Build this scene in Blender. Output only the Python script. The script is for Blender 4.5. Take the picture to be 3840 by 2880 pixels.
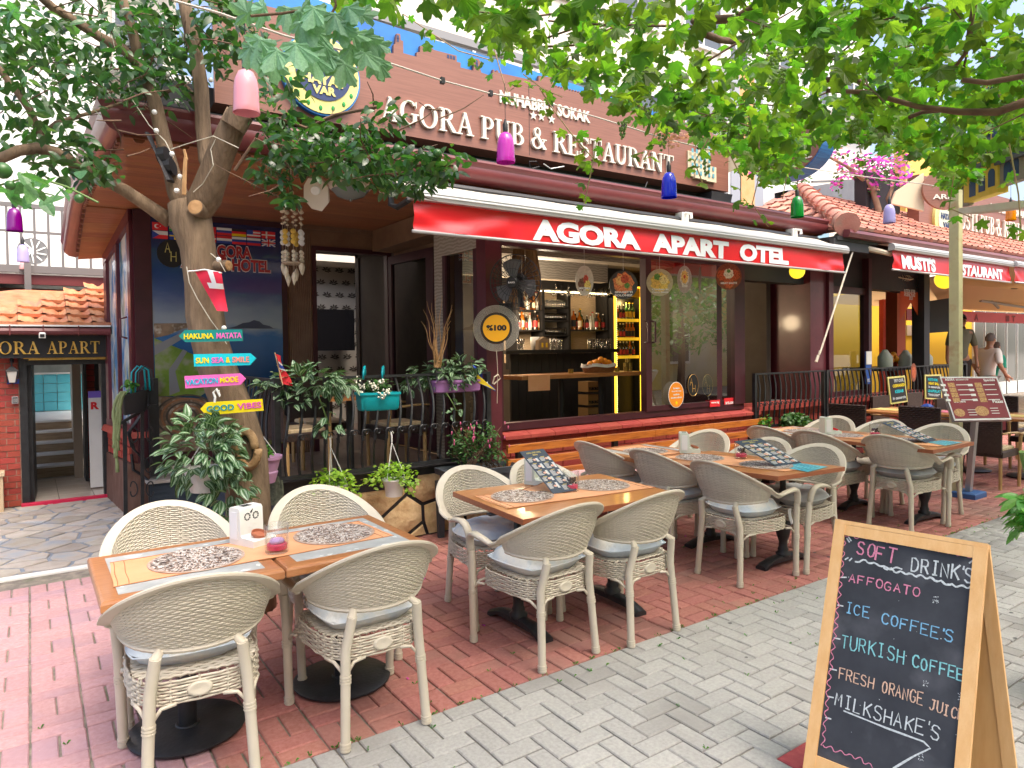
import bpy,math,random
import numpy as np
from mathutils import Vector,Matrix
R_=math.radians
random.seed(7)
for o in list(bpy.data.objects):bpy.data.objects.remove(o)
SC=bpy.context.scene
COL=SC.collection
FPX,CXP,CYP,EYE=2612.0,1920.0,1370.4,1.63
ROLL,PITCH,YAW=0.0127,-0.0222,0.9643
_fw=Vector((math.cos(YAW)*math.cos(PITCH),math.sin(YAW)*math.cos(PITCH),math.sin(PITCH)))
_rt=Vector((math.sin(YAW),-math.cos(YAW),0.0))
_up=_rt.cross(_fw)
CR=_rt*math.cos(ROLL)-_up*math.sin(ROLL)
CU=_up*math.cos(ROLL)+_rt*math.sin(ROLL)
CAMP=Vector((0,0,EYE))
cam_d=bpy.data.cameras.new('camera');cam=bpy.data.objects.new('camera',cam_d);COL.objects.link(cam)
m=Matrix((CR,CU,-_fw)).transposed().to_4x4();m.translation=CAMP
cam.matrix_world=m
cam_d.sensor_width=36.0;cam_d.lens=36.0*FPX/3840.0
cam_d.shift_y=-(1440.0-CYP)/3840.0
cam_d.clip_start=0.05;cam_d.clip_end=400
SC.camera=cam
SC.render.resolution_x=1024;SC.render.resolution_y=768
SUN_EL,SUN_AZ=62.0,-75.0
w=bpy.data.worlds.new('World');SC.world=w;w.use_nodes=True
nt=w.node_tree;nt.nodes.clear()
wo=nt.nodes.new('ShaderNodeOutputWorld');bg=nt.nodes.new('ShaderNodeBackground');sk=nt.nodes.new('ShaderNodeTexSky')
sk.sky_type='NISHITA';sk.sun_disc=False
sk.sun_elevation=R_(SUN_EL);sk.sun_rotation=R_(90.0-SUN_AZ)
sk.air_density=0.8;sk.dust_density=6.0;sk.ozone_density=0.3
bg.inputs['Strength'].default_value=0.15
nt.links.new(sk.outputs[0],bg.inputs[0]);nt.links.new(bg.outputs[0],wo.inputs[0])
sd=bpy.data.lights.new('sun','SUN');sd.energy=0.5;sd.angle=R_(22);sd.color=(1.0,0.95,0.87)
so=bpy.data.objects.new('sun',sd);COL.objects.link(so)
_sv=Vector((math.cos(R_(SUN_AZ))*math.cos(R_(SUN_EL)),math.sin(R_(SUN_AZ))*math.cos(R_(SUN_EL)),math.sin(R_(SUN_EL))))
so.rotation_euler=_sv.to_track_quat('Z','Y').to_euler();so.location=(0,0,12)
vs=SC.view_settings;vs.view_transform='Standard';vs.look='None';vs.exposure=1.6;vs.gamma=1.0
vs.use_curve_mapping=False
SC.render.engine='CYCLES'
SC.cycles.max_bounces=8;SC.cycles.transparent_max_bounces=16
SC.cycles.diffuse_bounces=4;SC.cycles.glossy_bounces=3;SC.cycles.transmission_bounces=6
def ray(u,v):return _fw+CR*((u-CXP)/FPX)-CU*((v-CYP)/FPX)
def PZ(p,z=0.0):
 r=ray(*p);return CAMP+r*((z-EYE)/r.z)
def PY(p,y):
 r=ray(*p);return CAMP+r*(y/r.y)
def PX(p,x):
 r=ray(*p);return CAMP+r*(x/r.x)
def PD(p,d):
 return CAMP+ray(*p)*d
def proj(p):
 d=Vector(p)-CAMP;z=d.dot(_fw)
 if z<0.05:return(-9999,-9999,z)
 return(CXP+FPX*d.dot(CR)/z,CYP-FPX*d.dot(CU)/z,z)
def zr(ox,oy,w_):return lambda u,v:(ox+u*w_/2212.0,oy+v*w_/2212.0)
r1,r2,r3,r4=zr(0,0,1000),zr(950,0,1000),zr(1900,0,1000),zr(2840,0,1000)
m1,m2,m3,m4=zr(0,700,1000),zr(950,700,1000),zr(1900,700,1000),zr(2840,700,1000)
b1,b2,b3,b4=zr(0,1400,1000),zr(950,1400,1000),zr(1900,1400,1000),zr(2840,1400,1000)
l1,l2,l3,l4=zr(0,2130,1000),zr(950,2130,1000),zr(1900,2130,1000),zr(2840,2130,1000)
zA,zB,zE,zF,zG=zr(300,1850,800),zr(1600,1650,800),zr(2200,1550,800),zr(2900,1450,940),zr(2500,500,1340)
zK,zH=zr(800,0,2000),zr(500,1300,800)
V=Vector
class MB:
 def __init__(s):s.v=[];s.f=[];s.m=[]
 def add(s,vs_,fs,mi=0):
  b=len(s.v);s.v+=[tuple(p)for p in vs_];s.f+=[tuple(b+i for i in f)for f in fs];s.m+=[mi]*len(fs);return s
 def hexa(s,p,mi=0):
  return s.add(p,[(3,2,1,0),(4,5,6,7),(0,1,5,4),(1,2,6,5),(2,3,7,6),(3,0,4,7)],mi)
 def box(s,x0,x1,y0,y1,z0,z1,mi=0):
  return s.hexa([(x0,y0,z0),(x1,y0,z0),(x1,y1,z0),(x0,y1,z0),(x0,y0,z1),(x1,y0,z1),(x1,y1,z1),(x0,y1,z1)],mi)
 def obox(s,c,ax,ay,az,mi=0):
  c,ax,ay,az=V(c),V(ax),V(ay),V(az)
  return s.hexa([c-ax-ay-az,c+ax-ay-az,c+ax+ay-az,c-ax+ay-az,c-ax-ay+az,c+ax-ay+az,c+ax+ay+az,c-ax+ay+az],mi)
 def bbox(s,x0,x1,y0,y1,z0,z1,b=0.004,mi=0):
  return s.add([(x0,y0,z0),(x1,y0,z0),(x1,y1,z0),(x0,y1,z0),(x0,y0,z1-b),(x1,y0,z1-b),(x1,y1,z1-b),(x0,y1,z1-b),(x0+b,y0+b,z1),(x1-b,y0+b,z1),(x1-b,y1-b,z1),(x0+b,y1-b,z1)],[(3,2,1,0),(0,1,5,4),(1,2,6,5),(2,3,7,6),(3,0,4,7),(4,5,9,8),(5,6,10,9),(6,7,11,10),(7,4,8,11),(8,9,10,11)],mi)
 def beam(s,a,b,w,h,up=(0,0,1),mi=0):
  a,b=V(a),V(b);d=(b-a);L=d.length;d=d/L;u=V(up)
  sx=d.cross(u);sx=sx.normalized()if sx.length>1e-5 else V((1,0,0));uz=sx.cross(d).normalized()
  return s.obox((a+b)/2,d*(L/2),sx*(w/2),uz*(h/2),mi)
 def tube(s,pts,r,n=8,mi=0,cap=True,flat=1.0):
  pts=[V(p)for p in pts];k=len(pts);rr=r if isinstance(r,(list,tuple))else[r]*k
  base=len(s.v);prev=None
  for i,p in enumerate(pts):
   t=(pts[min(i+1,k-1)]-pts[max(i-1,0)]);t=t.normalized()if t.length>1e-9 else V((0,0,1))
   if prev is None:
    a=t.cross(V((0,0,1)));
    if a.length<.05:a=t.cross(V((1,0,0)))
    a.normalize()
   else:
    a=prev-t*prev.dot(t)
    if a.length<1e-6:a=t.orthogonal()
    a.normalize()
   prev=a;b=t.cross(a)
   for j in range(n):
    an=2*math.pi*j/n
    s.v.append(tuple(p+a*(math.cos(an)*rr[i])+b*(math.sin(an)*rr[i]*flat)))
  for i in range(k-1):
   for j in range(n):
    j2=(j+1)%n
    s.f.append((base+i*n+j,base+i*n+j2,base+(i+1)*n+j2,base+(i+1)*n+j));s.m.append(mi)
  if cap:
   s.f.append(tuple(base+j for j in reversed(range(n))));s.m.append(mi)
   s.f.append(tuple(base+(k-1)*n+j for j in range(n)));s.m.append(mi)
  return s
 def lathe(s,prof,n=24,c=(0,0,0),mi=0,axis=(0,0,1),a0=0.0,a1=2*math.pi):
  z=V(axis).normalized();x=z.orthogonal().normalized()if abs(z.z)<.999 else V((1,0,0));y=z.cross(x);c=V(c)
  full=abs(a1-a0-2*math.pi)<1e-6;nn=n if full else n+1
  base=len(s.v)
  for(r,h)in prof:
   for j in range(nn):
    an=a0+(a1-a0)*j/n
    s.v.append(tuple(c+x*(math.cos(an)*r)+y*(math.sin(an)*r)+z*h))
  for i in range(len(prof)-1):
   for j in range(n):
    j2=(j+1)%nn
    s.f.append((base+i*nn+j,base+i*nn+j2,base+(i+1)*nn+j2,base+(i+1)*nn+j));s.m.append(mi)
  return s
 def prism(s,poly,o,u,v,n,t,mi=0,back=True):
  o,u,v,n=V(o),V(u),V(v),V(n);k=len(poly);b=len(s.v)
  for d in(0,t):
   for(x,y)in poly:s.v.append(tuple(o+u*x+v*y+n*d))
  s.f.append(tuple(b+k+i for i in range(k)));s.m.append(mi)
  if back:s.f.append(tuple(b+i for i in reversed(range(k))));s.m.append(mi)
  for i in range(k):
   j=(i+1)%k;s.f.append((b+i,b+j,b+k+j,b+k+i));s.m.append(mi)
  return s
 def grid(s,fn,nu,nv,mi=0,closeu=False):
  b=len(s.v)
  for i in range(nu+1):
   for j in range(nv+1):s.v.append(tuple(fn(i/nu,j/nv)))
  for i in range(nu):
   for j in range(nv):
    s.f.append((b+i*(nv+1)+j,b+(i+1)*(nv+1)+j,b+(i+1)*(nv+1)+j+1,b+i*(nv+1)+j+1));s.m.append(mi)
  return s
 def ball(s,c,r,n=8,mi=0,sq=(1,1,1)):
  c=V(c);k=max(4,n//2)
  def fn(a,b_):
   th=math.pi*b_;ph=2*math.pi*a
   return c+V((r*sq[0]*math.sin(th)*math.cos(ph),r*sq[1]*math.sin(th)*math.sin(ph),-r*sq[2]*math.cos(th)))
  return s.grid(fn,n,k,mi)
 def mesh(s,name,mats,smooth=False,org=None):
  me=bpy.data.meshes.new(name)
  vs_=s.v if org is None else[(a-org[0],b-org[1],c-org[2])for a,b,c in s.v]
  me.from_pydata(vs_,[],s.f)
  if not isinstance(mats,(list,tuple)):mats=[mats]
  for mt in mats:me.materials.append(mt)
  if len(mats)>1:me.polygons.foreach_set('material_index',[min(i,len(mats)-1)for i in s.m])
  if smooth=='auto':
   me.polygons.foreach_set('use_smooth',[True]*len(me.polygons))
   try:me.set_sharp_from_angle(angle=R_(38))
   except Exception:pass
  elif smooth:me.polygons.foreach_set('use_smooth',[True]*len(me.polygons))
  me.update();return me
def org_of(p):
 return tuple(p['org'])if p is not None and 'org' in p else(0,0,0)
def tag(o,label=None,cat=None,group=None,kind=None):
 if label:o['label']=label
 if cat:o['category']=cat
 if group:o['group']=group
 if kind:o['kind']=kind
 return o
def obj(name,mb,mat,parent=None,smooth=False,label=None,cat=None,group=None,kind=None,at=None):
 """vertices in world metres; `at` moves the origin for a top-level thing"""
 if parent is not None:org=org_of(parent)
 else:org=tuple(at)if at is not None else(0,0,0)
 me=mb.mesh(name,mat,smooth,org)if isinstance(mb,MB)else mb
 o=bpy.data.objects.new(name,me);COL.objects.link(o)
 if parent is not None:
  o.parent=parent;o['org']=org
 else:
  o.location=org;o['org']=org
 return tag(o,label,cat,group,kind)
def place(name,me,loc,rot=(0,0,0),scale=(1,1,1),parent=None):
 """an object sharing mesh data; loc in world metres"""
 o=bpy.data.objects.new(name,me);COL.objects.link(o)
 g=org_of(parent);o.location=(loc[0]-g[0],loc[1]-g[1],loc[2]-g[2])
 if isinstance(rot,Matrix):o.rotation_euler=rot.to_euler()
 else:o.rotation_euler=rot
 o.scale=scale
 if parent is not None:o.parent=parent
 return o
def thing(name,label,cat,loc=(0,0,0),rz=0.0,group=None,kind=None):
 o=bpy.data.objects.new(name,None);COL.objects.link(o);o.empty_display_size=.1
 o.location=loc;o.rotation_euler=(0,0,rz);o['org']=tuple(loc)
 if rz:o['org']=(0,0,0)
 return tag(o,label,cat,group,kind)
def local_thing(name,label,cat,group=None):
 o=bpy.data.objects.new(name,None);COL.objects.link(o);o['org']=(0,0,0)
 return tag(o,label,cat,group)
KIDS={}
def copy_tree(o,loc=None,rz=None,label=None,group=None,parent=None,kids=None):
 c=o.copy();COL.objects.link(c)
 if parent is not None:c.parent=parent;c.matrix_parent_inverse=o.matrix_parent_inverse.copy()
 if loc is not None:c.location=loc
 if rz is not None:c.rotation_euler=(0,0,rz)
 if label:c['label']=label
 if group:c['group']=group
 for ch in[x for x in COL.objects if x.parent==o]:
  copy_tree(ch,parent=c)
 return c
def fast_mesh(name,tv,tf,mats4,mat,mi=None,smooth=False):
 """one mesh of many placed copies of a template (numpy). mats4: list of 4x4 arrays"""
 tv=np.asarray(tv,dtype=np.float64);nv=len(tv);M=np.asarray(mats4)
 hv=np.c_[tv,np.ones(nv)]
 P=np.einsum('kij,vj->kvi',M,hv)[:,:,:3].reshape(-1,3)
 k=len(M)
 ls=[len(f)for f in tf];flat=np.concatenate([np.array(f)for f in tf])
 nl=len(flat)
 loops=(flat[None,:]+(np.arange(k)*nv)[:,None]).reshape(-1)
 tot=np.tile(np.array(ls),k);starts=np.concatenate([[0],np.cumsum(tot)[:-1]])
 me=bpy.data.meshes.new(name)
 me.vertices.add(len(P));me.vertices.foreach_set('co',P.reshape(-1))
 me.loops.add(len(loops));me.loops.foreach_set('vertex_index',loops.astype(np.int32))
 me.polygons.add(len(tot));me.polygons.foreach_set('loop_start',starts.astype(np.int32))
 try:me.polygons.foreach_set('loop_total',tot.astype(np.int32))
 except Exception:pass
 mm=mat if isinstance(mat,(list,tuple))else[mat]
 for x in mm:me.materials.append(x)
 if mi is not None:me.polygons.foreach_set('material_index',np.tile(np.array(mi),k).astype(np.int32))
 if smooth:me.polygons.foreach_set('use_smooth',np.ones(len(tot),dtype=bool))
 me.update();me.validate()
 return me
def M4(loc,rot,sc):
 m_=rot.to_4x4()if not isinstance(rot,Matrix)else rot.to_4x4()
 s3=sc if isinstance(sc,(tuple,list))else(sc,sc,sc)
 r=m_@Matrix.Diagonal((s3[0],s3[1],s3[2],1));r.translation=V(loc)
 return np.array(r)
def inview(p,mgn=150):
 q=proj(p);return q[2]>.1 and-mgn<q[0]<3840+mgn and-mgn<q[1]<2880+mgn
def pieces(parent,name,mb_or_tmpl,xf,mat,limit=300,stuff_name=None,mi=None,smooth=False,size=lambda m_:1.0):
 """alike pieces: the ones that show largest become parts sharing one mesh, the rest one joined part"""
 tmpl=mb_or_tmpl
 def score(m_):
  q=proj(m_[:3,3]);
  if q[2]<.1 or not(-60<q[0]<3900 and-60<q[1]<2940):return 0
  return size(m_)/q[2]
 sc=[(score(x),i)for i,x in enumerate(xf)];sc.sort(reverse=True)
 top=[i for s_,i in sc[:limit]if s_>0];ts=set(top);rest=[x for i,x in enumerate(xf)if i not in ts]
 me=tmpl.mesh(name,mat,smooth)
 g=org_of(parent)
 for i in top:
  mm=Matrix(xf[i].tolist());o=bpy.data.objects.new(name,me);COL.objects.link(o)
  if parent is not None:o.parent=parent
  mm.translation=mm.translation-V(g)
  o.matrix_local=mm
 if rest:
  T=[np.array(x)for x in rest]
  for x in T:x[:3,3]-=np.array(g)
  me2=fast_mesh(stuff_name or name+'_field',tmpl.v,tmpl.f,T,mat,mi=tmpl.m if isinstance(mat,(list,tuple))and len(mat)>1 else None,smooth=bool(smooth))
  o=bpy.data.objects.new(stuff_name or name+'_field',me2);COL.objects.link(o);o['kind']='stuff'
  if parent is not None:o.parent=parent
 return top
def srgb(h):
 h=h.lstrip('#');c=[int(h[i:i+2],16)/255 for i in(0,2,4)]
 return tuple((x/12.92 if x<=.04045 else((x+.055)/1.055)**2.4)for x in c)
_M={}
def mat(name,col,rough=.6,col2=None,scale=8.0,bump=0.0,bscale=None,metal=0.0,var=0.0,stretch=None,emit=0.0,trans=0.0,spec=0.5,detail=4.0,col3=None,s3=1.0,coat=0.0,contrast=(.35,.65),wave=None,tcol=None):
 if name in _M:return _M[name]
 M=bpy.data.materials.new(name);M.use_nodes=True;N=M.node_tree.nodes;L=M.node_tree.links;N.clear()
 out=N.new('ShaderNodeOutputMaterial');P=N.new('ShaderNodeBsdfPrincipled')
 P.inputs['Roughness'].default_value=rough;P.inputs['Metallic'].default_value=metal
 P.inputs['Specular IOR Level'].default_value=spec
 if coat:P.inputs['Coat Weight'].default_value=coat;P.inputs['Coat Roughness'].default_value=.08
 tc=N.new('ShaderNodeTexCoord');mp=N.new('ShaderNodeMapping');L.new(tc.outputs['Object'],mp.inputs[0])
 oi=N.new('ShaderNodeObjectInfo');ge=N.new('ShaderNodeNewGeometry')
 add=N.new('ShaderNodeVectorMath');add.operation='SCALE';L.new(oi.outputs['Location'],add.inputs[0]);add.inputs['Scale'].default_value=1.7
 ad2=N.new('ShaderNodeVectorMath');ad2 .operation='ADD';L.new(mp.outputs[0],ad2 .inputs[0]);L.new(add.outputs[0],ad2 .inputs[1])
 vec=ad2 .outputs[0]
 if stretch:mp.inputs['Scale'].default_value=stretch
 cur=None
 c1=tuple(col)+(1,)
 if col2 is not None:
  n=N.new('ShaderNodeTexNoise');n.inputs['Scale'].default_value=scale;n.inputs['Detail'].default_value=detail;n.inputs['Roughness'].default_value=.6
  L.new(vec,n.inputs['Vector'])
  cr=N.new('ShaderNodeValToRGB');cr.color_ramp.elements[0].position=contrast[0];cr.color_ramp.elements[1].position=contrast[1]
  cr.color_ramp.elements[0].color=c1;cr.color_ramp.elements[1].color=tuple(col2)+(1,)
  L.new(n.outputs['Fac'],cr.inputs[0]);cur=cr.outputs[0]
 if wave:
  wv=N.new('ShaderNodeTexWave');wv.wave_type='BANDS';wv.bands_direction=wave[0];wv.inputs['Scale'].default_value=wave[1]
  wv.inputs['Distortion'].default_value=wave[2];wv.inputs['Detail'].default_value=2;L.new(vec,wv.inputs['Vector'])
  mx=N.new('ShaderNodeMix');mx.data_type='RGBA';mx.blend_type='MULTIPLY';mx.inputs[0].default_value=wave[3]
  if cur is None:
   rgb=N.new('ShaderNodeRGB');rgb.outputs[0].default_value=c1;cur=rgb.outputs[0]
  L.new(cur,mx.inputs[6]);L.new(wv.outputs['Color'],mx.inputs[7]);cur=mx.outputs[2]
 if col3 is not None:
  n3=N.new('ShaderNodeTexNoise');n3 .inputs['Scale'].default_value=s3;n3 .inputs['Detail'].default_value=6;L.new(vec,n3 .inputs['Vector'])
  cr3=N.new('ShaderNodeValToRGB');cr3 .color_ramp.elements[0].position=.52;cr3 .color_ramp.elements[1].position=.7
  L.new(n3 .outputs['Fac'],cr3 .inputs[0])
  mx3=N.new('ShaderNodeMix');mx3 .data_type='RGBA';mx3 .inputs[7].default_value=tuple(col3)+(1,)
  L.new(cr3 .outputs[0],mx3 .inputs[0])
  if cur is None:mx3 .inputs[6].default_value=c1
  else:L.new(cur,mx3 .inputs[6])
  cur=mx3 .outputs[2]
 if var:
  hs=N.new('ShaderNodeHueSaturation');ad=N.new('ShaderNodeMath');ad.operation='ADD'
  L.new(oi.outputs['Random'],ad.inputs[0]);L.new(ge.outputs['Random Per Island'],ad.inputs[1])
  fr=N.new('ShaderNodeMath');fr.operation='FRACT';L.new(ad.outputs[0],fr.inputs[0])
  mr=N.new('ShaderNodeMapRange');mr.inputs['To Min'].default_value=1-var;mr.inputs['To Max'].default_value=1+var
  L.new(fr.outputs[0],mr.inputs['Value']);L.new(mr.outputs[0],hs.inputs['Value'])
  f2=N.new('ShaderNodeMath');f2 .operation='MULTIPLY';f2 .inputs[1].default_value=7.3;L.new(fr.outputs[0],f2 .inputs[0])
  f3=N.new('ShaderNodeMath');f3 .operation='FRACT';L.new(f2 .outputs[0],f3 .inputs[0])
  m2_=N.new('ShaderNodeMapRange');m2_.inputs['To Min'].default_value=.5-var*.06;m2_.inputs['To Max'].default_value=.5+var*.06
  L.new(f3 .outputs[0],m2_.inputs['Value']);L.new(m2_.outputs[0],hs.inputs['Hue'])
  if cur is None:hs.inputs['Color'].default_value=c1
  else:L.new(cur,hs.inputs['Color'])
  cur=hs.outputs[0]
 if cur is None:P.inputs['Base Color'].default_value=c1
 else:L.new(cur,P.inputs['Base Color'])
 if emit:
  P.inputs['Emission Strength'].default_value=emit
  if cur is None:P.inputs['Emission Color'].default_value=c1
  else:L.new(cur,P.inputs['Emission Color'])
 if bump:
  nb=N.new('ShaderNodeTexNoise');nb.inputs['Scale'].default_value=bscale or scale*4;nb.inputs['Detail'].default_value=5
  L.new(vec,nb.inputs['Vector']);bp=N.new('ShaderNodeBump');bp.inputs['Strength'].default_value=bump;bp.inputs['Distance'].default_value=.01
  L.new(nb.outputs['Fac'],bp.inputs['Height']);L.new(bp.outputs[0],P.inputs['Normal'])
 sh=P.outputs[0]
 if trans:
  T=N.new('ShaderNodeBsdfTranslucent')
  mt=N.new('ShaderNodeMix');mt.data_type='RGBA';mt.blend_type='MULTIPLY';mt.inputs[0].default_value=1.0
  mt.inputs[7].default_value=tuple(tcol or(1.6,1.9,.6))+(1,)
  if cur is None:mt.inputs[6].default_value=c1
  else:L.new(cur,mt.inputs[6])
  L.new(mt.outputs[2],T.inputs['Color'])
  ms=N.new('ShaderNodeMixShader');ms.inputs[0].default_value=trans;L.new(P.outputs[0],ms.inputs[1]);L.new(T.outputs[0],ms.inputs[2]);sh=ms.outputs[0]
 L.new(sh,out.inputs[0]);_M[name]=M
 return M
def glass(name,tint=(1,1,1),rough=0.0,refl=1.0,tr=1.0):
 if name in _M:return _M[name]
 M=bpy.data.materials.new(name);M.use_nodes=True;N=M.node_tree.nodes;L=M.node_tree.links;N.clear()
 out=N.new('ShaderNodeOutputMaterial');t=N.new('ShaderNodeBsdfTransparent');g=N.new('ShaderNodeBsdfGlossy');lw=N.new('ShaderNodeLayerWeight');lw.inputs[0].default_value=.5
 fr=N.new('ShaderNodeMath');fr.operation='POWER';fr.inputs[1].default_value=4.0;L.new(lw.outputs['Facing'],fr.inputs[0])
 t.inputs[0].default_value=tuple(c*tr for c in tint)+(1,);g.inputs['Roughness'].default_value=rough
 ml=N.new('ShaderNodeMath');ml.operation='MULTIPLY_ADD';ml.inputs[1].default_value=.6;ml.inputs[2].default_value=.05*refl;ml.use_clamp=True
 L.new(fr.outputs[0],ml.inputs[0]);ms=N.new('ShaderNodeMixShader');L.new(ml.outputs[0],ms.inputs[0])
 L.new(t.outputs[0],ms.inputs[1]);L.new(g.outputs[0],ms.inputs[2]);L.new(ms.outputs[0],out.inputs[0]);_M[name]=M
 return M
_TX={}
def text_me(s,off=0.0,depth=.02):
 k=(s,off,depth)
 if k in _TX:return _TX[k]
 cu=bpy.data.curves.new('lettering','FONT');cu.body=s;cu.size=1.0;cu.offset=off;cu.extrude=depth/2;cu.resolution_u=3
 o=bpy.data.objects.new('lettering',cu)
 me=bpy.data.meshes.new_from_object(o);bpy.data.objects.remove(o);bpy.data.curves.remove(cu)
 n=len(me.vertices);co=np.empty(n*3);me.vertices.foreach_get('co',co);co=co.reshape(-1,3)
 fs=[tuple(p.vertices)for p in me.polygons];bpy.data.meshes.remove(me)
 _TX[k]=(co,fs);return _TX[k]
def text(parent,s,O,U,Vv,W,H,mt,t=.004,off=0.0,name='lettering',mb=None,capH=None):
 """s fitted into W x H on the plane O + U,Vv (unit vectors), standing t proud"""
 co,fs=text_me(s,off,.02)
 if len(co)==0:return None
 mn,mx=co.min(0),co.max(0);hh=(capH if capH else(mx[1]-mn[1]));ww=mx[0]-mn[0]
 O,U,Vv=V(O),V(U),V(Vv);Nn=U.cross(Vv)
 if W is None:W=ww*H/hh
 y0=0 if capH else mn[1]
 P=[O+U*((c[0]-mn[0])/ww*W)+Vv*((c[1]-y0)/hh*H)+Nn*((c[2]+.01)/.02*t)for c in co]
 if mb is not None:mb.add(P,fs);return mb
 b=MB();b.add(P,fs);return obj(name,b,mt,parent)
SF={'A':['0,0 2,6 4,0','.8,2.2 3.2,2.2'],'B':['0,0 0,6 2.6,6 3.4,5.2 3.3,3.8 2.4,3.2 0,3.2','2.4,3.2 3.8,2.4 3.8,.9 2.8,0 0,0'],'C':['4,5 3,6 1.4,6 .2,4.6 0,3 .3,1.2 1.5,0 3,0 4,.9'],'D':['0,0 0,6 2,6 3.6,4.8 4,3 3.5,1.1 2,0 0,0'],'E':['4,6 0,6 0,0 4,0','0,3.1 3,3.1'],'F':['4,6 0,6 0,0','0,3.1 3,3.1'],'G':['4,5 3,6 1.4,6 .2,4.6 0,3 .3,1.2 1.5,0 3,0 4,1 4,2.7 2.4,2.7'],'H':['0,0 0,6','4,0 4,6','0,3 4,3'],'I':['2,0 2,6','.8,0 3.2,0','.8,6 3.2,6'],'J':['1,6 4,6','3,6 3,1.2 2.2,0 .9,0 0,1'],'K':['0,0 0,6','4,6 0,2.6','1.2,3.4 4,0'],'L':['0,6 0,0 3.6,0'],'M':['0,0 .4,6 2,2.4 3.6,6 4,0'],'N':['0,0 0,6 4,0 4,6'],'O':['2,6 .6,5.3 0,3 .6,.7 2,0 3.4,.7 4,3 3.4,5.3 2,6'],'P':['0,0 0,6 3,6 4,5 3.8,3.6 2.8,2.9 0,2.9'],'R':['0,0 0,6 3,6 3.9,5 3.6,3.5 2.6,3 0,3','2,3 4,0'],'S':['3.8,5.2 2.8,6 1,6 .1,4.9 .5,3.7 3.3,2.6 4,1.4 3.2,.1 1.2,0 0,.9'],'T':['0,6 4,6','2,6 2,0'],'U':['0,6 0,1.6 1,0 2.8,0 4,1.4 4,6'],'V':['0,6 2,0 4,6'],'W':['0,6 1,0 2,4 3,0 4,6'],'X':['0,0 4,6','0,6 4,0'],'Y':['0,6 2,3 4,6','2,3 2,0'],"'":['1,6.4 .8,5']}
def strokes(s,O,U,Vv,H,W=None,r=.003,adv=5.9,jit=.0,mb=None,t=.0015,seed=1):
 """handwriting: every stroke a flat ribbon raised t"""
 rnd=random.Random(seed);O,U,Vv=V(O),V(U),V(Vv);N_=U.cross(Vv);mb=mb or MB()
 tot=sum(2.0 if c=="'" else(3.0 if c==' ' else adv)for c in s)
 k=H/6.0;kx=(W/tot)if W else k;x=0
 for c in s:
  if c in SF:
   dx,dy=rnd.uniform(-jit,jit),rnd.uniform(-jit,jit);sl=rnd.uniform(-.04,.04);sc=1+rnd.uniform(-jit,jit)*.2
   for st in SF[c]:
    pts=[tuple(map(float,q.split(',')))for q in st.split()]
    pts=[O+U*((x+dx+a*sc+b*sl)*kx)+Vv*((b*sc+dy)*k)+N_*t for a,b in pts]
    mb_ribbon(mb,pts,r,N_,rnd)
  x+=2.0 if c=="'" else(3.0 if c==' ' else adv)
 return mb
def mb_ribbon(mb,pts,r,N_,rnd=None,lift=.0004):
 pts=[V(p)for p in pts];k=len(pts);b=len(mb.v);lf=(rnd.random()if rnd else 0)*lift
 for i,p in enumerate(pts):
  t=(pts[min(i+1,k-1)]-pts[max(i-1,0)]).normalized();sd_=N_.cross(t).normalized()
  rr=r*(rnd.uniform(.75,1.2)if rnd else 1)
  ext=-t*r*.5 if i==0 else(t*r*.5 if i==k-1 else V((0,0,0)))
  mb.v.append(tuple(p+ext+sd_*rr+N_*lf));mb.v.append(tuple(p+ext-sd_*rr+N_*lf))
 for i in range(k-1):
  mb.f.append((b+2*i+1,b+2*i+3,b+2*i+2,b+2*i));mb.m.append(0)
w_,s_=.17,.055
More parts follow.
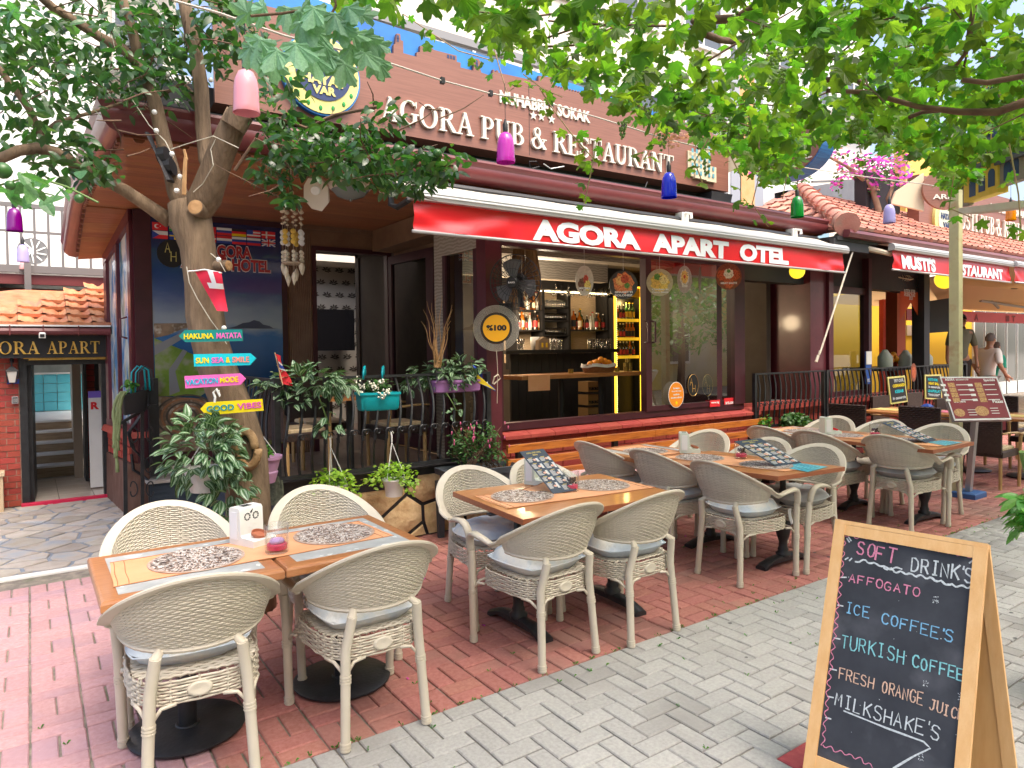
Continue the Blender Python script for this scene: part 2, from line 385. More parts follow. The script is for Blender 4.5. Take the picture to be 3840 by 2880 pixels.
SG={'A':(.86,[('q',.36,.985,.50,.985,.82,.03,.62,.03),('q',.40,.93,.455,.93,.165,.03,.10,.03),('r',.22,.30,.60,.36),('r',0,0,.28,s_),('r',.52,0,.9,s_)]),'G':(.88,[('a',.44,.5,.44,.51,w_,.06,42,318),('r',.62,.12,.80,.46),('r',.52,.42,.9,.48),('q',.74,.98,.79,.98,.79,.72,.755,.72)]),'O':(.92,[('a',.45,.5,.45,.51,w_,.06,0,360)]),'R':(.86,[('r',.10,.02,.28,.98),('a',.38,.73,.32,.26,w_,.055,-90,90),('r',.27,.935,.40,.99),('r',.27,.47,.42,.525),('q',.36,.48,.54,.48,.90,.0,.68,.0),('r',0,0,.38,s_),('r',0,.945,.2,1),('r',.70,0,.92,.05)]),'P':(.74,[('r',.10,.02,.28,.98),('a',.38,.72,.33,.27,w_,.055,-90,90),('r',.27,.935,.40,.99),('r',.27,.45,.40,.505),('r',0,0,.40,s_),('r',0,.945,.2,1)]),'U':(.86,[('r',.10,.32,.27,.98),('a',.42,.34,.32,.35,w_,.08,180,360),('r',.66,.32,.74,.98),('r',0,.945,.37,1),('r',.55,.945,.86,1)]),'B':(.78,[('r',.10,.02,.28,.98),('a',.38,.755,.29,.245,.16,.055,-90,90),('a',.38,.265,.36,.265,w_,.055,-90,90),('r',.27,.945,.39,1),('r',.27,.475,.39,.525),('r',.27,0,.39,.055),('r',0,0,.2,s_),('r',0,.945,.2,1)]),'E':(.74,[('r',.10,.02,.28,.98),('r',0,0,.66,s_),('r',0,.945,.62,1),('r',.27,.48,.5,.53),('r',.60,.03,.66,.26),('r',.565,.76,.62,.97),('r',.48,.40,.53,.61)]),'S':(.66,[('a',.31,.74,.28,.27,.12,.07,20,270),('a',.31,.27,.31,.28,.13,.07,-160,90),('r',.54,.72,.58,.98),('r',.0,.03,.045,.28)]),'T':(.80,[('r',.30,.02,.48,.97),('r',0,.94,.78,1),('r',.18,0,.60,s_),('r',0,.74,.045,.97),('r',.735,.74,.78,.97)]),'N':(.92,[('r',.10,.02,.17,.98),('q',.05,1,.26,1,.80,.0,.66,.0),('r',.70,.0,.77,.98),('r',0,0,.27,s_),('r',0,.945,.2,1),('r',.58,.945,.9,1)]),'M':(1.08,[('r',.10,.02,.17,.98),('q',.06,1,.27,1,.60,.05,.48,.05),('q',.88,1,.76,1,.50,.05,.58,.05),('r',.78,.02,.95,.98),('r',0,0,.27,s_),('r',.68,0,1.05,s_),('r',0,.945,.2,1),('r',.84,.945,1.05,1)]),'I':(.44,[('r',.12,.02,.29,.98),('r',0,0,.41,s_),('r',0,.945,.41,1),('r',.15,1.08,.26,1.2)]),'&':(.92,[('a',.36,.77,.2,.23,.10,.055,0,360),('a',.33,.27,.33,.28,.14,.06,100,350),('q',.22,.68,.36,.70,.92,.03,.70,.0),('q',.30,.55,.36,.60,.50,.66,.44,.58),('q',.60,.18,.66,.16,.82,.46,.74,.46),('r',.62,.44,.92,.49)]),'L':(.70,[('r',.10,.02,.28,.98),('r',0,0,.62,s_),('r',0,.945,.38,1),('r',.57,.03,.62,.26)]),'C':(.82,[('a',.44,.5,.44,.51,w_,.06,42,318),('q',.74,.98,.79,.98,.79,.72,.755,.72)]),'H':(.94,[('r',.10,.02,.27,.98),('r',.64,.02,.81,.98),('r',.27,.48,.64,.53),('r',0,0,.37,s_),('r',.54,0,.91,s_),('r',0,.945,.37,1),('r',.54,.945,.91,1)]),}
def serif(parent,s,O,U,Vv,W,H,mt,t=.02,name='letter',each=True,sep=.06):
 O,U,Vv=V(O),V(U),V(Vv);N_=U.cross(Vv)
 tot=sum((SG[c][0]+sep)if c in SG else.38 for c in s)-sep;k=W/tot;x=0;allmb=MB()
 for c in s:
  if c not in SG:x+=.38;continue
  mb=MB()if each else allmb;dz=0
  for g in SG[c][1]:
   dz+=.0004
   if g[0]=='r':poly=[(g[1],g[2]),(g[3],g[2]),(g[3],g[4]),(g[1],g[4])];polys=[poly]
   elif g[0]=='q':
    p=[(g[1],g[2]),(g[3],g[4]),(g[5],g[6]),(g[7],g[8])];polys=[p]
   else:
    _,cx,cy,rx,ry,tx,ty,a0,a1=g;n=max(6,int(abs(a1-a0)/14));polys=[]
    for i in range(n):
     q=[]
     for a,ro in((a0+(a1-a0)*i/n,0),(a0+(a1-a0)*(i+1)/n,0),(a0+(a1-a0)*(i+1)/n,1),(a0+(a1-a0)*i/n,1)):
      ca,sa=math.cos(R_(a)),math.sin(R_(a));q.append((cx+(rx-ro*tx)*ca,cy+(ry-ro*ty)*sa))
     polys.append(q)
   for p in polys:
    ar=sum(p[i][0]*p[(i+1)%4][1]-p[(i+1)%4][0]*p[i][1]for i in range(4))
    if ar<0:p=p[::-1]
    mb.prism([((x+a)*k,b*H)for a,b in p],O,U,Vv,N_,t+dz)
  x+=SG[c][0]+sep
  if each:obj(name,mb,mt,parent)
 if not each:return obj(name,allmb,mt,parent)
XD,YD,ZD=V((1,0,0)),V((0,1,0)),V((0,0,1))
def voronoi(x0,x1,y0,y1,nx,ny,gap,seed=1,jit=.42,shrink_round=.0):
 rnd=random.Random(seed);S=[]
 for i in range(-1,nx+1):
  for j in range(-1,ny+1):
   S.append((x0+(i+.5+rnd.uniform(-jit,jit)+(.5 if j%2 else 0))*(x1-x0)/nx,y0+(j+.5+rnd.uniform(-jit,jit))*(y1-y0)/ny))
 out=[]
 def clip(P,nx_,ny_,d):
  Q=[]
  for i in range(len(P)):
   a,b=P[i],P[(i+1)%len(P)];da=nx_*a[0]+ny_*a[1]-d;db=nx_*b[0]+ny_*b[1]-d
   if da<=0:Q.append(a)
   if da*db<0:t=da/(da-db);Q.append((a[0]+(b[0]-a[0])*t,a[1]+(b[1]-a[1])*t))
  return Q
 for(sx,sy)in S:
  P=[(x0,y0),(x1,y0),(x1,y1),(x0,y1)]
  for(tx,ty)in S:
   if(tx,ty)==(sx,sy):continue
   dx,dy=tx-sx,ty-sy;D_=math.hypot(dx,dy)
   if D_>3*max((x1-x0)/nx,(y1-y0)/ny):continue
   P=clip(P,dx/D_,dy/D_,(dx*(sx+tx)/2+dy*(sy+ty)/2)/D_-gap/2)
   if len(P)<3:break
  if len(P)>=3:
   ar=abs(sum(P[i][0]*P[(i+1)%len(P)][1]-P[(i+1)%len(P)][0]*P[i][1]for i in range(len(P))))/2
   if ar>.0008:out.append(P)
 return out
# ================================================================ materials
M_SAND=mat('joint_sand',(.30,.26,.21),.95,(.16,.14,.12),14,bump=.4,bscale=120,col3=(.10,.12,.06),s3=3)
M_GREYPAV=mat('grey_concrete_paver',(.325,.32,.305),.9,(.40,.395,.375),60,bump=.45,bscale=260,var=.07,col3=(.25,.24,.225),s3=.9)
M_REDPAV=mat('red_painted_paver',(.34,.125,.10),.85,(.42,.18,.15),45,bump=.4,bscale=220,var=.10,col3=(.30,.16,.13),s3=1.1)
M_PINKPAV=mat('faded_skylit_pink_paver',(.42,.23,.235),.85,(.48,.29,.295),40,bump=.3,bscale=220,var=.08,col3=(.37,.24,.28),s3=1.6)  # worn paint plus the bluish sky light on the left, both in the colour
M_REDPAV2=mat('bright_red_paver',(.48,.09,.09),.8,(.40,.06,.07),30,bump=.25,bscale=200)
M_FLAG=mat('flagstone',(.38,.33,.27),.8,(.47,.43,.38),6,bump=.4,bscale=60,var=.2,col3=(.30,.33,.37),s3=3)
M_FLAGJ=mat('flagstone_joint',(.19,.23,.28),.9,(.26,.29,.33),20,bump=.3,bscale=90)
M_WHITE=mat('white_paint',(.78,.77,.74),.55,(.72,.71,.68),5)
M_CREAMW=mat('cream_render',(.72,.66,.54),.85,(.78,.73,.62),2,bump=.15,bscale=60)
M_WHITEW=mat('white_render',(.80,.79,.76),.85,(.74,.73,.70),1.5,bump=.1,bscale=40)
M_MAROON=mat('maroon_paint',(.085,.012,.022),.38,(.12,.02,.032),3,spec=.5,coat=.3)
M_MAROOND=mat('dark_maroon_frame',(.045,.010,.016),.4,(.065,.014,.022),4)
M_GUTTER=mat('maroon_gutter',(.17,.034,.036),.42,(.13,.026,.030),5,col3=(.21,.065,.055),s3=2,coat=.2,stretch=(.4,1,1))
M_BRICKRED=mat('red_painted_brick',(.36,.048,.034),.65,(.43,.075,.05),10,bump=.25,bscale=90,var=.10)
M_SILL=mat('red_sill_brick',(.42,.075,.055),.6,(.36,.05,.04),12,bump=.2,bscale=90,var=.07)
M_MORTAR=mat('brick_joint',(.16,.05,.04),.9,(.10,.03,.03),12)
M_MORTARL=mat('light_brick_joint',(.42,.27,.20),.9,(.35,.2,.15),12)
M_SOFFIT=mat('soffit_plank',(.30,.10,.038),.5,(.39,.15,.06),3,stretch=(1,14,14),var=.14,bump=.1,coat=.2)
M_SOFFX=mat('soffit_trim',(.16,.05,.022),.5,(.21,.07,.03),5)
M_BLACK=mat('black_metal',(.012,.013,.015),.42,(.025,.027,.03),12,bump=.15,bscale=60)
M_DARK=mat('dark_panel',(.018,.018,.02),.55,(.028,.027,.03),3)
M_ANTH=mat('anthracite_plastic',(.032,.040,.050),.5,(.045,.055,.066),5)
M_WOODT=mat('table_walnut_laminate',(.40,.15,.042),.36,(.52,.225,.075),5,stretch=(1.5,18,18),detail=6,coat=.25)
M_WOODE=mat('table_edge_laminate',(.30,.085,.035),.42,(.36,.12,.05),5,stretch=(2,12,30))
M_WOODI=mat('table_rounded_edge',(.36,.135,.045),.4,(.46,.20,.075),6,stretch=(2,14,14),coat=.3)
M_INLAY=mat('table_grey_inlay',(.36,.38,.375),.38,(.44,.455,.45),14,col3=(.55,.57,.56),s3=9)
M_RUNNER=mat('orange_table_runner',(.72,.34,.165),.9,(.77,.40,.21),5,bump=.25,bscale=500)
M_BENCH=mat('varnished_pine',(.58,.20,.030),.35,(.42,.115,.018),6,stretch=(1.2,16,16),detail=5,coat=.4,col3=(.20,.05,.012),s3=2.5)
M_PINE=mat('chalkboard_pine_frame',(.70,.40,.155),.5,(.76,.47,.21),5,stretch=(6,6,1.2),bump=.1,bscale=40)
M_PLY=mat('chalkboard_plywood',(.62,.33,.11),.6,(.68,.39,.15),4,stretch=(8,8,1))
M_CHALKB=mat('blackboard_paint',(.020,.024,.034),.75,(.038,.043,.056),5,col3=(.095,.10,.12),s3=4)
M_RATTAN=mat('beige_plastic_rattan',(.60,.545,.44),.5,(.54,.485,.385),3,var=.06)
M_RATTAN2=mat('beige_plastic_frame',(.61,.555,.45),.42,(.55,.495,.395),3,bump=.05,bscale=200)
M_DWICK=mat('dark_brown_wicker',(.035,.020,.016),.45,(.055,.032,.026),30,bump=.2)
M_BAMB=mat('bamboo_leg',(.40,.24,.09),.5,(.48,.31,.14),8)
M_CUSH=mat('pale_blue_cushion',(.58,.66,.74),.95,(.74,.745,.72),7,bump=.3,bscale=40,contrast=(.42,.6),var=.05)
M_CUSHG=mat('grey_cushion',(.36,.375,.38),.95,(.47,.47,.46),7,bump=.3,bscale=40,var=.08)
M_PINKC=mat('pink_check_cushion',(.62,.30,.30),.95,(.75,.55,.55),60,bump=.3,bscale=60)
M_BARK=mat('tree_bark',(.13,.090,.058),.95,(.26,.185,.12),16,stretch=(1,1,.22),bump=1.4,bscale=46,detail=10,col3=(.075,.055,.038),s3=5,spec=.2,contrast=(.3,.7))
M_BARKC=mat('cut_wood',(.42,.25,.11),.8,(.32,.17,.07),12)
M_CITLEAF=mat('citrus_leaf',(.026,.072,.022),.30,(.045,.115,.032),4,var=.45,trans=.30,tcol=(2.2,2.8,.9),spec=.6)
M_VINE=mat('vine_leaf',(.060,.150,.022),.5,(.11,.225,.035),3,var=.5,trans=.55,tcol=(2.3,2.3,.6))
M_VINEB=mat('bluish_vine_leaf',(.16,.33,.20),.5,(.22,.42,.27),20,var=.2,trans=.28,bump=.3,bscale=60)
M_CANE=mat('vine_cane',(.10,.055,.035),.85,(.15,.09,.05),12,bump=.5)
M_CANEY=mat('young_vine_cane',(.30,.26,.10),.7,(.34,.2,.12),12)
M_GRAPE=mat('unripe_grape',(.16,.26,.06),.35,(.20,.32,.09),8,var=.2,trans=.2)
M_LIMEL=mat('lime_green_leaf',(.26,.42,.045),.5,(.33,.50,.07),10,var=.25,trans=.35)
M_SHRUB=mat('shrub_leaf',(.05,.13,.035),.5,(.075,.18,.05),8,var=.3,trans=.25)
M_SHRUBL=mat('glossy_green_leaf',(.07,.22,.03),.35,(.10,.28,.05),8,var=.3,trans=.25)
M_ZG=mat('spiderwort_green',(.045,.115,.038),.4,(.065,.15,.05),8,var=.25,trans=.15)
M_ZS=mat('spiderwort_silver',(.23,.33,.22),.4,(.31,.41,.29),8,var=.15,trans=.1)
M_STEM=mat('green_stem',(.12,.20,.05),.6)
M_DRYST=mat('curly_dry_twig',(.36,.20,.08),.7)
M_PINKF=mat('bougainvillea_bract',(.55,.05,.42),.7,(.66,.14,.52),6,var=.3,trans=.45,tcol=(1.6,1.2,1.6))
M_PEACHF=mat('faded_bract',(.70,.42,.30),.7,var=.2,trans=.3,tcol=(1.3,1.2,1.1))
M_WHITEF=mat('white_blossom',(.80,.79,.66),.7)
M_SOIL=mat('potting_soil',(.05,.03,.02),.95,bump=.6)
M_TILE=mat('clay_roof_tile',(.56,.20,.085),.75,(.66,.30,.15),7,bump=.35,bscale=60,var=.13,col3=(.42,.20,.13),s3=4)
M_TILEP=mat('pink_clay_tile',(.58,.27,.20),.8,(.48,.20,.14),5,bump=.4,bscale=50,var=.14,col3=(.36,.24,.18),s3=4)
M_STONE=mat('cladding_stone',(.42,.27,.12),.75,(.64,.48,.27),7,bump=2.2,bscale=11,var=.14,detail=8,col3=(.40,.24,.10),s3=5)
M_STONEJ=mat('black_painted_joint',(.018,.018,.022),.5,bump=.3)
M_TEXT=mat('rough_brown_render',(.13,.060,.040),.75,(.20,.11,.08),9,stretch=(1,1,.4),bump=.9,bscale=30)
M_TEXB=mat('rough_blueblack_render',(.030,.042,.060),.7,(.05,.065,.085),9,stretch=(.4,.4,1.6),bump=.9,bscale=30)
M_COLB=mat('ribbed_brown_column',(.17,.090,.05),.6,(.22,.125,.07),5)
M_PORCHF=mat('porch_floor_tile',(.30,.21,.15),.45,(.34,.25,.185),3,var=.06)
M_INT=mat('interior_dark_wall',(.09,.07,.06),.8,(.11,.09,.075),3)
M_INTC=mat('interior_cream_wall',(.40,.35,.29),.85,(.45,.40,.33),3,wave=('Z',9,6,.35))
M_WALLP=mat('wallpaper',(.55,.51,.44),.85)
M_WALLP2=mat('wallpaper_motif',(.09,.075,.06),.85)
M_RED=mat('red_vinyl',(.72,.012,.022),.38,(.66,.010,.018),2,coat=.3,trans=.12,tcol=(1.2,.8,.8))
M_WVINYL=mat('white_vinyl_letter',(.72,.75,.78),.5)
M_AWNTOP=mat('awning_fabric',(.74,.70,.62),.75,(.68,.64,.56),3,trans=.25,tcol=(1,1,1),bump=.1,bscale=12)
M_AWNM=mat('awning_metal',(.50,.50,.49),.35,metal=.25)
M_SIGNW=mat('sign_wood_print',(.215,.085,.054),.5,(.27,.112,.072),3,stretch=(1,1,26),detail=5,coat=.15)
M_SKYB=mat('sign_blue_print',(.012,.14,.48),.5,(.02,.25,.62),1.2)
M_IVORY=mat('ivory_raised_letter',(.74,.70,.60),.45)
M_SIGNDK=mat('sign_dark_blue',(.015,.035,.12),.5)
M_GOLD=mat('gold_leaf',(.62,.36,.06),.35,(.75,.50,.15),18,bump=.6,bscale=50,metal=.6)
M_GOLDP=mat('yellow_gold_print',(.66,.60,.17),.45,(.75,.68,.28),3)
M_CREAMP=mat('cream_panel',(.66,.56,.38),.6)
M_CURTN=mat('hanging_thatch',(.38,.24,.11),.9,(.28,.16,.07),10,stretch=(6,6,.5))
M_GLASS=glass('window_glass',(.80,.88,.84),.0,6.5,.8)
M_GLASSD=glass('dark_window_glass',(.5,.55,.55),.0,3.5,.6)
M_CLEAR=glass('tumbler_glass',(.975,.98,.98),.08,1.3)
M_ACRYL=glass('clear_acrylic',(.95,.95,.95),.0,1.4)
M_PINKW=mat('pink_wax',(.80,.03,.16),.35,trans=.2,tcol=(1,1,1));M_LILW=mat('lilac_wax',(.62,.40,.72),.4)
M_BURNT=mat('burnt_wick',(.03,.02,.03),.8)
M_PLW=mat('white_plastic',(.76,.76,.72),.4);M_PLGW=mat('pale_green_white_plastic',(.66,.72,.64),.4)
M_TERRA=mat('terracotta',(.42,.14,.07),.7);M_INK=mat('black_ink',(.02,.02,.02),.6)
M_MENU=mat('dark_blue_menu_print',(.018,.034,.062),.6,(.026,.046,.08),3);M_MENUW=mat('white_print',(.75,.75,.74),.6);M_MENUG=mat('gold_print',(.55,.45,.12),.6)
M_AQUA=mat('turquoise_menu_print',(.02,.42,.60),.3,(.12,.62,.72),9,coat=.2)
def pm(n,c,r=.45,**k):return mat(n,c,r,**k)
P_TEAL=pm('teal_paint',(.0,.23,.20));P_CYAN=pm('cyan_paint',(.0,.56,.66));P_PINK=pm('hot_pink_paint',(.80,.14,.48));P_YEL=pm('yellow_paint',(.86,.66,.0))
P_LTEAL=pm('turquoise_plastic',(.0,.36,.42));P_LILAC=pm('lilac_plastic',(.42,.20,.50));P_MAUVE=pm('mauve_pot',(.50,.28,.46));P_WPOT=pm('white_pot',(.72,.72,.69))
P_RED=pm('red_print',(.70,.02,.03),.7);P_WHT=pm('white_cloth',(.80,.80,.80),.7);P_BLUE=pm('blue_print',(.02,.06,.35),.7);P_ORNG=pm('orange_print',(.85,.28,.01),.6)
P_BLK=pm('black_print',(.012,.012,.014),.5);P_YELW=pm('yellow_wall_paint',(.72,.46,.02),.8);P_GREEN=pm('green_print',(.02,.30,.06),.6)
# ================================================================ ground
b=MB();b.box(-60,120,-60,120,-.4,-.012)
ground=obj('ground',b,M_SAND,kind='structure')
street=thing('street',None,None);street['kind']='structure'
random.seed(11)
BY=2.757
def paver_tmpl(l,w_,h=.03):return MB().bbox(-l/2,l/2,-w_/2,w_/2,-h,0,.005)
PV=paver_tmpl(.193,.093);PVH=paver_tmpl(.093,.093)
def pj(x,y,rot,z=0.0,s=(1,1,1)):
 return M4((x+random.uniform(-.0015,.0015),y+random.uniform(-.0015,.0015),z+random.uniform(-.0022,.0012)),Matrix.Rotation(rot+random.uniform(-.012,.012),3,'Z')@Matrix.Rotation(random.uniform(-.006,.006),3,'X'),s)
xf,xh,xred=[],[],[]
for i in range(-12,170):
 for j in range(-30,0):
  x,y=i*.1+.0,BY+j*.1;r_=(i-j)%4
  if i>75 and not inview((x,y,0),300):continue
  if r_==0:xf.append(pj(x+.1,y+.05,0))
  elif r_==3:
   if j+1<=-1:xf.append(pj(x+.05,y+.1,math.pi/2))
   else:xh.append(pj(x+.05,y+.05,0))
  elif j==0:pass
for i in range(-12,170):
 pass
keep=[]
for x in xf:
 p=x[:3,3]
 if abs(p[0]-2.50)<.11 and abs(p[1]-1.62)<.06 and not xred:xred.append(x)
 else:keep.append(x)
pieces(street,'paving_stone',PV,keep,M_GREYPAV,300,'paving_field')
pieces(street,'half_paving_stone',PVH,xh,M_GREYPAV,60,'half_paving_field')
for x in xred:
 o=place('paving_stone',paver_tmpl(.193,.093).mesh('paving_stone',M_REDPAV2),(x[0,3],x[1,3],.001),(0,0,math.atan2(x[1,0],x[0,0])),parent=street);o['label']='single red stone among the grey ones'
terr=thing('terrace_paving',None,None);terr['kind']='structure'
xr,xp=[],[]
x00=-.03
for i in range(-10,90):
 for j in range(0,16):
  bx,by=x00+i*.203,BY+.003+j*.2015
  if by>6.1 and bx<1.0:pass
  if not inview((bx,by,0),500):continue
  if bx>2.6 and by>5.4:continue
  if by+.1>6.27:continue
  left=i<3
  par=(j%2)if left else((i+j)%2)
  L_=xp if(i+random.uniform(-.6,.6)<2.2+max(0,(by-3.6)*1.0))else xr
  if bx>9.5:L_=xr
  if par==0:
   L_.append(pj(bx+.1,by+.05,0));L_.append(pj(bx+.1,by+.151,0))
  else:
   L_.append(pj(bx+.05,by+.1,math.pi/2));L_.append(pj(bx+.151,by+.1,math.pi/2))
pieces(terr,'paving_stone',PV,xr,M_REDPAV,300,'paving_field')
pieces(terr,'faded_skylit_stone',PV,xp,M_PINKPAV,300,'faded_skylit_field')
path=thing('flagstone_path',None,None);path['kind']='structure'
fb=MB();fb.box(-1.6,.95,6.33,9.22,-.03,-.003);obj('path_bed',fb,M_FLAGJ,path)
random.seed(5)
for P_ in voronoi(-1.5,.86,6.36,9.2,7,15,.028,seed=4,jit=.36):
 c=(sum(p[0]for p in P_)/len(P_),sum(p[1]for p in P_)/len(P_))
 q=MB();h=.004+random.uniform(0,.004);pin=[(c[0]+(p[0]-c[0])*.93,c[1]+(p[1]-c[1])*.93)for p in P_];k=len(P_)
 vs_=[(p[0],p[1],-.02)for p in P_]+[(p[0],p[1],h-.003)for p in P_]+[(p[0],p[1],h)for p in pin]
 q.add(vs_,[tuple(2*k+i for i in range(k))]+[(i,(i+1)%k,k+(i+1)%k,k+i)for i in range(k)]+[(k+i,k+(i+1)%k,2*k+(i+1)%k,2*k+i)for i in range(k)])
 obj('stone',q,M_FLAG,path)
b=MB();b.bbox(-2.2,.95,6.25,6.325,-.03,.006);obj('painted_edging',b,M_WHITE,path,label='white painted strip between pink paving and flagstones')
# ================================================================ bricks helper
def brick_course(parent,P0,U,W,z0,z1,N_,bl=.2,bh=.062,g=.012,m_=None,name='brick',seed=1,limit=300,d=.03,proud=.004):
 """bricks on a vertical face from P0 along unit U, outward normal N_"""
 rnd=random.Random(seed);U,N_=V(U).normalized(),V(N_).normalized()
 T=MB().obox((0,0,0),(.5,0,0),(0,.5,0),(0,0,.5));xf=[]
 rows=int(round((z1-z0)/(bh+g)));bh=(z1-z0)/rows-g
 for r in range(rows):
  x=-(bl/2 if r%2 else 0)
  while x<W-1e-3:
   a,c=max(0,x+g/2),min(W,x+bl-g/2)
   if c-a>.03:
    p=V(P0)+U*((a+c)/2)+N_*(proud*rnd.uniform(.3,1.6)-d/2)+V((0,0,z0+(bh+g)*(r+.5)-V(P0).z))
    M_=Matrix((U*(c-a),N_*d,V((0,0,bh)))).transposed().to_4x4();M_.translation=p
    xf.append(np.array(M_))
   x+=bl
 pieces(parent,name,T,xf,m_,limit)
# ================================================================ restaurant building
B1=thing('restaurant_building','one storey maroon and brick pub building with porch and wooden soffit','building',(4,8,0))
SZ=3.12
b=MB();b.box(1.55,3.66,5.50,8.05,0,.455);b.box(1.55,3.66,5.475,5.62,.455,.60)
obj('porch_plinth',b,M_STONEJ,B1)
b=MB();b.box(1.53,1.548,5.62,7.9,0,.44);b.box(.98,1.52,7.86,8.05,0,.32);obj('rough_plinth',b,M_TEXTB if False else M_TEXB,B1)
b=MB();b.bbox(.95,1.54,7.83,8.045,.322,.352);obj('step_slab',b,M_FLAG,B1)
b=MB();b.bbox(1.52,3.66,5.45,5.64,.602,.622);obj('plinth_cap',b,M_STONEJ,B1)
for i in range(7):
 for j in range(8):
  q=MB();q.bbox(1.56+i*.31,1.56+i*.31+.305,5.64+j*.31,5.64+j*.31+.305,.456,.464,.001);obj('floor_tile',q,M_PORCHF,B1)
random.seed(3)
for P_ in voronoi(1.58,3.64,.01,.595,5,2,.034,seed=12,jit=.38):
 c=(sum(p[0]for p in P_)/len(P_),sum(p[1]for p in P_)/len(P_));k=len(P_);q=MB();h=.014+random.uniform(0,.008)
 pin=[(c[0]+(p[0]-c[0])*.9,c[1]+(p[1]-c[1])*.9)for p in P_]
 vs_=[(p[0],5.498,p[1])for p in P_]+[(p[0],5.498-h*.55,p[1])for p in P_]+[(p[0],5.498-h,p[1])for p in pin]+[(c[0],5.498-h-.008,c[1])]
 fs=[(i,(i+1)%k,k+(i+1)%k,k+i)for i in range(k)]+[(k+i,k+(i+1)%k,2*k+(i+1)%k,2*k+i)for i in range(k)]+[(2*k+i,2*k+(i+1)%k,3*k)for i in range(k)]
 q.add(vs_,fs);obj('stone',q,M_STONE,B1,smooth='auto')
SA,SB=V((.90,8.06,0)),V((.75,9.13,0));su=(SB-SA).normalized();sn=V((-su.y,su.x,0));sn=sn if sn.x<0 else-sn
LW=(SB-SA).length
b=MB();b.hexa([(.78,8.0,0),(1.0,8.0,0),(1.0,9.2,0),(.70,9.2,0),(.80,8.0,.52),(1.0,8.0,.52),(1.0,9.2,.52),(.71,9.2,.52)]);obj('rough_render_base',b,M_TEXT,B1)
b=MB();b.hexa([(.84,8.03,.525),(1.0,8.03,.525),(1.0,9.2,.525),(.73,9.2,.525),(.84,8.03,.78),(1.0,8.03,.78),(1.0,9.2,.78),(.73,9.2,.78)]);obj('brick_backing',b,M_MORTAR,B1)
brick_course(B1,(.83,8.03,.53),(-.094,1.0,0),1.1,.53,.77,(-1,-.09,0),m_=M_BRICKRED,seed=4,proud=.008)
b=MB();b.hexa([(.77,7.98,.78),(1.0,7.98,.78),(1.0,9.2,.78),(.66,9.2,.78),(.80,8.0,.84),(1.0,8.0,.84),(1.0,9.2,.84),(.69,9.2,.84)]);obj('window_sill',b,M_SILL,B1)
def side(a,t):return SA+su*(a*LW)+sn*t
b=MB()
for a0,a1 in((0,.09),(.48,.52),(.90,1.0)):
 zt=3.10
 p=[side(a0,.035),side(a1,.035),side(a1,-.05),side(a0,-.05)]
 b.hexa([(q.x,q.y,.845)for q in p]+[(q.x,q.y,zt-.36*min(1,a0))for q in p])
p=[side(0,.04),side(1,.04),side(1,-.05),side(0,-.05)]
b.hexa([(q.x,q.y,.845)for q in p]+[(q.x,q.y,.91)for q in p])
b.hexa([(p[0].x,p[0].y,2.99),(p[1].x,p[1].y,2.64),(p[2].x,p[2].y,2.64),(p[3].x,p[3].y,2.99),(p[0].x,p[0].y,3.115),(p[1].x,p[1].y,2.765),(p[2].x,p[2].y,2.765),(p[3].x,p[3].y,3.115)])
wf=obj('side_window_frame',b,M_MAROON,B1)
M_SIDEP=mat('collage_print',(.10,.28,.52),.25,(.70,.72,.66),2.6,stretch=(3,3,.8),detail=5,col3=(.12,.20,.04),s3=2.2,coat=.5,contrast=(.42,.55))
b=MB();q0,q1=side(.09,.0),side(.9,.0);b.add([(q0 .x,q0 .y,.91),(q1 .x,q1 .y,.91),(q1 .x,q1 .y,2.72),(q0 .x,q0 .y,2.98)],[(0,1,2,3)]);obj('collage_poster',b,M_SIDEP,wf)
b=MB();b.tube([side(.12,.04)+ZD*2.02,side(.12,.10)+ZD*2.0,side(.12,.10)+ZD*1.82,side(.12,.04)+ZD*1.8],.011,6);obj('handle',b,M_MAROON,wf)
D9=PY(m1(650,580),9.13);C9=V((.56,5.36,SZ))
random.seed(8)
y=5.40
while y<8.05:
 t=(y-5.36)/(9.13-5.36);xl=C9 .x+(D9 .x-C9 .x)*t
 q=MB();q.bbox(xl,3.9-0.0,y+.002,y+.098,SZ,SZ+.02+random.uniform(0,.003),.001)
 q.v=[(a,b_,c)for a,b_,c in q.v];obj('soffit_plank',q,M_SOFFIT,B1);y+=.1
zWal=2.765
while y<9.13:
 t=(y-5.36)/(9.13-5.36);s_=(y-8.06)/(9.13-8.06);s2=(y+.098-8.06)/(9.13-8.06);xl=C9 .x+(D9 .x-C9 .x)*t;xr_=SA.x+(SB.x-SA.x)*max(0,s_)+.02
 zw0,zw1=SZ+(zWal-SZ)*s_,SZ+(zWal-SZ)*s2;zl0,zl1=SZ+(D9 .z-SZ)*s_,SZ+(D9 .z-SZ)*s2
 q=MB();q.hexa([(xl,y,zl0),(xr_,y,zw0),(xr_,y+.098,zw1),(xl,y+.098,zl1),(xl,y,zl0+.02),(xr_,y,zw0+.02),(xr_,y+.098,zw1+.02),(xl,y+.098,zl1+.02)])
 obj('soffit_plank',q,M_SOFFIT,B1);y+=.1
b=MB();b.box(.56,3.9,5.38,8.06,SZ+.03,SZ+.05);b.box(3.9,8.75,5.30,5.5,SZ-.01,SZ+.05)
b.hexa([(C9 .x,8.06,SZ+.03),(1,8.06,SZ+.03),(1,9.13,zWal+.03),(D9 .x,9.13,D9 .z+.03),(C9 .x,8.06,SZ+.06),(1,8.06,SZ+.06),(1,9.13,zWal+.06),(D9 .x,9.13,D9 .z+.06)])
obj('soffit_backing',b,M_SOFFX,B1)
b=MB()
x=.62
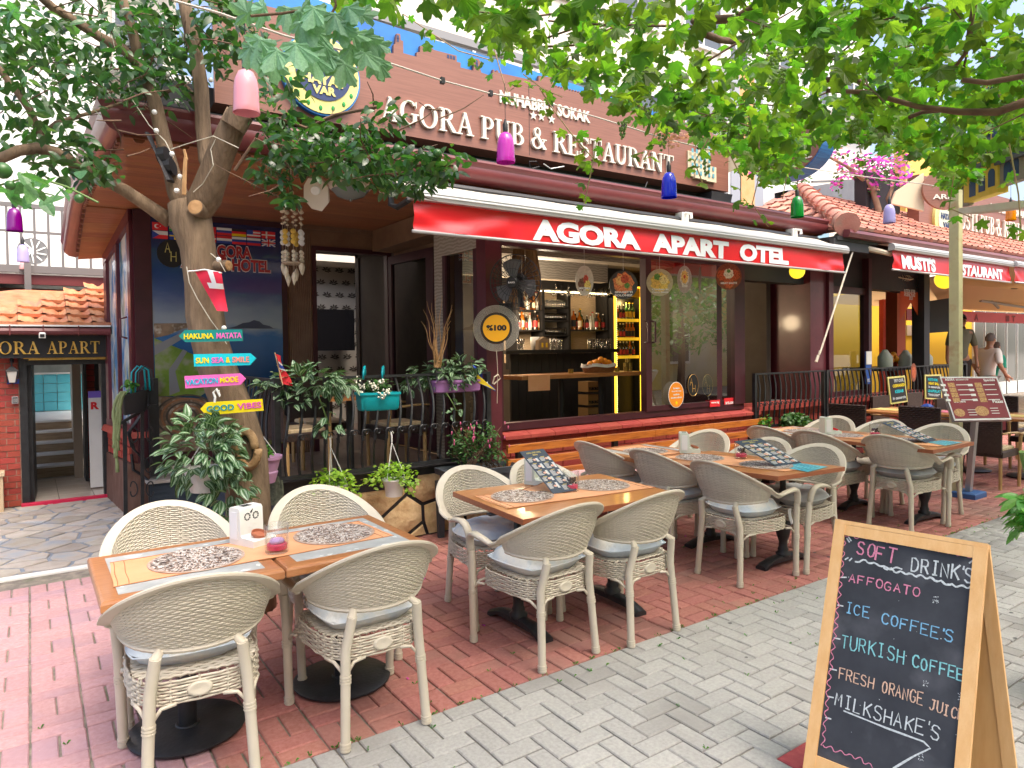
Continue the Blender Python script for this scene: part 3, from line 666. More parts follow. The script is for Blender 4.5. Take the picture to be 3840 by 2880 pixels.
while x<3.7:
 b.prism([(0,0),(.07,0),(.07,.03),(.055,.045),(.015,.045),(0,.03)],(x,5.375,SZ-.045+.045),XD,-ZD,YD,.012);x+=.14
b.box(.56,8.74,5.355,5.375,SZ-.02,SZ+.12)
obj('soffit_trim',b,M_SOFFX,B1)
b=MB();y=5.45
while y<9.0:
 t=(y-5.36)/(9.13-5.36);q=V((C9 .x+(D9 .x-C9 .x)*t,y,SZ if y<8.06 else SZ+(D9 .z-SZ)*(y-8.06)/1.07))
 b.obox(q+V((-.02,.03,-.005)),(.012,0,0),(0,.03,0),(0,0,.035));y+=.1
obj('soffit_trim',b,M_SOFFX,B1,kind='stuff')
def sweep(mb,prof,path,up=ZD):
 k=len(prof);base=len(mb.v)
 for i,(P0,side_)in enumerate(path):
  for(a,h)in prof:mb.v.append(tuple(V(P0)+V(side_)*a+up*h))
 for i in range(len(path)-1):
  for j in range(k-1):mb.f.append((base+i*k+j,base+(i+1)*k+j,base+(i+1)*k+j+1,base+i*k+j+1));mb.m.append(0)
 mb.f.append(tuple(base+j for j in range(k)));mb.m.append(0);mb.f.append(tuple(base+(len(path)-1)*k+j for j in reversed(range(k))));mb.m.append(0)
GP=[(0,0),(.03,-.012),(.09,0),(.13,.035),(.145,.08),(.14,.115),(.155,.135),(.165,.155),(.16,.175),(.145,.18),(.13,.165),(.02,.16),(0,.235),(-.03,.235)]
b=MB();cor=V((.56,5.35,SZ));farp=PY(m1(600,565),9.13)
sweep(b,GP,[(cor+V((-.0,0,0)),V((-1,-1,0))),(V((3.2,5.35,SZ)),(0,-1,0)),(V((6,5.35,SZ)),(0,-1,0)),(V((8.73,5.35,SZ)),(0,-1,0))])
obj('gutter',b,M_GUTTER,B1,smooth='auto')
b=MB();mid=V((C9 .x+(D9 .x-C9 .x)*.72,8.06,SZ))
sweep(b,GP,[(V((D9 .x,9.13,D9 .z)),V((-1,-.05,0))),(mid,V((-1,0,0))),(cor,V((-1,-1,0)))])
obj('gutter',b,M_GUTTER,B1,smooth='auto')
YB=8.06
b=MB();b.box(.90,1.06,YB-.05,YB+.08,.46,3.11);b.box(2.385,2.45,YB-.03,YB+.08,.46,3.1);b.box(1.06,2.385,YB-.03,YB+.06,3.045,3.11);b.box(1.06,2.385,YB-.03,YB+.06,.46,.60)
obj('mural_frame',b,M_MAROOND,B1)
b=MB();b.box(2.45,2.75,YB,YB+.1,.46,3.1)
for i in range(13):b.tube([(2.462+i*.0225,YB,.46),(2.462+i*.0225+.003*math.sin(i),YB,1.6),(2.462+i*.0225,YB,3.1)],.0095,6)
obj('ribbed_column',b,M_COLB,B1,smooth='auto')
b=MB();b.box(2.75,3.86,YB,YB+.1,2.88,3.1);b.box(2.45,3.84,YB-.03,YB-.002,3.07,3.115);obj('door_lintel',b,M_COLB,B1)
b=MB();b.box(2.75,2.80,YB-.02,YB+.08,.46,2.88);b.box(3.70,3.76,YB-.02,YB+.08,.46,2.88);b.box(2.80,3.70,YB-.02,YB+.08,2.83,2.88);obj('door_frame',b,M_MAROOND,B1)
h0=V((3.71,7.98,0));r_=ray(*m2(1510,900));t_=6.95/r_.y;h1=V((r_.x*t_,6.95,0));du=(h1-h0);dl=du.length;du.normalize();dn=V((du.y,-du.x,0))
dleaf=None
b=MB()
def leafbox(a0,a1,z0,z1,t=.025):
 p=[h0+du*a0+dn*t,h0+du*a1+dn*t,h0+du*a1-dn*t,h0+du*a0-dn*t]
 if(p[1]-p[0]).cross(p[2]-p[1]).z<0:p=p[::-1]
 b.hexa([(q.x,q.y,z0)for q in p]+[(q.x,q.y,z1)for q in p])
leafbox(0,.07,.5,2.8);leafbox(dl-.16,dl,.5,2.8);leafbox(.07,dl-.16,.5,.66);leafbox(.07,dl-.16,2.7,2.8)
dleaf=obj('door',b,M_MAROOND,B1)
b=MB();p0,p1=h0+du*.07,h0+du*(dl-.16);b.add([(p0 .x,p0 .y,.66),(p1 .x,p1 .y,.66),(p1 .x,p1 .y,2.7),(p0 .x,p0 .y,2.7)],[(0,1,2,3)]);obj('pane',b,M_GLASSD,dleaf)
b=MB();hp=h0+du*(dl-.1)-dn*.05;b.tube([hp+ZD*1.45-(-dn)*.02,hp+ZD*1.45-dn*.05,hp+ZD*1.05-dn*.05,hp+ZD*1.05],.011,6);obj('handle',b,M_MAROON,dleaf)
b=MB()
def wl(y):return 3.50
def wbox(y0,y1,z0,z1,t0=0.0,t1=.08):
 b.hexa([(wl(y0)+t0,y0,z0),(wl(y0)+t1,y0,z0),(wl(y1)+t1,y1,z0),(wl(y1)+t0,y1,z0),(wl(y0)+t0,y0,z1),(wl(y0)+t1,y0,z1),(wl(y1)+t1,y1,z1),(wl(y1)+t0,y1,z1)])
wbox(6.28,6.45,.46,3.11);wbox(5.62,6.28,2.6,3.11)
obj('bar_side_wall',b,M_INTC,B1)
b=MB();b.box(3.80,3.85,6.46,8.05,.46,3.11);b.box(3.59,3.80,6.452,6.50,.46,3.11);b.box(3.5,3.8,6.5,8.02,2.86,3.11);obj('bar_side_wall',b,M_COLB,B1)
b=MB();wbox(5.62,6.45,.46,.52,0,.06);wbox(6.22,6.279,.52,2.599,.0,.06);wbox(5.62,5.68,.52,2.599,.0,.06);sw=obj('side_window_frame',b,M_MAROOND,B1)
b=MB();b.add([(wl(5.68)+.02,5.68,.52),(wl(6.4)+.02,6.22,.52),(wl(6.4)+.02,6.22,2.6),(wl(5.68)+.02,5.68,2.6)],[(0,1,2,3)]);obj('pane',b,M_GLASSD,sw)
YF=5.46
b=MB();b.box(3.49,3.655,YF-.02,YF+.14,.46,3.1);obj('pillar',b,M_MAROON,B1)
b=MB();b.box(3.66,7.36,YF+.03,YF+.2,0,.78);obj('brick_backing',b,M_MORTAR,B1)
brick_course(B1,(3.66,YF+.03,.0),(1,0,0),3.70,.0,.775,(0,-1,0),bl=.215,bh=.075,g=.008,m_=M_BRICKRED,seed=2,proud=.01)
brick_course(B1,(7.36,YF+.03,.0),(0,1,0),.5,.0,.775,(1,0,0),bl=.215,bh=.075,g=.008,m_=M_BRICKRED,seed=2,proud=.01)
x=3.66
while x<7.38:
 q=MB();q.hexa([(x+.003,YF-.06,.782),(x+.297,YF-.06,.782),(x+.297,YF+.10,.782),(x+.003,YF+.10,.782),(x+.003,YF-.06,.815),(x+.297,YF-.06,.815),(x+.297,YF+.10,.875),(x+.003,YF+.10,.875)]);obj('sill_brick',q,M_SILL,B1);x+=.3
def XF(p,y=YF):return PY(p,y).x
x1a,x1b=XF(m3(1155,900)),XF(m3(1200,900));x2a,x2b=XF(m3(1758,900)),XF(m3(1800,900));x3a,x3b=XF(m3(1890,900)),XF(m3(1975,900))
b=MB();b.box(3.655,x3b,YF+.02,YF+.12,.86,.93);b.box(3.655,x3b,YF+.02,YF+.12,2.62,2.72)
b.box(x1a,x1b,YF+.0,YF+.09,.93,2.62);b.box(x2a,x2b,YF+.03,YF+.1,.93,2.62);b.box(x3a,x3b,YF+.0,YF+.12,.93,2.62);b.box(3.655,3.70,YF+.02,YF+.1,.93,2.62)
b.box(x1b,x2a,YF+.005,YF+.075,.93,.985);b.box(x2b,x3a,YF+.035,YF+.1,.93,.985)
bf=obj('sliding_window_frame',b,M_MAROOND,B1)
for a,c,yy in((x1b,x2a,YF+.03),(x2b,x3a,YF+.06)):
 q=MB();q.add([(a,yy,.985),(c,yy,.985),(c,yy,2.62),(a,yy,2.62)],[(0,1,2,3)]);obj('pane',q,M_GLASS,bf)
for px in(1145,1205):
 hx=XF(m3(px,1090));q=MB();q.tube([(hx,YF-.0,1.93),(hx,YF-.05,1.92),(hx,YF-.05,1.70),(hx,YF,1.69)],.011,6);obj('handle',q,M_MAROOND,bf)
b=MB();b.box(3.66,7.36,YF+.05,YF+.16,2.72,3.10);obj('header_wall',b,M_INTC,B1)
b=MB();b.box(7.27,7.36,YF+.15,6.6,.78,3.1);obj('return_wall',b,M_MAROOND,B1)
b=MB();b.box(3.62,8.9,5.6,9.4,.38,.44);obj('bar_floor',b,mat('bar_floor',(.10,.06,.04),.5),B1)
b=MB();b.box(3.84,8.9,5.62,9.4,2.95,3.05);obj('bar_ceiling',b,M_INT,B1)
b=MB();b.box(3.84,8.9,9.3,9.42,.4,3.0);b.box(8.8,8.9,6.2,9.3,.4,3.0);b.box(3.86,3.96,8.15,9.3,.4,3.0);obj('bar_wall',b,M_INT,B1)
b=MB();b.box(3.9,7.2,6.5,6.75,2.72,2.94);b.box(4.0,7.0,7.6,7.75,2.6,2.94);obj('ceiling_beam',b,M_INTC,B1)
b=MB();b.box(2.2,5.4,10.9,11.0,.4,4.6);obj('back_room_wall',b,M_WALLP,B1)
b=MB();b.box(2.2,5.4,8.2,9.5,3.0,3.1);b.box(2.1,2.2,8.2,11,.4,3.1);b.box(4.6,4.7,9.5,11,.4,3.1);obj('back_room_cut_ceiling',b,M_INT,B1)  # ceiling stops short: made-up opening to let sky light into the room
b=MB();b.box(2.2,5.4,8.1,11,.38,.45);obj('back_room_floor',b,M_PORCHF,B1)
T=MB()
for k in range(5):
 a=R_(-10+k*50);T.add([(0,0,0),(math.cos(a)*.05-.014*math.sin(a),0,math.sin(a)*.035+.014*math.cos(a)),(math.cos(a)*.085,0,math.sin(a)*.06),(math.cos(a)*.05+.014*math.sin(a),0,math.sin(a)*.035-.014*math.cos(a))],[(0,3,2,1)])
T.add([(-.03,0,-.03),(.04,0,-.035),(.045,0,-.02),(-.02,0,-.012)],[(0,1,2,3)])
xf=[]
for i in range(13):
 for j in range(12):
  px,pz=2.6+i*.21,.75+j*.2
  if 2.75+.0<px<4.0 and 1.0<pz<1.0:continue
  xf.append(M4((px+(.1 if j%2 else 0),10.89,pz),Matrix.Rotation(random.uniform(-.2,.2),3,'Y'),1))
pieces(B1,'wallpaper_motif',T,xf,M_WALLP2,0,'wallpaper_motifs')
b=MB();b.box(.62,7.42,5.95,6.05,3.3,3.75);b.box(.62,8.7,5.3,9.2,3.30,3.34);obj('roof_edge',b,M_DARK,B1)
b=MB();b.hexa([(7.0,5.72,3.38),(7.36,5.72,3.38),(7.42,6.0,3.30),(7.0,6.0,3.30),(7.0,5.7,3.57),(7.40,5.7,3.57),(7.46,6.0,3.57),(7.0,6.0,3.57)]);obj('roof_edge',b,M_DARK,B1)
mu=thing('mural_poster','large glossy printed poster of a coastal town under blue sky with rows of flags','poster',(1.72,YB-.03,.6))
def muralmat():
 M=bpy.data.materials.new('mural_print');M.use_nodes=True;N=M.node_tree.nodes;L=M.node_tree.links;P=N['Principled BSDF']
 P.inputs['Roughness'].default_value=.18;P.inputs['Coat Weight'].default_value=.6;P.inputs['Coat Roughness'].default_value=.03
 tc=N.new('ShaderNodeTexCoord');sp=N.new('ShaderNodeSeparateXYZ');L.new(tc.outputs['Object'],sp.inputs[0])
 ns=N.new('ShaderNodeTexNoise');ns.inputs['Scale'].default_value=2.2;ns.inputs['Detail'].default_value=7
 mp=N.new('ShaderNodeMapping');mp.inputs['Scale'].default_value=(1,1,2.2);L.new(tc.outputs['Object'],mp.inputs[0]);L.new(mp.outputs[0],ns.inputs['Vector'])
 ma=N.new('ShaderNodeMath');ma.operation='MULTIPLY_ADD';ma.inputs[1].default_value=.25;L.new(ns.outputs['Fac'],ma.inputs[0]);L.new(sp.outputs['Z'],ma.inputs[2])
 mr=N.new('ShaderNodeMapRange');mr.inputs['From Min'].default_value=.12;mr.inputs['From Max'].default_value=2.5;L.new(ma.outputs[0],mr.inputs['Value'])
 cr=N.new('ShaderNodeValToRGB');e=cr.color_ramp;e.elements[0].color=(.20,.22,.07,1);e.elements[0].position=0;e.elements[1].color=(.006,.016,.085,1);e.elements[1].position=1
 for p,c in((.10,(.16,.12,.07,1)),(.20,(.03,.08,.15,1)),(.33,(.012,.055,.16,1)),(.52,(.02,.13,.36,1)),(.555,(.30,.36,.42,1)),(.62,(.22,.28,.38,1)),(.70,(.06,.10,.27,1)),(.80,(.018,.045,.20,1)),(.90,(.009,.022,.12,1))):
  q=e.elements.new(p);q.color=c
 L.new(mr.outputs[0],cr.inputs[0]);L.new(cr.outputs[0],P.inputs['Base Color']);return M
MUR=muralmat()
b=MB();b.box(1.06,2.385,YB-.045,YB-.032,.60,3.045);obj('poster_sheet',b,MUR,mu)
def on_mural(poly,m_,t=.002,name='print',parent=mu,dz=0):
 return obj(name,MB().prism([(a,c)for a,c in poly],(0,YB-.0455-dz,0),XD,ZD,-YD,t),m_,parent)
M_TOWN=mat('print_town',(.30,.20,.13),.3,(.14,.09,.06),9,col3=(.60,.55,.48),s3=14,coat=.5);M_GREENP=mat('print_green',(.11,.22,.02),.3,(.20,.30,.05),6,coat=.5,col3=(.30,.30,.25),s3=7);M_ROADP=mat('print_road',(.22,.23,.25),.3,coat=.5)
on_mural([(1.07,.61),(2.0,.61),(1.95,.8),(1.62,.95),(1.55,1.15),(1.07,1.2)],M_TOWN,.001)
on_mural([(1.07,1.2),(1.5,1.18),(1.66,1.28),(1.70,1.42),(1.60,1.56),(1.45,1.62),(1.07,1.80)],M_GREENP,.0014)
on_mural([(1.07,1.62),(1.35,1.80),(1.52,1.86),(1.52,1.88),(1.33,1.86),(1.07,1.72)],M_ROADP,.002)
on_mural([(1.2,1.2),(1.3,1.24),(1.26,1.45),(1.38,1.66),(1.34,1.68),(1.2,1.47)],M_ROADP,.0024)
on_mural([(1.07,1.80),(1.2,1.83),(1.35,1.90),(1.5,1.93),(1.5,1.96),(1.07,1.95)],M_TOWN,.0017)
on_mural([(1.55,.62),(2.0,.62),(2.1,.75),(1.95,1.1),(1.8,1.25),(1.7,1.2),(1.66,.9)],mat('print_rock',(.22,.18,.07),.4,(.07,.06,.04),12),.0026)
for k in range(5):
 a=MB();n=20;r0=.08+k*.05
 for i in range(n):
  t0,t1=R_(-20+i*14),R_(-20+(i+1)*14);c=(1.36,.98)
  a.prism([(c[0]+math.cos(t0)*r0,c[1]+math.sin(t0)*r0*.75),(c[0]+math.cos(t0)*(r0+.022),c[1]+math.sin(t0)*(r0+.022)*.75),(c[0]+math.cos(t1)*(r0+.022),c[1]+math.sin(t1)*(r0+.022)*.75),(c[0]+math.cos(t1)*r0,c[1]+math.sin(t1)*r0*.75)][::1],(0,YB-.0455,0),XD,ZD,-YD,.0036+k*.0003)
 obj('print',a,pm('print_ring%s'%('' if k%2 else '_dark'),(.34,.16,.08)if k%2 else(.08,.07,.06),.3),mu)
b=MB();b.prism([(1.79,1.905),(1.88,1.93),(1.95,1.965),(2.02,1.975),(2.07,2.0),(2.13,1.985),(2.17,1.95),(2.24,1.935),(2.28,1.91),(2.33,1.905)],(0,YB-.0455,0),XD,ZD,-YD,.002);obj('print',b,pm('print_cape',(.05,.06,.11),.3),mu)
FL={'tr':None}
def flag(x,z,w_,h,bands,vert=False,extra=None):
 n=len(bands)
 for i,c in enumerate(bands):
  if vert:on_mural([(x+w_*i/n,z),(x+w_*(i+1)/n,z),(x+w_*(i+1)/n,z+h),(x+w_*i/n,z+h)],c,.002)
  else:on_mural([(x,z+h*(n-1-i)/n),(x+w_,z+h*(n-1-i)/n),(x+w_,z+h*(n-i)/n),(x,z+h*(n-i)/n)],c,.002)
 if extra:
  for poly,c in extra:on_mural([(x+w_*a,z+h*b_)for a,b_ in poly],c,.003)
cross=lambda c:[([(0,.42),(1,.42),(1,.58),(0,.58)],c),([(.3,0),(.42,0),(.42,1),(.3,1)],c)]
fz1,fz2,fw_,fh=2.915,2.828,.145,.080
flag(1.075,fz1,fw_,fh,[P_RED],extra=[([(.30+.17*math.cos(a),.5+.28*math.sin(a))for a in[R_(60+i*30)for i in range(9)]]+[(.36+.12*math.cos(a),.5+.2*math.sin(a))for a in[R_(300-i*40)for i in range(7)]],P_WHT),([(.48,.5),(.56,.44),(.54,.53),(.58,.6),(.51,.58)],P_WHT)])
flag(1.235,fz1,fw_,fh,[P_RED,P_WHT,P_GREEN]);flag(1.392,fz1,fw_,fh,[P_BLK,P_RED,P_YEL],True);flag(1.548,fz1,fw_,fh,[P_GREEN,P_WHT,P_RED],True)
flag(1.70,fz1,.155,fh,[P_WHT,P_BLUE,P_RED]);flag(1.856,fz1,.15,fh,[P_BLK,P_RED,P_YEL]);
flag(2.172,fz1,.15,fh,[P_RED],extra=cross(P_WHT))
flag(1.075,fz2,fw_,fh,[P_WHT,P_RED],extra=[([(0,0),(.45,.5),(0,1)],P_BLUE)]);flag(1.235,fz2,fw_,fh,[P_BLUE],extra=cross(P_YEL));flag(1.392,fz2,fw_,fh,[P_WHT],extra=cross(P_BLUE));flag(1.548,fz2,fw_,fh,[P_RED],extra=cross(P_WHT))
flag(1.70,fz2,.155,fh,[P_RED,P_WHT,P_BLUE]);flag(1.856,fz2,.15,fh,[P_WHT,P_BLUE,P_RED])
ux=[([(0,.4),(1,.4),(1,.6),(0,.6)],P_RED),([(.42,0),(.58,0),(.58,1),(.42,1)],P_RED)]
flag(2.172,fz2,.15,fh,[P_BLUE],extra=[([(0,0),(.1,0),(1,.88),(1,1),(.9,1),(0,.12)],P_WHT),([(.9,0),(1,0),(1,.12),(.1,1),(0,1),(0,.88)],P_WHT),([(0,.34),(1,.34),(1,.66),(0,.66)],P_WHT),([(.36,0),(.64,0),(.64,1),(.36,1)],P_WHT)])
on_mural([(2.172,fz2+.033),(2.322,fz2+.033),(2.322,fz2+.047),(2.172,fz2+.047)],P_RED,.004);on_mural([(2.24,fz2),(2.254,fz2),(2.254,fz2+.08),(2.24,fz2+.08)],P_RED,.0045)
flag(2.015,fz1,.145,fh,[P_RED,P_WHT,P_RED,P_WHT,P_RED],extra=[([(0,.4),(.45,.4),(.45,1),(0,1)],P_BLUE)]);flag(2.015,fz2,.145,fh,[P_WHT,P_BLUE,P_RED])
n=48;rr=lambda i:.135*(1+.035*(i%2))
on_mural([(1.25+rr(i)*math.cos(2*math.pi*i/n),2.68+rr(i)*1.05*math.sin(2*math.pi*i/n))for i in range(n)],P_BLK,.002,'emblem')
for ch,a,c in(('A',1.19,2.69),('H',1.245,2.60)):obj('lettering',strokes(ch,(a,YB-.049,c),XD,ZD,.10,r=.004,W=.07),M_GOLDP,mu)
M_PRR=pm('print_red_letter',(.45,.02,.03),.4)
for s_,pl,pr,W0 in(('AGORA',m1(1725,585),m1(2088,597),0),('APART',m1(1500,665),m1(1880,690),0),('HOTEL',m1(1925,692),m2(142,722),0)):
 a,c=PY(pl,YB-.05),PY(pr,YB-.05);x,z,W_=a.x,(a.z+c.z)/2,c.x-a.x
 text(mu,s_,(x-.008,YB-.0475,z-.008),XD,ZD,W_+.016,.150,P_WHT,.001,.06)
 text(mu,s_,(x,YB-.049,z),XD,ZD,W_,.134,M_PRR,.001,.04)
# ================================================================ big sign above the roof
YS=5.75
sg=thing('restaurant_sign','long brown wood effect fascia sign with raised ivory letters above the roof','sign',(4.3,YS,3.57))
sky=[(590,165),(690,215),(740,228),(741,190),(748,188),(750,168),(753,145),(768,147),(770,172),(780,176),(781,226),(836,241),(836,222),(850,222),(850,195),(904,207),(906,212),(960,226),(1001,236),(1003,262),(1018,265),(1018,285),(1070,298),(1074,274),(1067,262),(1076,248),(1093,250),(1102,266),(1096,280),(1104,306),(1150,322),(1151,293),(1158,294),(1158,301),(1166,303),(1166,296),(1174,298),(1174,305),(1190,310),(1340,342),(1341,318),(1398,326),(1400,345),(1410,348),(1411,366)]
for k in range(12):sky+=[(1414+k*11.5,366+k*2.9),(1414+k*11.5,359+k*2.9),(1419+k*11.5,360+k*2.9),(1419+k*11.5,368+k*2.9)]
sky+=[(1600,412),(1700,430),(1740,436),(1786,447),(1790,470),(1796,490),(1822,496),(1826,470),(1838,492),(1870,500),(1876,470),(1900,465),(1945,478),(1948,520),(2000,548),(2040,556),(2044,520),(2060,524),(2062,560),(2102,570)]
top=[(PY(zK(*p),YS).x,PY(zK(*p),YS).z)for p in sky]
top2=[(x,max(z,4.24))for x,z in top]
xl,xr_=1.22,7.34
poly=[(xl,3.56),(xr_,3.60),(xr_,4.27)]+top2[::-1]+[(2.3,4.40),(xl,4.40)]
b=MB();b.prism(poly,(0,YS,0),XD,ZD,-YD,.035);
b.add([(xl,YS+.25,3.56),(xr_,YS+.25,3.60),(xr_,YS,3.60),(xl,YS,3.56),(xr_,YS+.25,4.27),(xr_,YS,4.27)],[(0,1,2,3),(1,4,5,2)])
obj('panel',b,M_SIGNW,sg)
b=MB();b.prism([(xl,3.95),(7.1,3.95),(6.6,4.36),(5.9,4.40),(4.6,4.47),(3.4,4.51),(2.5,4.55),(xl,4.66)],(0,YS+.03,0),XD,ZD,-YD,.02);obj('skyline_backing',b,M_SKYB,sg)
b=MB()
for(u,v)in((758,160),(758,172),(868,207),(879,209),(890,212),(966,240),(978,243),(990,246),(1084,262),(1085,275),(1086,287),(1750,445),(1760,447),(1770,450),(1892,492),(1932,502)):
 p=PY(zK(u,v),YS);s_=.016 if u<1800 else.03;b.box(p.x-s_*.7,p.x+s_*.7,YS-.0375,YS-.0355,p.z-s_,p.z+s_)
obj('skyline_windows',b,M_SIGNDK,sg,kind='stuff')
b=MB();p=PY(zK(1303,640),YS).x;b.box(p-.003,p+.003,YS-.0365,YS-.0352,3.6,4.3);obj('panel_seam',b,P_BLK,sg)
A0=PY(zK(682,500),YS);A1=PY(zK(1893,717),YS)
O_=V((A0 .x,YS-.036,3.665));U_=V((1,0,.003)).normalized()
serif(sg,'AGORA PUB & RESTAURANT',O_,U_,ZD,A1 .x-A0 .x,.215,M_IVORY,.03)
text(sg,'MUHABBET SOKAK',(3.85,YS-.036,4.055),XD,ZD,1.17,.125,M_IVORY,.015,.035)
for k,(u,v)in enumerate(((1317,484),(1350,489),(1392,500))):
 p=PY(zK(u,v),YS);obj('star',MB().prism([(p.x+(.05 if i%2==0 else.02)*math.sin(i*math.pi/5),p.z+(.05 if i%2==0 else.02)*math.cos(i*math.pi/5))for i in range(10)][::-1],(0,YS-.036,0),XD,ZD,-YD,.012),M_IVORY,sg)
lg=MB();n=48
def disc(mb,cx,cz,r,y,t,n=48,sq=1.0):mb.prism([(cx+r*math.cos(2*math.pi*i/n),cz+r*sq*math.sin(2*math.pi*i/n))for i in range(n)],(0,y,0),XD,ZD,-YD,t);return mb
L1=obj('round_emblem',disc(MB(),2.05,3.93,.335,YS-.036,.05),M_SKYB,sg)
obj('emblem_ring',disc(MB(),2.05,3.93,.32,YS-.087,.01),M_GOLDP,L1);obj('emblem_disc',disc(MB(),2.06,3.95,.235,YS-.098,.006),M_SIGNDK,L1)
for s_,x,z,W_,H_ in(('SOKAKTA',1.90,3.94,.33,.065),('HAYAT',1.87,3.84,.38,.085),('VAR',1.96,3.76,.2,.07)):text(L1,s_,(x,YS-.105,z),XD,ZD,W_,H_,M_GOLDP,.006,.05)
b=MB()
for k,h in enumerate((.07,.10,.13,.11,.09,.10,.07)):b.box(1.93+k*.038,1.93+k*.038+.033,YS-.11,YS-.1045,4.015,4.015+h)
obj('emblem_skyline',b,M_GOLDP,L1,kind='stuff')
b=MB()
for k in range(9):a=R_(200+k*22);b.ball((2.05+.28*math.cos(a),YS-.1,3.93+.28*math.sin(a)),.016,6,sq=(1,.4,1.4))
obj('emblem_leaves',b,P_GREEN,L1,kind='stuff')
hb=MB();p=PY(zK(1955,745),YS);W_=PY(zK(2066,745),YS).x-p.x
for(a,c,z0,z1,t)in((0,.35,.0,.30,.02),(.35,.8,.0,.44,.03),(.62,1.0,-.03,.16,.04),(.2,.62,-.02,.12,.045)):hb.box(p.x+a*W_,p.x+c*W_,YS-.036-t,YS-.036,3.70+z0,3.70+z1)
hr=obj('house_relief',hb,M_CREAMP,sg)
wn=MB()
for i in range(6):
 for j in range(5):
  if(i<2 and j>3):continue
  x=p.x+W_*(.06+i*.155);z=3.72+j*.085
  if x>p.x+W_*.8 and j>1:continue
  wn.box(x,x+.035,YS-.085,YS-.083,z,z+.05)
obj('relief_windows',wn,pm('relief_window_blue',(.12,.35,.42)),hr,kind='stuff')
# ================================================================ awning
def awning(name,label,y0,yb,xL,xR,zb,zt,zbk,words,seams=()):
 aw=thing(name,label,'awning',((xL+xR)/2,(y0+yb)/2,zt))
 fo=.9 if words and words[0][1]-xL>1 else.10
 def fn(a,c):
  x=xL+.01+(xR-xL-.02)*a;z=zb+.02+(zt-zb-.02)*c
  wv=.011*math.sin(x*2.3+c*1.5)+.007*math.sin(x*1.1-c*2)+(.014*math.sin(x*6-c*6)if x<xL+fo or x>xR-fo*.6 else 0)
  e=max(0,1-a/.12);e2=max(0,(a-.86)/.14)
  return(x,y0-.012*(1-c)+wv*(1-c*.7)+(.02*math.sin((a*60+c*9)))*(e+e2)*.6*(1-c),z)
 obj('valance',MB().grid(fn,120,8),M_RED,aw,smooth=True)
 b=MB();b.tube([(xL-.01,y0-.012,zb+.008),(xR+.01,y0-.012,zb+.008)],.014,8);obj('bottom_rod',b,M_AWNM,aw,smooth=True)
 b=MB();prof=[(-.05,.0),(-.06,.03),(-.05,.075),(-.015,.10),(.03,.09),(.035,.0)]
 base=len(b.v)
 for x in(xL-.03,xR+.03):
  for(a,h)in prof:b.v.append((x,y0+a,zt+h))
 k=len(prof)
 for j in range(k):b.f.append((base+j,base+k+j,base+k+(j+1)%k,base+(j+1)%k));b.m.append(0)
 b.f+=[tuple(range(base+k-1,base-1,-1)),tuple(range(base+k,base+2*k))];b.m+=[0,0]
 b.box(xL-.03,xR+.03,y0-.064,y0-.058,zt+.028,zt+.034);b.box(xL-.03,xR+.03,y0-.062,y0-.056,zt+.052,zt+.056)
 obj('front_bar',b,M_AWNM,aw)
 def f2(a,c):
  x=xL+(xR-xL)*a;return(x,y0-.01+(yb-y0)*c,zt+.098+(zbk-zt-.098)*c-.02*math.sin(math.pi*c)+.004*math.sin(x*7)*c)
 obj('canopy_fabric',MB().grid(f2,60,8),M_AWNTOP,aw,smooth=True)
 for(s_,x0,x1,z0,h)in words:
  W_=x1-x0;co,fs=text_me(s_,.055,.02);mn,mx=co.min(0),co.max(0);mbt=MB();P=[]
  capn=(0,.729)
  for c in co:
   x=x0+(c[0]-mn[0])/(mx[0]-mn[0])*W_;z=z0+(c[1]+.03)/.79*h;a=(x-xL-.01)/(xR-xL-.02);q=fn(a,(z-zb-.02)/(zt-zb-.02))
   P.append((x,q[1]-.0075-.002*(c[2]+.01)/.02,z))
  mbt.add(P,fs);obj('lettering',mbt,M_WVINYL,aw)
 return aw
Y0=4.88
def wordpos(pl,pr,pt,y):a,c,t=PY(pl,y),PY(pr,y),PY(pt,y);return a.x,c.x,a.z,t.z
xL=PY(m2(1322,370),Y0).x;xR=PY(m4(718,708),Y0).x;zb=2.55;zt=2.80
wd=[]
for s_,pl,pr,pt in(('AGORA',m3(208,447),m3(1092,528),m3(208,447)),('APART',m3(1193,542),m3(1835,600),m3(0,0)),('OTEL',m3(1925,610),m4(246,648),m3(0,0))):
 a,c=PY(pl,Y0),PY(pr,Y0);wd.append((s_,a.x,c.x,2.588,.185))
aw1=awning('awning','long red awning valance lettered in white over the bar window',Y0,5.28,xL,xR,zb,zt,3.05,wd)
b=MB();b.box(xL-.04,xL,5.15,5.3,2.9,3.1);b.tube([(xL-.02,5.22,3.06),(xL-.02,5.22,2.82),(xL-.02,5.1,2.78),(xL-.02,Y0+.02,2.80)],.025,6);b.tube([(xL+.02,5.25,3.04),(xR,5.25,3.03)],.035,8);obj('arm',b,M_BLACK,aw1)
for u in(1120,1290*0+1460):
 pass
for q in(r2(1510,1500),m3(1460,255),m4(290,385)):
 p=PY(q,5.24);bb=MB();bb.box(p.x-.05,p.x+.05,5.2,5.3,p.z-.06,p.z+.05);bb.tube([(p.x,5.2,p.z+.04),(p.x,5.12,p.z+.02),(p.x,5.12,p.z-.03)],.018,6);obj('bracket',bb,M_PLW,aw1)
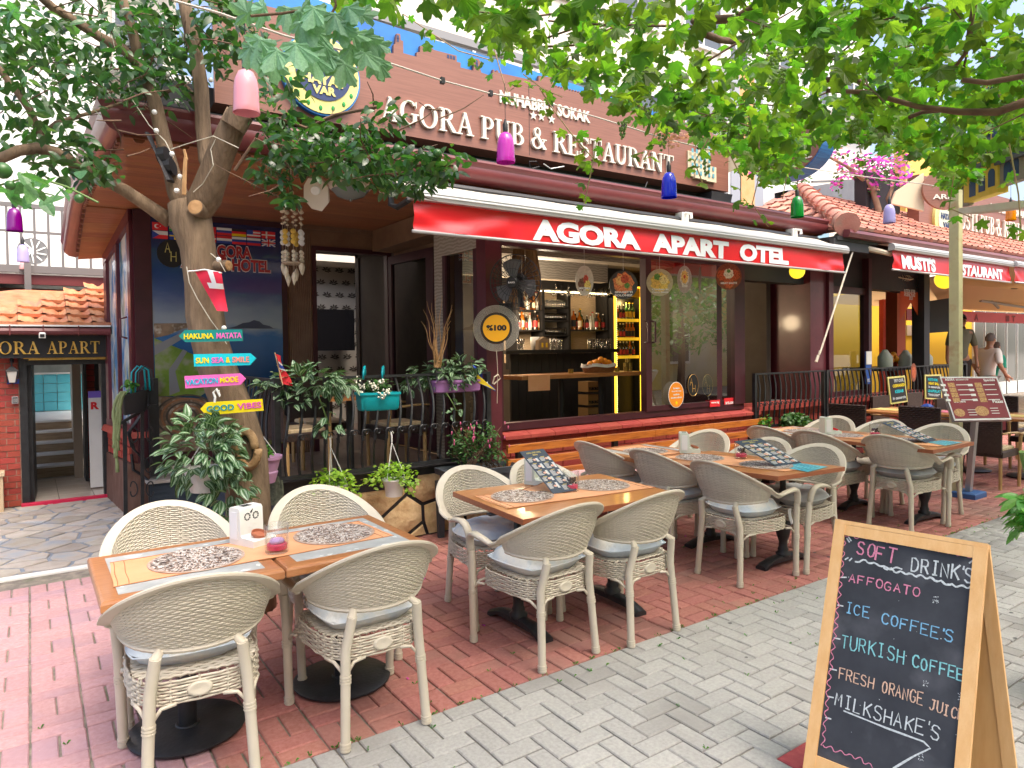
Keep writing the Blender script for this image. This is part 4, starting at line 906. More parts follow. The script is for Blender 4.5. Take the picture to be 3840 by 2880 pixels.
# ================================================================ entrance building at the left
EN=thing('entrance_building','small hotel entrance with clay tile roof, red brick pier and black door frame','building',(.2,9.3,0))
YE=9.25
b=MB();b.box(-2.2,-.09,YE+.01,YE+.3,0,1.62);obj('pier_backing',b,M_MORTARL,EN)
brick_course(EN,(-1.3,YE+.01,0),(1,0,0),1.2,0,1.62,(0,-1,0),bl=.155,bh=.058,g=.010,m_=M_BRICKRED,seed=9,proud=.010)
b=MB();b.box(-.09,-.02,YE-.03,YE+.12,0,1.6);b.box(.68,.73,YE-.03,YE+.12,0,1.6);b.box(-.02,.68,YE-.03,YE+.12,1.53,1.6);b.hexa([(-.02,9.3,0),(.02,9.3,0),(.05,10.0,0),(.01,10.0,0),(-.02,9.3,1.53),(.02,9.3,1.53),(.05,10.0,1.53),(.01,10.0,1.53)]);df=obj('door_frame',b,M_BLACK,EN)
b=MB();b.box(.735,.80,YE-.0,YE+.1,0,1.6);obj('white_jamb',b,M_WHITEW,EN)
b=MB();b.bbox(-.10,.73,YE-.10,YE-.02,0,.035);obj('threshold',b,pm('threshold_red',(.55,.01,.06),.6),EN)
for i in range(3):
 for j in range(5):q=MB();q.bbox(-.09+i*.34,-.09+i*.34+.335,YE-.015+j*.34,YE-.015+j*.34+.335,.0,.022,.001);obj('floor_tile',q,mat('beige_floor_tile',(.58,.50,.42),.25,(.62,.55,.47),3,coat=.3),EN)
b=MB();b.box(-.1,1.6,YE+.05,11.0,1.7,1.75);obj('corridor_ceiling',b,M_WHITEW,EN)
b=MB();b.box(-.4,-.06,YE+.3,11.1,0,1.9);obj('corridor_wall',b,M_WHITEW,EN)
b=MB();b.box(.80,.95,10.15,11.3,0,1.75);obj('corridor_wall',b,M_MORTAR,EN)
b=MB();b.box(.60,1.3,10.62,10.7,0,1.7);obj('corridor_wall',b,M_MORTAR,EN)
brick_course(EN,(.60,10.62,.02),(1,0,0),.45,.02,1.6,(0,-1,0),bl=.2,bh=.07,g=.01,m_=M_BRICKRED,seed=5,proud=.01)
b=MB();b.box(.565,.60,10.4,10.72,0,1.62);obj('inner_post',b,M_BLACK,EN)
b=MB();b.box(.50,.56,10.75,12.2,0,1.72);b.box(.46,.5,10.75,10.8,0.02,1.66);obj('tiled_pier',b,mat('beige_wall_tile',(.42,.34,.26),.4),EN)
for k in range(5):
 y=11.2+k*.28;z=.13*k
 q=MB();q.box(.0,.52,y,y+.03,z,z+.13);obj('riser',q,M_BENCH if False else mat('weathered_step_wood',(.25,.17,.10),.7,(.36,.27,.17),5,stretch=(1,1,10)),EN)
 q=MB();q.box(.0,.52,y-.01,y+.28,z+.131,z+.155);obj('tread',q,M_WHITE,EN)
b=MB();b.box(-.4,1.2,12.6,16,.6,.66);obj('pool_deck',b,M_WHITE,EN)
M_POOL=mat('pool_tile',(.10,.55,.66),.3,(.15,.62,.72),3,coat=.4)
for i in range(8):
 for j in range(4):q=MB();q.bbox(-.4+i*.2+.004,-.4+i*.2+.196,14.6,14.65,.67+j*.16,.67+j*.16+.154,.001);obj('pool_tile',q,M_POOL,EN)
b=MB();b.box(-.6,1.5,14.66,14.7,.6,1.32);b.box(-.6,1.5,14.55,14.7,1.31,1.335);obj('pool_wall',b,M_WHITE,EN)
b=MB();b.box(-.8,1.6,15.2,15.3,1.3,3);obj('garden_wall',b,mat('grey_green_wall',(.22,.25,.22),.8,(.32,.34,.30),4),EN)
bn=thing('roll_up_banner','white upright banner with a red letter R inside the hotel entrance','banner',(.66,9.75,.02))
b=MB();b.box(.575,.80,9.74,9.755,.04,1.2);obj('sheet',b,M_WHITE,bn);b=MB();b.box(.575,.80,9.733,9.739,1.12,1.2);obj('sheet_top',b,pm('violet_print',(.20,.12,.60)),bn)
text(bn,'R',(.60,9.738,.98),XD,ZD,.085,.09,P_RED,.002,.05)
nb=thing('notice_board','black framed notice board with white sheets inside the entrance','notice board',(.80,10.55,1.2));b=MB();b.box(.70,1.02,10.53,10.56,.95,1.66);obj('frame',b,P_BLK,nb)
b=MB();b.box(.745,.99,10.52,10.529,1.03,1.62);obj('sheet',b,M_WHITE,nb);b=MB()
for k in range(12):b.box(.765,.765+(.12 if k%3 else.19),10.515,10.519,1.08+k*.04,1.095+k*.04)
obj('print',b,pm('violet_ink',(.12,.10,.35)),nb,kind='stuff')
YG=9.0
b=MB();b.box(-2.2,.76,YG,YG+.04,1.86,1.95);b.tube([(-2.2,YG-.02,1.90),(.76,YG-.02,1.895)],.042,8);
for x in(-.9,-.16,.13,.45):b.box(x,x+.012,YG-.067,YG,1.85,1.955)
obj('gutter',b,M_GUTTER,EN);b=MB();b.box(-2.2,.76,YG-.06,YG-.0,1.945,1.962);obj('gutter_lip',b,M_WHITE,EN)
zt2=PY((360,1088),10.25).z;slope=V((0,10.25-8.98,zt2-1.96));SLn=slope.length;sd_=slope/SLn;nrm=XD.cross(sd_)
def rp(x,t,h=0.0):return V((x,8.98,1.965))+sd_*t+nrm*h
T=MB()
def tf(a,c):
 x=a*.222-.111;w2=.018*math.sin(a*2*math.pi*1.0+.5)+.012*math.cos(a*math.pi*4);return(x,c*.30,w2+.028*(1-c))
T.grid(tf,10,2);T.add([(-.111,0,-.01),(.111,0,-.01),(.111,0,.03),(-.111,0,.03)],[(0,1,2,3)])
hipA=PY(m1(-40,1075),9.6);hipB=PY(m1(660,815),10.25)
xf=[];Rm=Matrix((XD,sd_,nrm)).transposed()
for r in range(6):
 for c in range(16):
  x=-2.0+c*.225+(.0 if r%2 else.11)*0;t=r*.245;q=rp(x,t,.005*r)
  u,v,_=proj(q+sd_*.18)
  if v<1162-(u-0)*.275-0 and u<330:continue
  xf.append(M4(q+V((0,0,random.uniform(-.004,.004))),Rm@Matrix.Rotation(random.uniform(-.02,.02),3,'Z'),(1,1,1)))
pieces(EN,'roof_tile',T,xf,M_TILE,300,smooth='auto')
b=MB();b.hexa([(-2.2,9.02,1.90),(.78,9.02,1.90),(.78,10.4,1.90),(-2.2,10.4,1.90),(-2.2,9.02,1.955),(.78,9.02,1.955),(.78,10.3,zt2-.02),(-.1,10.3,zt2-.02)]);obj('roof_deck',b,M_TILE,EN)
rid=[PD(m1(-60,1060),9.9),PD(m1(100,1010),10.0),PD(m1(290,935),10.1),PD(m1(470,885),10.2),PD(m1(640,845),10.3),PD(m1(760,830),10.35),PD(m1(900,850),10.2)]
for i in range(6):
 q=MB();q.tube([rid[i],rid[i]+(rid[i+1]-rid[i])*1.12],[.125,.10],10);obj('ridge_tile',q,M_TILE,EN,smooth='auto')
 q=MB();q.tube([rid[i]-(rid[i+1]-rid[i])*.03,rid[i]+(rid[i+1]-rid[i])*.05],.138,10);obj('mortar_bed',q,M_TILEP,EN,smooth='auto')
es=thing('entrance_sign','black board sign with chunky gold letters over the hotel doorway','sign',(.1,9.1,1.62))
b=MB();b.bbox(-2.1,.755,9.08,9.2,1.61,1.86);obj('board',b,P_BLK,es)
def ent(s_,pl,pr):
 a,c=PY(pl,9.07),PY(pr,9.07);serif(es,s_,(a.x,9.078,1.652),XD,ZD,c.x-a.x,.135,M_GOLD,.018,sep=.10)
ent('AGORA',m1(-250,1370),m1(325,1370));ent('APART',m1(390,1370),m1(828,1370))
b=MB();b.box(-.05,.74,9.2,9.24,1.60,1.612);b.box(-.0,.72,9.13,9.24,1.585,1.608);obj('brass_trim',b,M_GOLD,es)
la=thing('wall_lantern','small black wall lantern with frosted glass on the brick pier','lantern',(-.19,9.15,1.42))
c=PY(m1(100,1590),9.15);b=MB();b.lathe([(.0,-.06),(.035,-.05),(.04,-.045)],4,c,a0=R_(45),a1=R_(405));b.lathe([(.075,.075),(.08,.08),(.02,.125),(.0,.135)],4,c,a0=R_(45),a1=R_(405));b.tube([c+ZD*.13,c+ZD*.2,c+V((0,.08,.22))],.008,6);b.tube([c+V((-.0,.03,.2)),c+V((0,.09,.18))],.02,8)
for a in range(4):an=R_(45+90*a);b.beam(c+V((.055*math.cos(an),.055*math.sin(an),-.045)),c+V((.1*math.cos(an)*.72,.1*math.sin(an)*.72,.08)),.008,.008)
obj('frame',b,M_BLACK,la);b=MB();b.lathe([(.035,-.045),(.065,.075)],4,c,a0=R_(45),a1=R_(405));obj('shade',b,pm('frosted_shade',(.62,.58,.52),.4),la)
c=PY(b1(125,222),9.22);b=MB();b.bbox(c.x-.028,c.x+.028,9.20,9.235,c.z-.038,c.z+.038);kp=obj('keypad',b,pm('silver_grey',(.4,.4,.4),.3),label='small silver keypad on the brick pier',cat='keypad',at=(c.x,9.2,c.z));b=MB();b.box(c.x-.021,c.x+.021,9.196,9.1995,c.z-.03,c.z+.03);obj('key_panel',b,P_BLK,kp)
b=MB()
for i in range(3):
 for j in range(4):b.box(c.x-.013+i*.011,c.x-.007+i*.011,9.193,9.1958,c.z-.022+j*.011,c.z-.016+j*.011)
obj('keys',b,M_WHITE,kp,kind='stuff')
c=PY(m1(350,1240),8.95);b=MB();b.bbox(c.x-.03,c.x+.03,8.9,9.02,c.z-.02,c.z+.04,.01);cm=obj('security_camera',b,M_PLW,label='small white security camera under the entrance gutter',cat='camera',at=(c.x,8.95,c.z));b=MB();b.box(c.x-.02,c.x+.02,8.893,8.898,c.z-.012,c.z+.02);obj('lens',b,P_BLK,cm)
b=MB();c=PY(m1(115,1620),9.24);b.box(c.x-.06,c.x+.06,9.225,9.232,c.z-.02,c.z+.03);pl_=obj('number_plate',b,P_BLUE,label='small blue enamel plate below the wall lantern',cat='plate',at=(c.x,9.24,c.z));
b=MB();b.grid(lambda a,c_:(-.33+.06*a*0-.05*a,9.05+.02*math.sin(a*9),.55+1.1*c_),6,2);obj('curtain',b,pm('lilac_cloth',(.38,.22,.50),.9),label='strip of lilac cloth hanging at the left edge of the entrance',cat='curtain',at=(-.35,9.05,.5))
b=MB();b.box(-.60,-.25,9.0,9.18,0,.38);b.bbox(-.62,-.235,8.98,9.2,.38,.42);obj('crate',b,mat('pale_wood',(.55,.40,.24),.7,(.62,.48,.31),5),label='pale wooden planter box beside the brick pier',cat='planter box',at=(-.42,9.1,0))
# ================================================================ upper terrace and buildings behind, left
LB=thing('terrace_building','white rendered building with a grey steel terrace rail behind the tile roof','building',(0,11,0))
b=MB();b.box(-3,1.2,14.0,14.2,2.4,9);b.box(-3,.95,10.6,14,2.58,2.70);obj('wall',b,M_WHITEW,LB)
b=MB();b.box(-3,.94,10.52,10.6,2.52,2.64);b.box(-3,.94,10.9,11.0,2.2,2.5);obj('terrace_edge_beam',b,M_GUTTER,LB)
b=MB();b.box(-3,.9,10.48,10.54,2.66,2.75);b.box(-3,.55,10.48,10.53,3.46,3.51);b.box(-3,.9,10.49,10.52,3.15,3.18)
obj('rail',b,mat('grey_steel',(.16,.155,.15),.55),LB)
for k in range(12):
 u=-170+k*115;x=PY(m1(u,500),10.5).x;q=MB();q.box(x-.014,x+.014,10.485,10.515,2.75,3.46);obj('baluster',q,_M['grey_steel'],LB)
b=MB();x=PY(m1(232,800),10.45).x;b.box(x-.035,x+.035,10.42,10.47,2.42,2.78);obj('rail_bracket',b,_M['grey_steel'],LB)
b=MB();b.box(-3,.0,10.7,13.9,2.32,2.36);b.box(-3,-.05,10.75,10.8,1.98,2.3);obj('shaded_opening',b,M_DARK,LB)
ac=thing('air_conditioner','white outdoor air conditioner on the wall behind the terrace rail','air conditioner',(.1,13.8,3.2))
c=PY(m1(300,545),13.8);b=MB();b.bbox(c.x-.30,c.x+.32,13.7,13.95,c.z-.26,c.z+.26,.02);obj('casing',b,M_PLW,ac)
b=MB();b.lathe([(.0,0),(.2,.0),(.21,.01)],20,(c.x-.05,13.69,c.z),axis=(0,-1,0));obj('fan_grille',b,pm('grille_grey',(.16,.16,.16)),ac)
b=MB()
for k in range(10):a=2*math.pi*k/10;b.beam((c.x-.05+.04*math.cos(a),13.67,c.z+.04*math.sin(a)),(c.x-.05+.19*math.cos(a+.4),13.67,c.z+.19*math.sin(a+.4)),.02,.006,up=(0,1,0))
b.lathe([(0,.02),(.05,.02)],12,(c.x-.05,13.69,c.z),axis=(0,-1,0));obj('fan',b,M_PLW,ac)
def block(name,label,x0,x1,y0,y1,z0,z1,wm,cols,rows,ww,wh,face='S',z00=1.0,dz=2.9,wmat=None,balc=None):
 t=thing(name,label,'building',((x0+x1)/2,(y0+y1)/2,0))
 b=MB();b.box(x0,x1,y0,y1,z0,z1);obj('wall',b,wm,t)
 wmat=wmat or pm('far_window_glass',(.10,.12,.14),.15)
 for i in range(cols):
  for j in range(rows):
   z=z00+j*dz
   if z+wh>z1:continue
   if face=='S':cx=x0+(x1-x0)*(i+.5)/cols;a=(cx-ww/2,cx+ww/2,y0-.05,y0-.01)
   else:cy=y0+(y1-y0)*(i+.5)/cols;a=None
   if a:
    f=MB();f.box(a[0]-.06,a[1]+.06,y0-.06,y0+.0,z-.06,z);f.box(a[0]-.06,a[1]+.06,y0-.06,y0,z+wh,z+wh+.06);f.box(a[0]-.06,a[0],y0-.06,y0,z,z+wh);f.box(a[1],a[1]+.06,y0-.06,y0,z,z+wh);f.box(cx-.03,cx+.03,y0-.055,y0,z,z+wh)
    fo=obj('window',f,M_WHITE,t);g=MB();g.box(a[0],a[1],y0-.03,y0-.005,z,z+wh);obj('pane',g,wmat,fo)
    if balc:
     g=MB();g.box(a[0]-.5,a[1]+.5,y0-.8,y0-.002,z-.25,z-.12);bo=obj('balcony',g,M_WHITEW,t);g=MB()
     for q in range(9):g.box(a[0]-.5+q*(ww+1)/8-.01,a[0]-.5+q*(ww+1)/8+.01,y0-.8,y0-.78,z-.12,z+.7)
     g.box(a[0]-.5,a[1]+.5,y0-.82,y0-.76,z+.7,z+.74);obj('balcony_rail',g,_M['grey_steel'],bo)
   else:
    f=MB();f.box(x0-.06,x0,cy-ww/2,cy+ww/2,z,z+wh);fo=obj('window',f,wmat,t)
 return t
block('apartment_block','tall pale apartment block seen through the citrus tree at upper left',-3.5,3.2,19,24,0,18,M_CREAMW,4,6,1.0,1.5,z00=2.6,balc=True)
block('apartment_block','cream apartment block rising right behind the restaurant sign',3.4,13.2,10.2,14,3.0,13,M_CREAMW,5,3,1.15,1.6,z00=5.2,dz=3.0)
block('apartment_block','white apartment block behind the vines at upper right',14.5,30,16,22,0,15,M_WHITEW,6,4,1.3,1.6,z00=5.0,dz=3.0,balc=True)
b=MB();a0=PY(r2(760,60),9.5);a1_=PY(r3(560,620),9.5);b.beam(a0,a1_,.1,.12);obj('steel_beam',b,mat('galvanised_steel',(.25,.25,.25),.5),label='grey steel beam running behind the top of the big sign',cat='beam',at=tuple(a0))
# ================================================================ beige woven armchairs
def chair_parts():
 root=local_thing('armchair','x','chair')
 TH=R_(104)
 def rim(th):
  k=th/TH;c_=math.cos(k*math.pi/2);z=.602+.228*max(0,c_)**1.5
  lean=.05*max(0,c_);rx,ry=.272+lean*.55,.262+lean
  return V((rx*math.sin(th),-.045-ry*math.cos(th),z))
 def bot(th):
  k=th/TH;c_=max(0,math.cos(k*math.pi/2));z=.594-.040*c_**.8
  rx,ry=.262-.03*c_,.245-.03*c_
  return V((rx*math.sin(th),-.045-ry*math.cos(th),z))
 THP=R_(88)
 def S(a,t,off=0.0):
  th=a*THP;p=bot(th).lerp(rim(th),t);n=V((math.sin(th),-math.cos(th),0));bul=.012*math.sin(math.pi*t)*max(0,math.cos(th))
  return p+n*(off+bul)
 b=MB();NS=17;NR=27
 for r in range(NR):
  t=(r+.7)/(NR+.4);pts=[]
  for i in range(NS*2+1):
   a=-1+i/NS;pts.append(S(a,t,.0030*(1 if(i+(r%2)*1)%2==0 else-1)))
  b.tube(pts,.0052,4,cap=False)
 for i in range(NS+1):
  a=-1+2*i/NS
  if i in(0,NS):continue
  for d in(-.012,.012):
   pts=[S(a+d,t_,0.0)for t_ in(0.02,.3,.5,.7,.98)];b.tube(pts,.0032,4,cap=False)
 obj('woven_back',b,M_RATTAN,root,smooth=True)
 b=MB();ths=[(-1+i/24)*TH for i in range(49)];cen=[rim(t_)for t_ in ths]
 prof=[]
 for i,th in enumerate(ths):
  c_=math.cos(th/TH*math.pi/2);n=V((math.sin(th),-math.cos(th),0));up=V((0,0,1));wd=.036+.014*(1-c_)
  p=cen[i];out=(n*.85+up*(.55 if c_>.3 else.2)).normalized();th_=n.cross(V((-n.y,n.x,0)).cross(out))if False else None
  side_=(up*.9-n*.55).normalized()
  prof.append((p,out,side_,wd))
 def flange(mb,pr,tk=.008):
  base=len(mb.v)
  for(p,o_,s2,w2)in pr:
   q=[p-o_*.006-s2*tk*.5,p+o_*w2*.5-s2*tk*1.0,p+o_*w2-s2*tk*.9,p+o_*(w2+.004)+s2*.000,p+o_*w2+s2*tk*.9,p+o_*w2*.5+s2*tk,p-o_*.006+s2*tk*.6]
   mb.v+=[tuple(x)for x in q]
  k=7
  for i in range(len(pr)-1):
   for j in range(k):mb.f.append((base+i*k+j,base+i*k+(j+1)%k,base+(i+1)*k+(j+1)%k,base+(i+1)*k+j));mb.m.append(0)
  mb.f.append(tuple(base+j for j in range(k)));mb.f.append(tuple(base+(len(pr)-1)*k+j for j in reversed(range(k))));mb.m+=[0,0]
 for sgn in(0,):
  flange(b,prof)
 obj('back_rim',b,M_RATTAN2,root,smooth='auto')
 b=MB();b.tube([bot((-1+i/20)*THP)for i in range(41)],[.011+.0012*(i%2)for i in range(41)],6);obj('lower_rim',b,M_RATTAN2,root,smooth=False)
 for s in(-1,1):
  e=rim(TH*s)
  pts=[rim(TH*s*.86)+V((s*.016,0,-.004)),e+V((s*.018,.0,-.004)),V((s*.292,.08,.618)),V((s*.296,.135,.628)),V((s*.294,.185,.632)),V((s*.289,.222,.618)),V((s*.283,.243,.585)),V((s*.277,.250,.54)),V((s*.271,.252,.50))]
  b=MB();b.tube(pts,[.012,.019,.022,.024,.025,.025,.025,.024,.021],10,flat=.62);obj('arm',b,M_RATTAN2,root,smooth=True)
 def leg(p0,p1,p2,r=.0205,ring=.31):
  b=MB();b.tube([p0,p1,p2],[r*1.02,r*1.05,r*.98],10)
  d=(V(p2)-V(p1));
  for h,rr in((.0,r*1.18),(.012,r*1.18),(.024,r*1.18)):
   c=V(p1)+d.normalized()*(h+.10);b.tube([c,c+d.normalized()*.007],rr,10)
   c=V(p2)-d.normalized()*(h+.012);b.tube([c,c+d.normalized()*.007],rr*.98,10)
  return b
 for s in(-1,1):obj('leg',leg((s*.272,.252,.52),(s*.262,.256,.40),(s*.252,.264,.0)),M_RATTAN2,root,smooth='auto')
 for s in(-1,1):
  b=leg((s*.146,-.262,.545),(s*.166,-.232,.40),(s*.186,-.262,.0))
  b.tube([bot(R_(33)*s)+V((0,0,.0)),(s*.147,-.258,.54),(s*.155,-.248,.48)],[.016,.019,.018],10)
  obj('leg',b,M_RATTAN2,root,smooth='auto')
 b=MB()
 def per(a,inset=0.0):
  th=a*2*math.pi;n_=3.6;c,s_2=math.cos(th),math.sin(th)
  wx=.235-inset;wy=.232-inset;x=wx*math.copysign(abs(c)**(2/n_),c);y=wy*math.copysign(abs(s_2)**(2/n_),s_2)
  return V((x*(1+.08*(y/.23)),y+.005,0))
 for r in range(8):
  z=.352+r*.0115;N2=52;pts=[]
  for i in range(N2+1):
   p=per(i/N2);n=V((p.x,p.y,0)).normalized();pts.append(p+ZD*z+n*(.004 if(i+r)%2 else-.003))
  b.tube(pts,.0052,4,cap=False)
 for i in range(26):
  p=per((i+.5)/26);b.tube([p+ZD*.35,p+ZD*.44],.0045,4,cap=False)
 for i in range(19):
  y=-.20+i*.0225;pts=[];xm=.222*(1-abs(y/.245)**5)
  for j in range(15):pts.append((-xm+2*xm*j/14,y,.441+(.003 if(i+j)%2 else-.002)))
  b.tube(pts,.0068,4,cap=False)
 for i in range(13):x=-.19+i*.0317;b.tube([(x,-.21,.438),(x,.21,.438)],.004,4,cap=False)
 obj('woven_seat',b,M_RATTAN,root,smooth=True)
 b=MB();p=per(.75);b.lathe([(.0,.0),(.022,.002),(.030,.004),(.032,-.002),(.034,-.01)],20,(0,-.238,.392),axis=(0,-1,0));b.v=[(x*1.35,y,.392+(z-.392)*.85)for x,y,z in b.v];obj('oval_badge',b,M_RATTAN2,root,smooth=True)
 b=MB()
 for s in(-1,1):
  for(p,q,r_2)in(((s*.165,-.235,.30),(s*.13,-.232,.345),(s*.08,-.23,.352)),((s*.256,.258,.30),(s*.22,.245,.345),(s*.17,.235,.352)),((s*.256,.255,.30),(s*.250,.21,.345),(s*.245,.16,.352)),((s*.172,-.235,.30),(s*.20,-.19,.345),(s*.22,-.14,.352))):b.tube([p,q,r_2],.0075,6)
 obj('brace',b,M_RATTAN2,root,smooth=True,kind='stuff')
 return root
def cushion_mb(w_=.45,d=.43,h=.125,seed=1,z0=.445,sag=0.0):
 rnd=random.Random(seed);b=MB();N1=26
 ph=[rnd.uniform(0,6)for _ in range(6)]
 def top(a,c,s):
  x,y=(a*2-1),(c*2-1);n=4.0;r=min(1,(abs(x)**n+abs(y)**n)**(1/n));e=max(0,1-r**5)**.5
  puff=.62+.38*min(1,math.hypot(x,y)*1.5)
  wr=.06*math.sin(x*7+ph[0]+2*math.sin(y*3+ph[1]))+.05*math.sin(y*9+ph[2]+x*3)+.04*math.sin((x+y)*13+ph[3])
  x,y=x*(1-.16*y*y),y*(1-.16*x*x)
  return V((x*w_/2*(1+.03*math.sin(y*3+ph[4])),y*d/2*(1+.03*math.sin(x*3+ph[5]))+.01,z0+h*.42+s*h*.5*e*(puff+wr*(1 if s>0 else.3))-sag*(1-math.hypot(x,y)*.5)*(1 if s>0 else 0)))
 b.grid(lambda a,c:top(a,c,1),N1,N1);b.grid(lambda a,c:top(1-a,c,-1),10,10)
 b.tube([top(a,c,0)for a,c in[(i/12,0)for i in range(12)]+[(1,i/12)for i in range(12)]+[(1-i/12,1)for i in range(12)]+[(0,1-i/12)for i in range(13)]],.004,4)
 return b
CH0=chair_parts()
CUSH=[cushion_mb(seed=s).mesh('cushion',M_CUSH,True)for s in(1,2,3)];CUSHG=[cushion_mb(seed=s+7).mesh('cushion',M_CUSHG,True)for s in(1,2)]
def tuck(o,k):pass
first=[True]
def chair(x,y,rz,label,cush,clabel,dx=0,dy=0,cr=0.0):
 if first[0]:o=CH0;first[0]=False
 else:o=copy_tree(CH0)
 o.location=(x,y,0.001);o.rotation_euler=(0,0,rz);o['label']=label;o['group']='beige woven armchairs'
 if cush is not None:
  me=cush;c=bpy.data.objects.new('seat_cushion',me);COL.objects.link(c);c.location=(x+dx,y+dy,.001);c.rotation_euler=(0,0,rz+cr)
  tag(c,clabel,'cushion','loose seat cushions')
 return o
H_=math.pi/2
CHS=[(.515,3.00,-.09,'nearest beige woven armchair with its back to the camera at the lower left',0,'pale silky cushion pushed back on the nearest left chair'),(1.21,2.965,.0,'beige woven armchair at the front right of the near table with a pale blue cushion',1,'pale blue cushion on the chair above the red and grey paving seam'),(.57,3.70,math.pi+.02,'beige woven armchair behind the left half of the near table beside the flagstones',None,''),(1.33,3.63,math.pi-.04,'beige woven armchair behind the near table below the white hanging pots',10,'dark grey cushion tucked under the right half of the near table'),(2.27,3.05,.03,'left of the two beige armchairs in front of the second table',1,'pale blue cushion on the left front chair of the second table'),(2.845,3.00,.02,'right of the two beige armchairs in front of the second table',2,'rumpled pale cushion on the right front chair of the second table'),(2.37,3.67,math.pi-.08,'beige armchair facing the street at the back left of the second table by the planter',3,'blue cushion on the armchair beside the grey planter'),(2.93,3.64,math.pi+.05,'beige armchair mostly hidden behind the menu on the second table',None,''),(4.20,4.47,-H_,'leftmost beige armchair of the third table, nearest the pine bench',2,'blue grey cushion on the chair nearest the pine bench'),(4.24,3.83,-H_,'middle beige armchair on the left side of the third table',1,'pale cushion on the middle chair of the third table'),(4.19,3.16,-H_-.02,'beige armchair at the third table with a label hanging from its cushion',0,'pale cushion with a white care label hanging down'),(4.80,3.13,H_,'beige armchair at the near right corner of the third table beside the blackboard',11,'grey cushion on the chair between third table and blackboard'),(4.86,3.62,H_,'beige armchair behind the leaning menu on the third table',None,''),(4.95,4.30,H_+.1,'beige armchair seen just behind the napkin holder of the third table',None,''),(6.27,4.22,-H_,'leftmost beige armchair of the far table below the green bush',None,''),(6.28,3.72,-H_,'middle beige armchair on the left side of the far table',10,'dark grey cushion on the middle chair of the far table'),(6.46,3.13,-H_,'beige armchair at the near left corner of the far table',11,'light grey cushion on the near left chair of the far table'),(7.05,3.20,H_,'rightmost beige armchair beside the menu lectern',10,'grey cushion on the rightmost beige chair'),(7.05,3.75,H_,'beige armchair behind the candle glass of the far table',None,''),(7.00,4.28,H_,'beige armchair behind the napkin holder of the far table',None,''),]
for i,(x,y,rz,lb,cu,cl)in enumerate(CHS):
 me=None if cu is None else(CUSH[cu%3]if cu<10 else CUSHG[cu-10])
 dx,dy=(0,.05)if i==0 else(0,0)
 chair(x,y,rz,lb,me,cl,dx,dy,cr=.06*((i*7)%5-2))
b=MB();b.grid(lambda a,c:(4.41+.035*a+.02*c,2.935-.01*c+.01*math.sin(c*3),.475-.11*c),2,6);obj('care_label',b,P_WHT,label='white care label dangling from the chair cushion at the third table',cat='label',at=(4.42,2.93,.4))
# ================================================================ tables
def rbox(mb,x0,x1,y0,y1,z0,z1,r=.006):mb.bbox(x0,x1,y0,y1,z0,z1,r)
def round_pedestal(t,x,y):
 b=MB();b.lathe([(0,.012),(.232,.012),(.235,.016),(.235,.022),(.225,.028),(.05,.034),(.045,.04),(0,.04)],48,(x,y,0));obj('base_plate',b,M_BLACK,t,smooth='auto')
 for k in range(3):a=R_(-100+k*120);q=MB();q.lathe([(.0,0),(.015,.0),(.017,.006),(.006,.008),(.006,.014)],8,(x+.2*math.cos(a),y+.2*math.sin(a),0));obj('levelling_foot',q,M_BLACK,t)
 b=MB();b.tube([(x,y,.034),(x,y,.70)],.038,20);b.box(x-.16,x+.16,y-.02,y+.02,.69,.703);b.box(x-.02,x+.02,y-.16,y+.16,.688,.70);obj('column',b,M_BLACK,t,smooth='auto')
def bar_pedestal(t,x0,y0,x1,y1):
 c=V(((x0+x1)/2,(y0+y1)/2,0));d=(V((x1,y1,0))-V((x0,y0,0)));L_=d.length/2;d.normalize();s_=V((-d.y,d.x,0))
 b=MB();n=16;base=len(b.v)
 for i in range(n+1):
  k=-1+2*i/n;a=abs(k);h=.075-.045*max(0,(a-.35)/.65)**1.6;lo=0 if a>.86 else min(.03,(.86-a)*.2);w2=.036+.006*a
  p=c+d*(k*L_)
  b.v+=[tuple(p-s_*w2+ZD*lo),tuple(p+s_*w2+ZD*lo),tuple(p+s_*w2+ZD*(h-.012)),tuple(p+s_*w2*.55+ZD*h),tuple(p-s_*w2*.55+ZD*h),tuple(p-s_*w2+ZD*(h-.012))]
 for i in range(n):
  for j in range(6):b.f.append((base+i*6+j,base+i*6+(j+1)%6,base+(i+1)*6+(j+1)%6,base+(i+1)*6+j));b.m.append(0)
 b.f+=[tuple(base+j for j in(5,4,3,2,1,0)),tuple(base+n*6+j for j in range(6))];b.m+=[0,0]
 obj('foot',b,M_BLACK,t,smooth='auto')
 b=MB();b.lathe([(.05,.06),(.055,.085),(.036,.10),(.040,.115),(.032,.13),(.030,.17),(.044,.21),(.058,.27),(.060,.32),(.045,.37),(.030,.40),(.034,.415),(.027,.43),(.024,.50),(.030,.56),(.022,.57),(.022,.70)],20,c);b.beam(c-s_*.2+ZD*.695,c+s_*.2+ZD*.695,.04,.014);obj('column',b,M_BLACK,t,smooth=True)
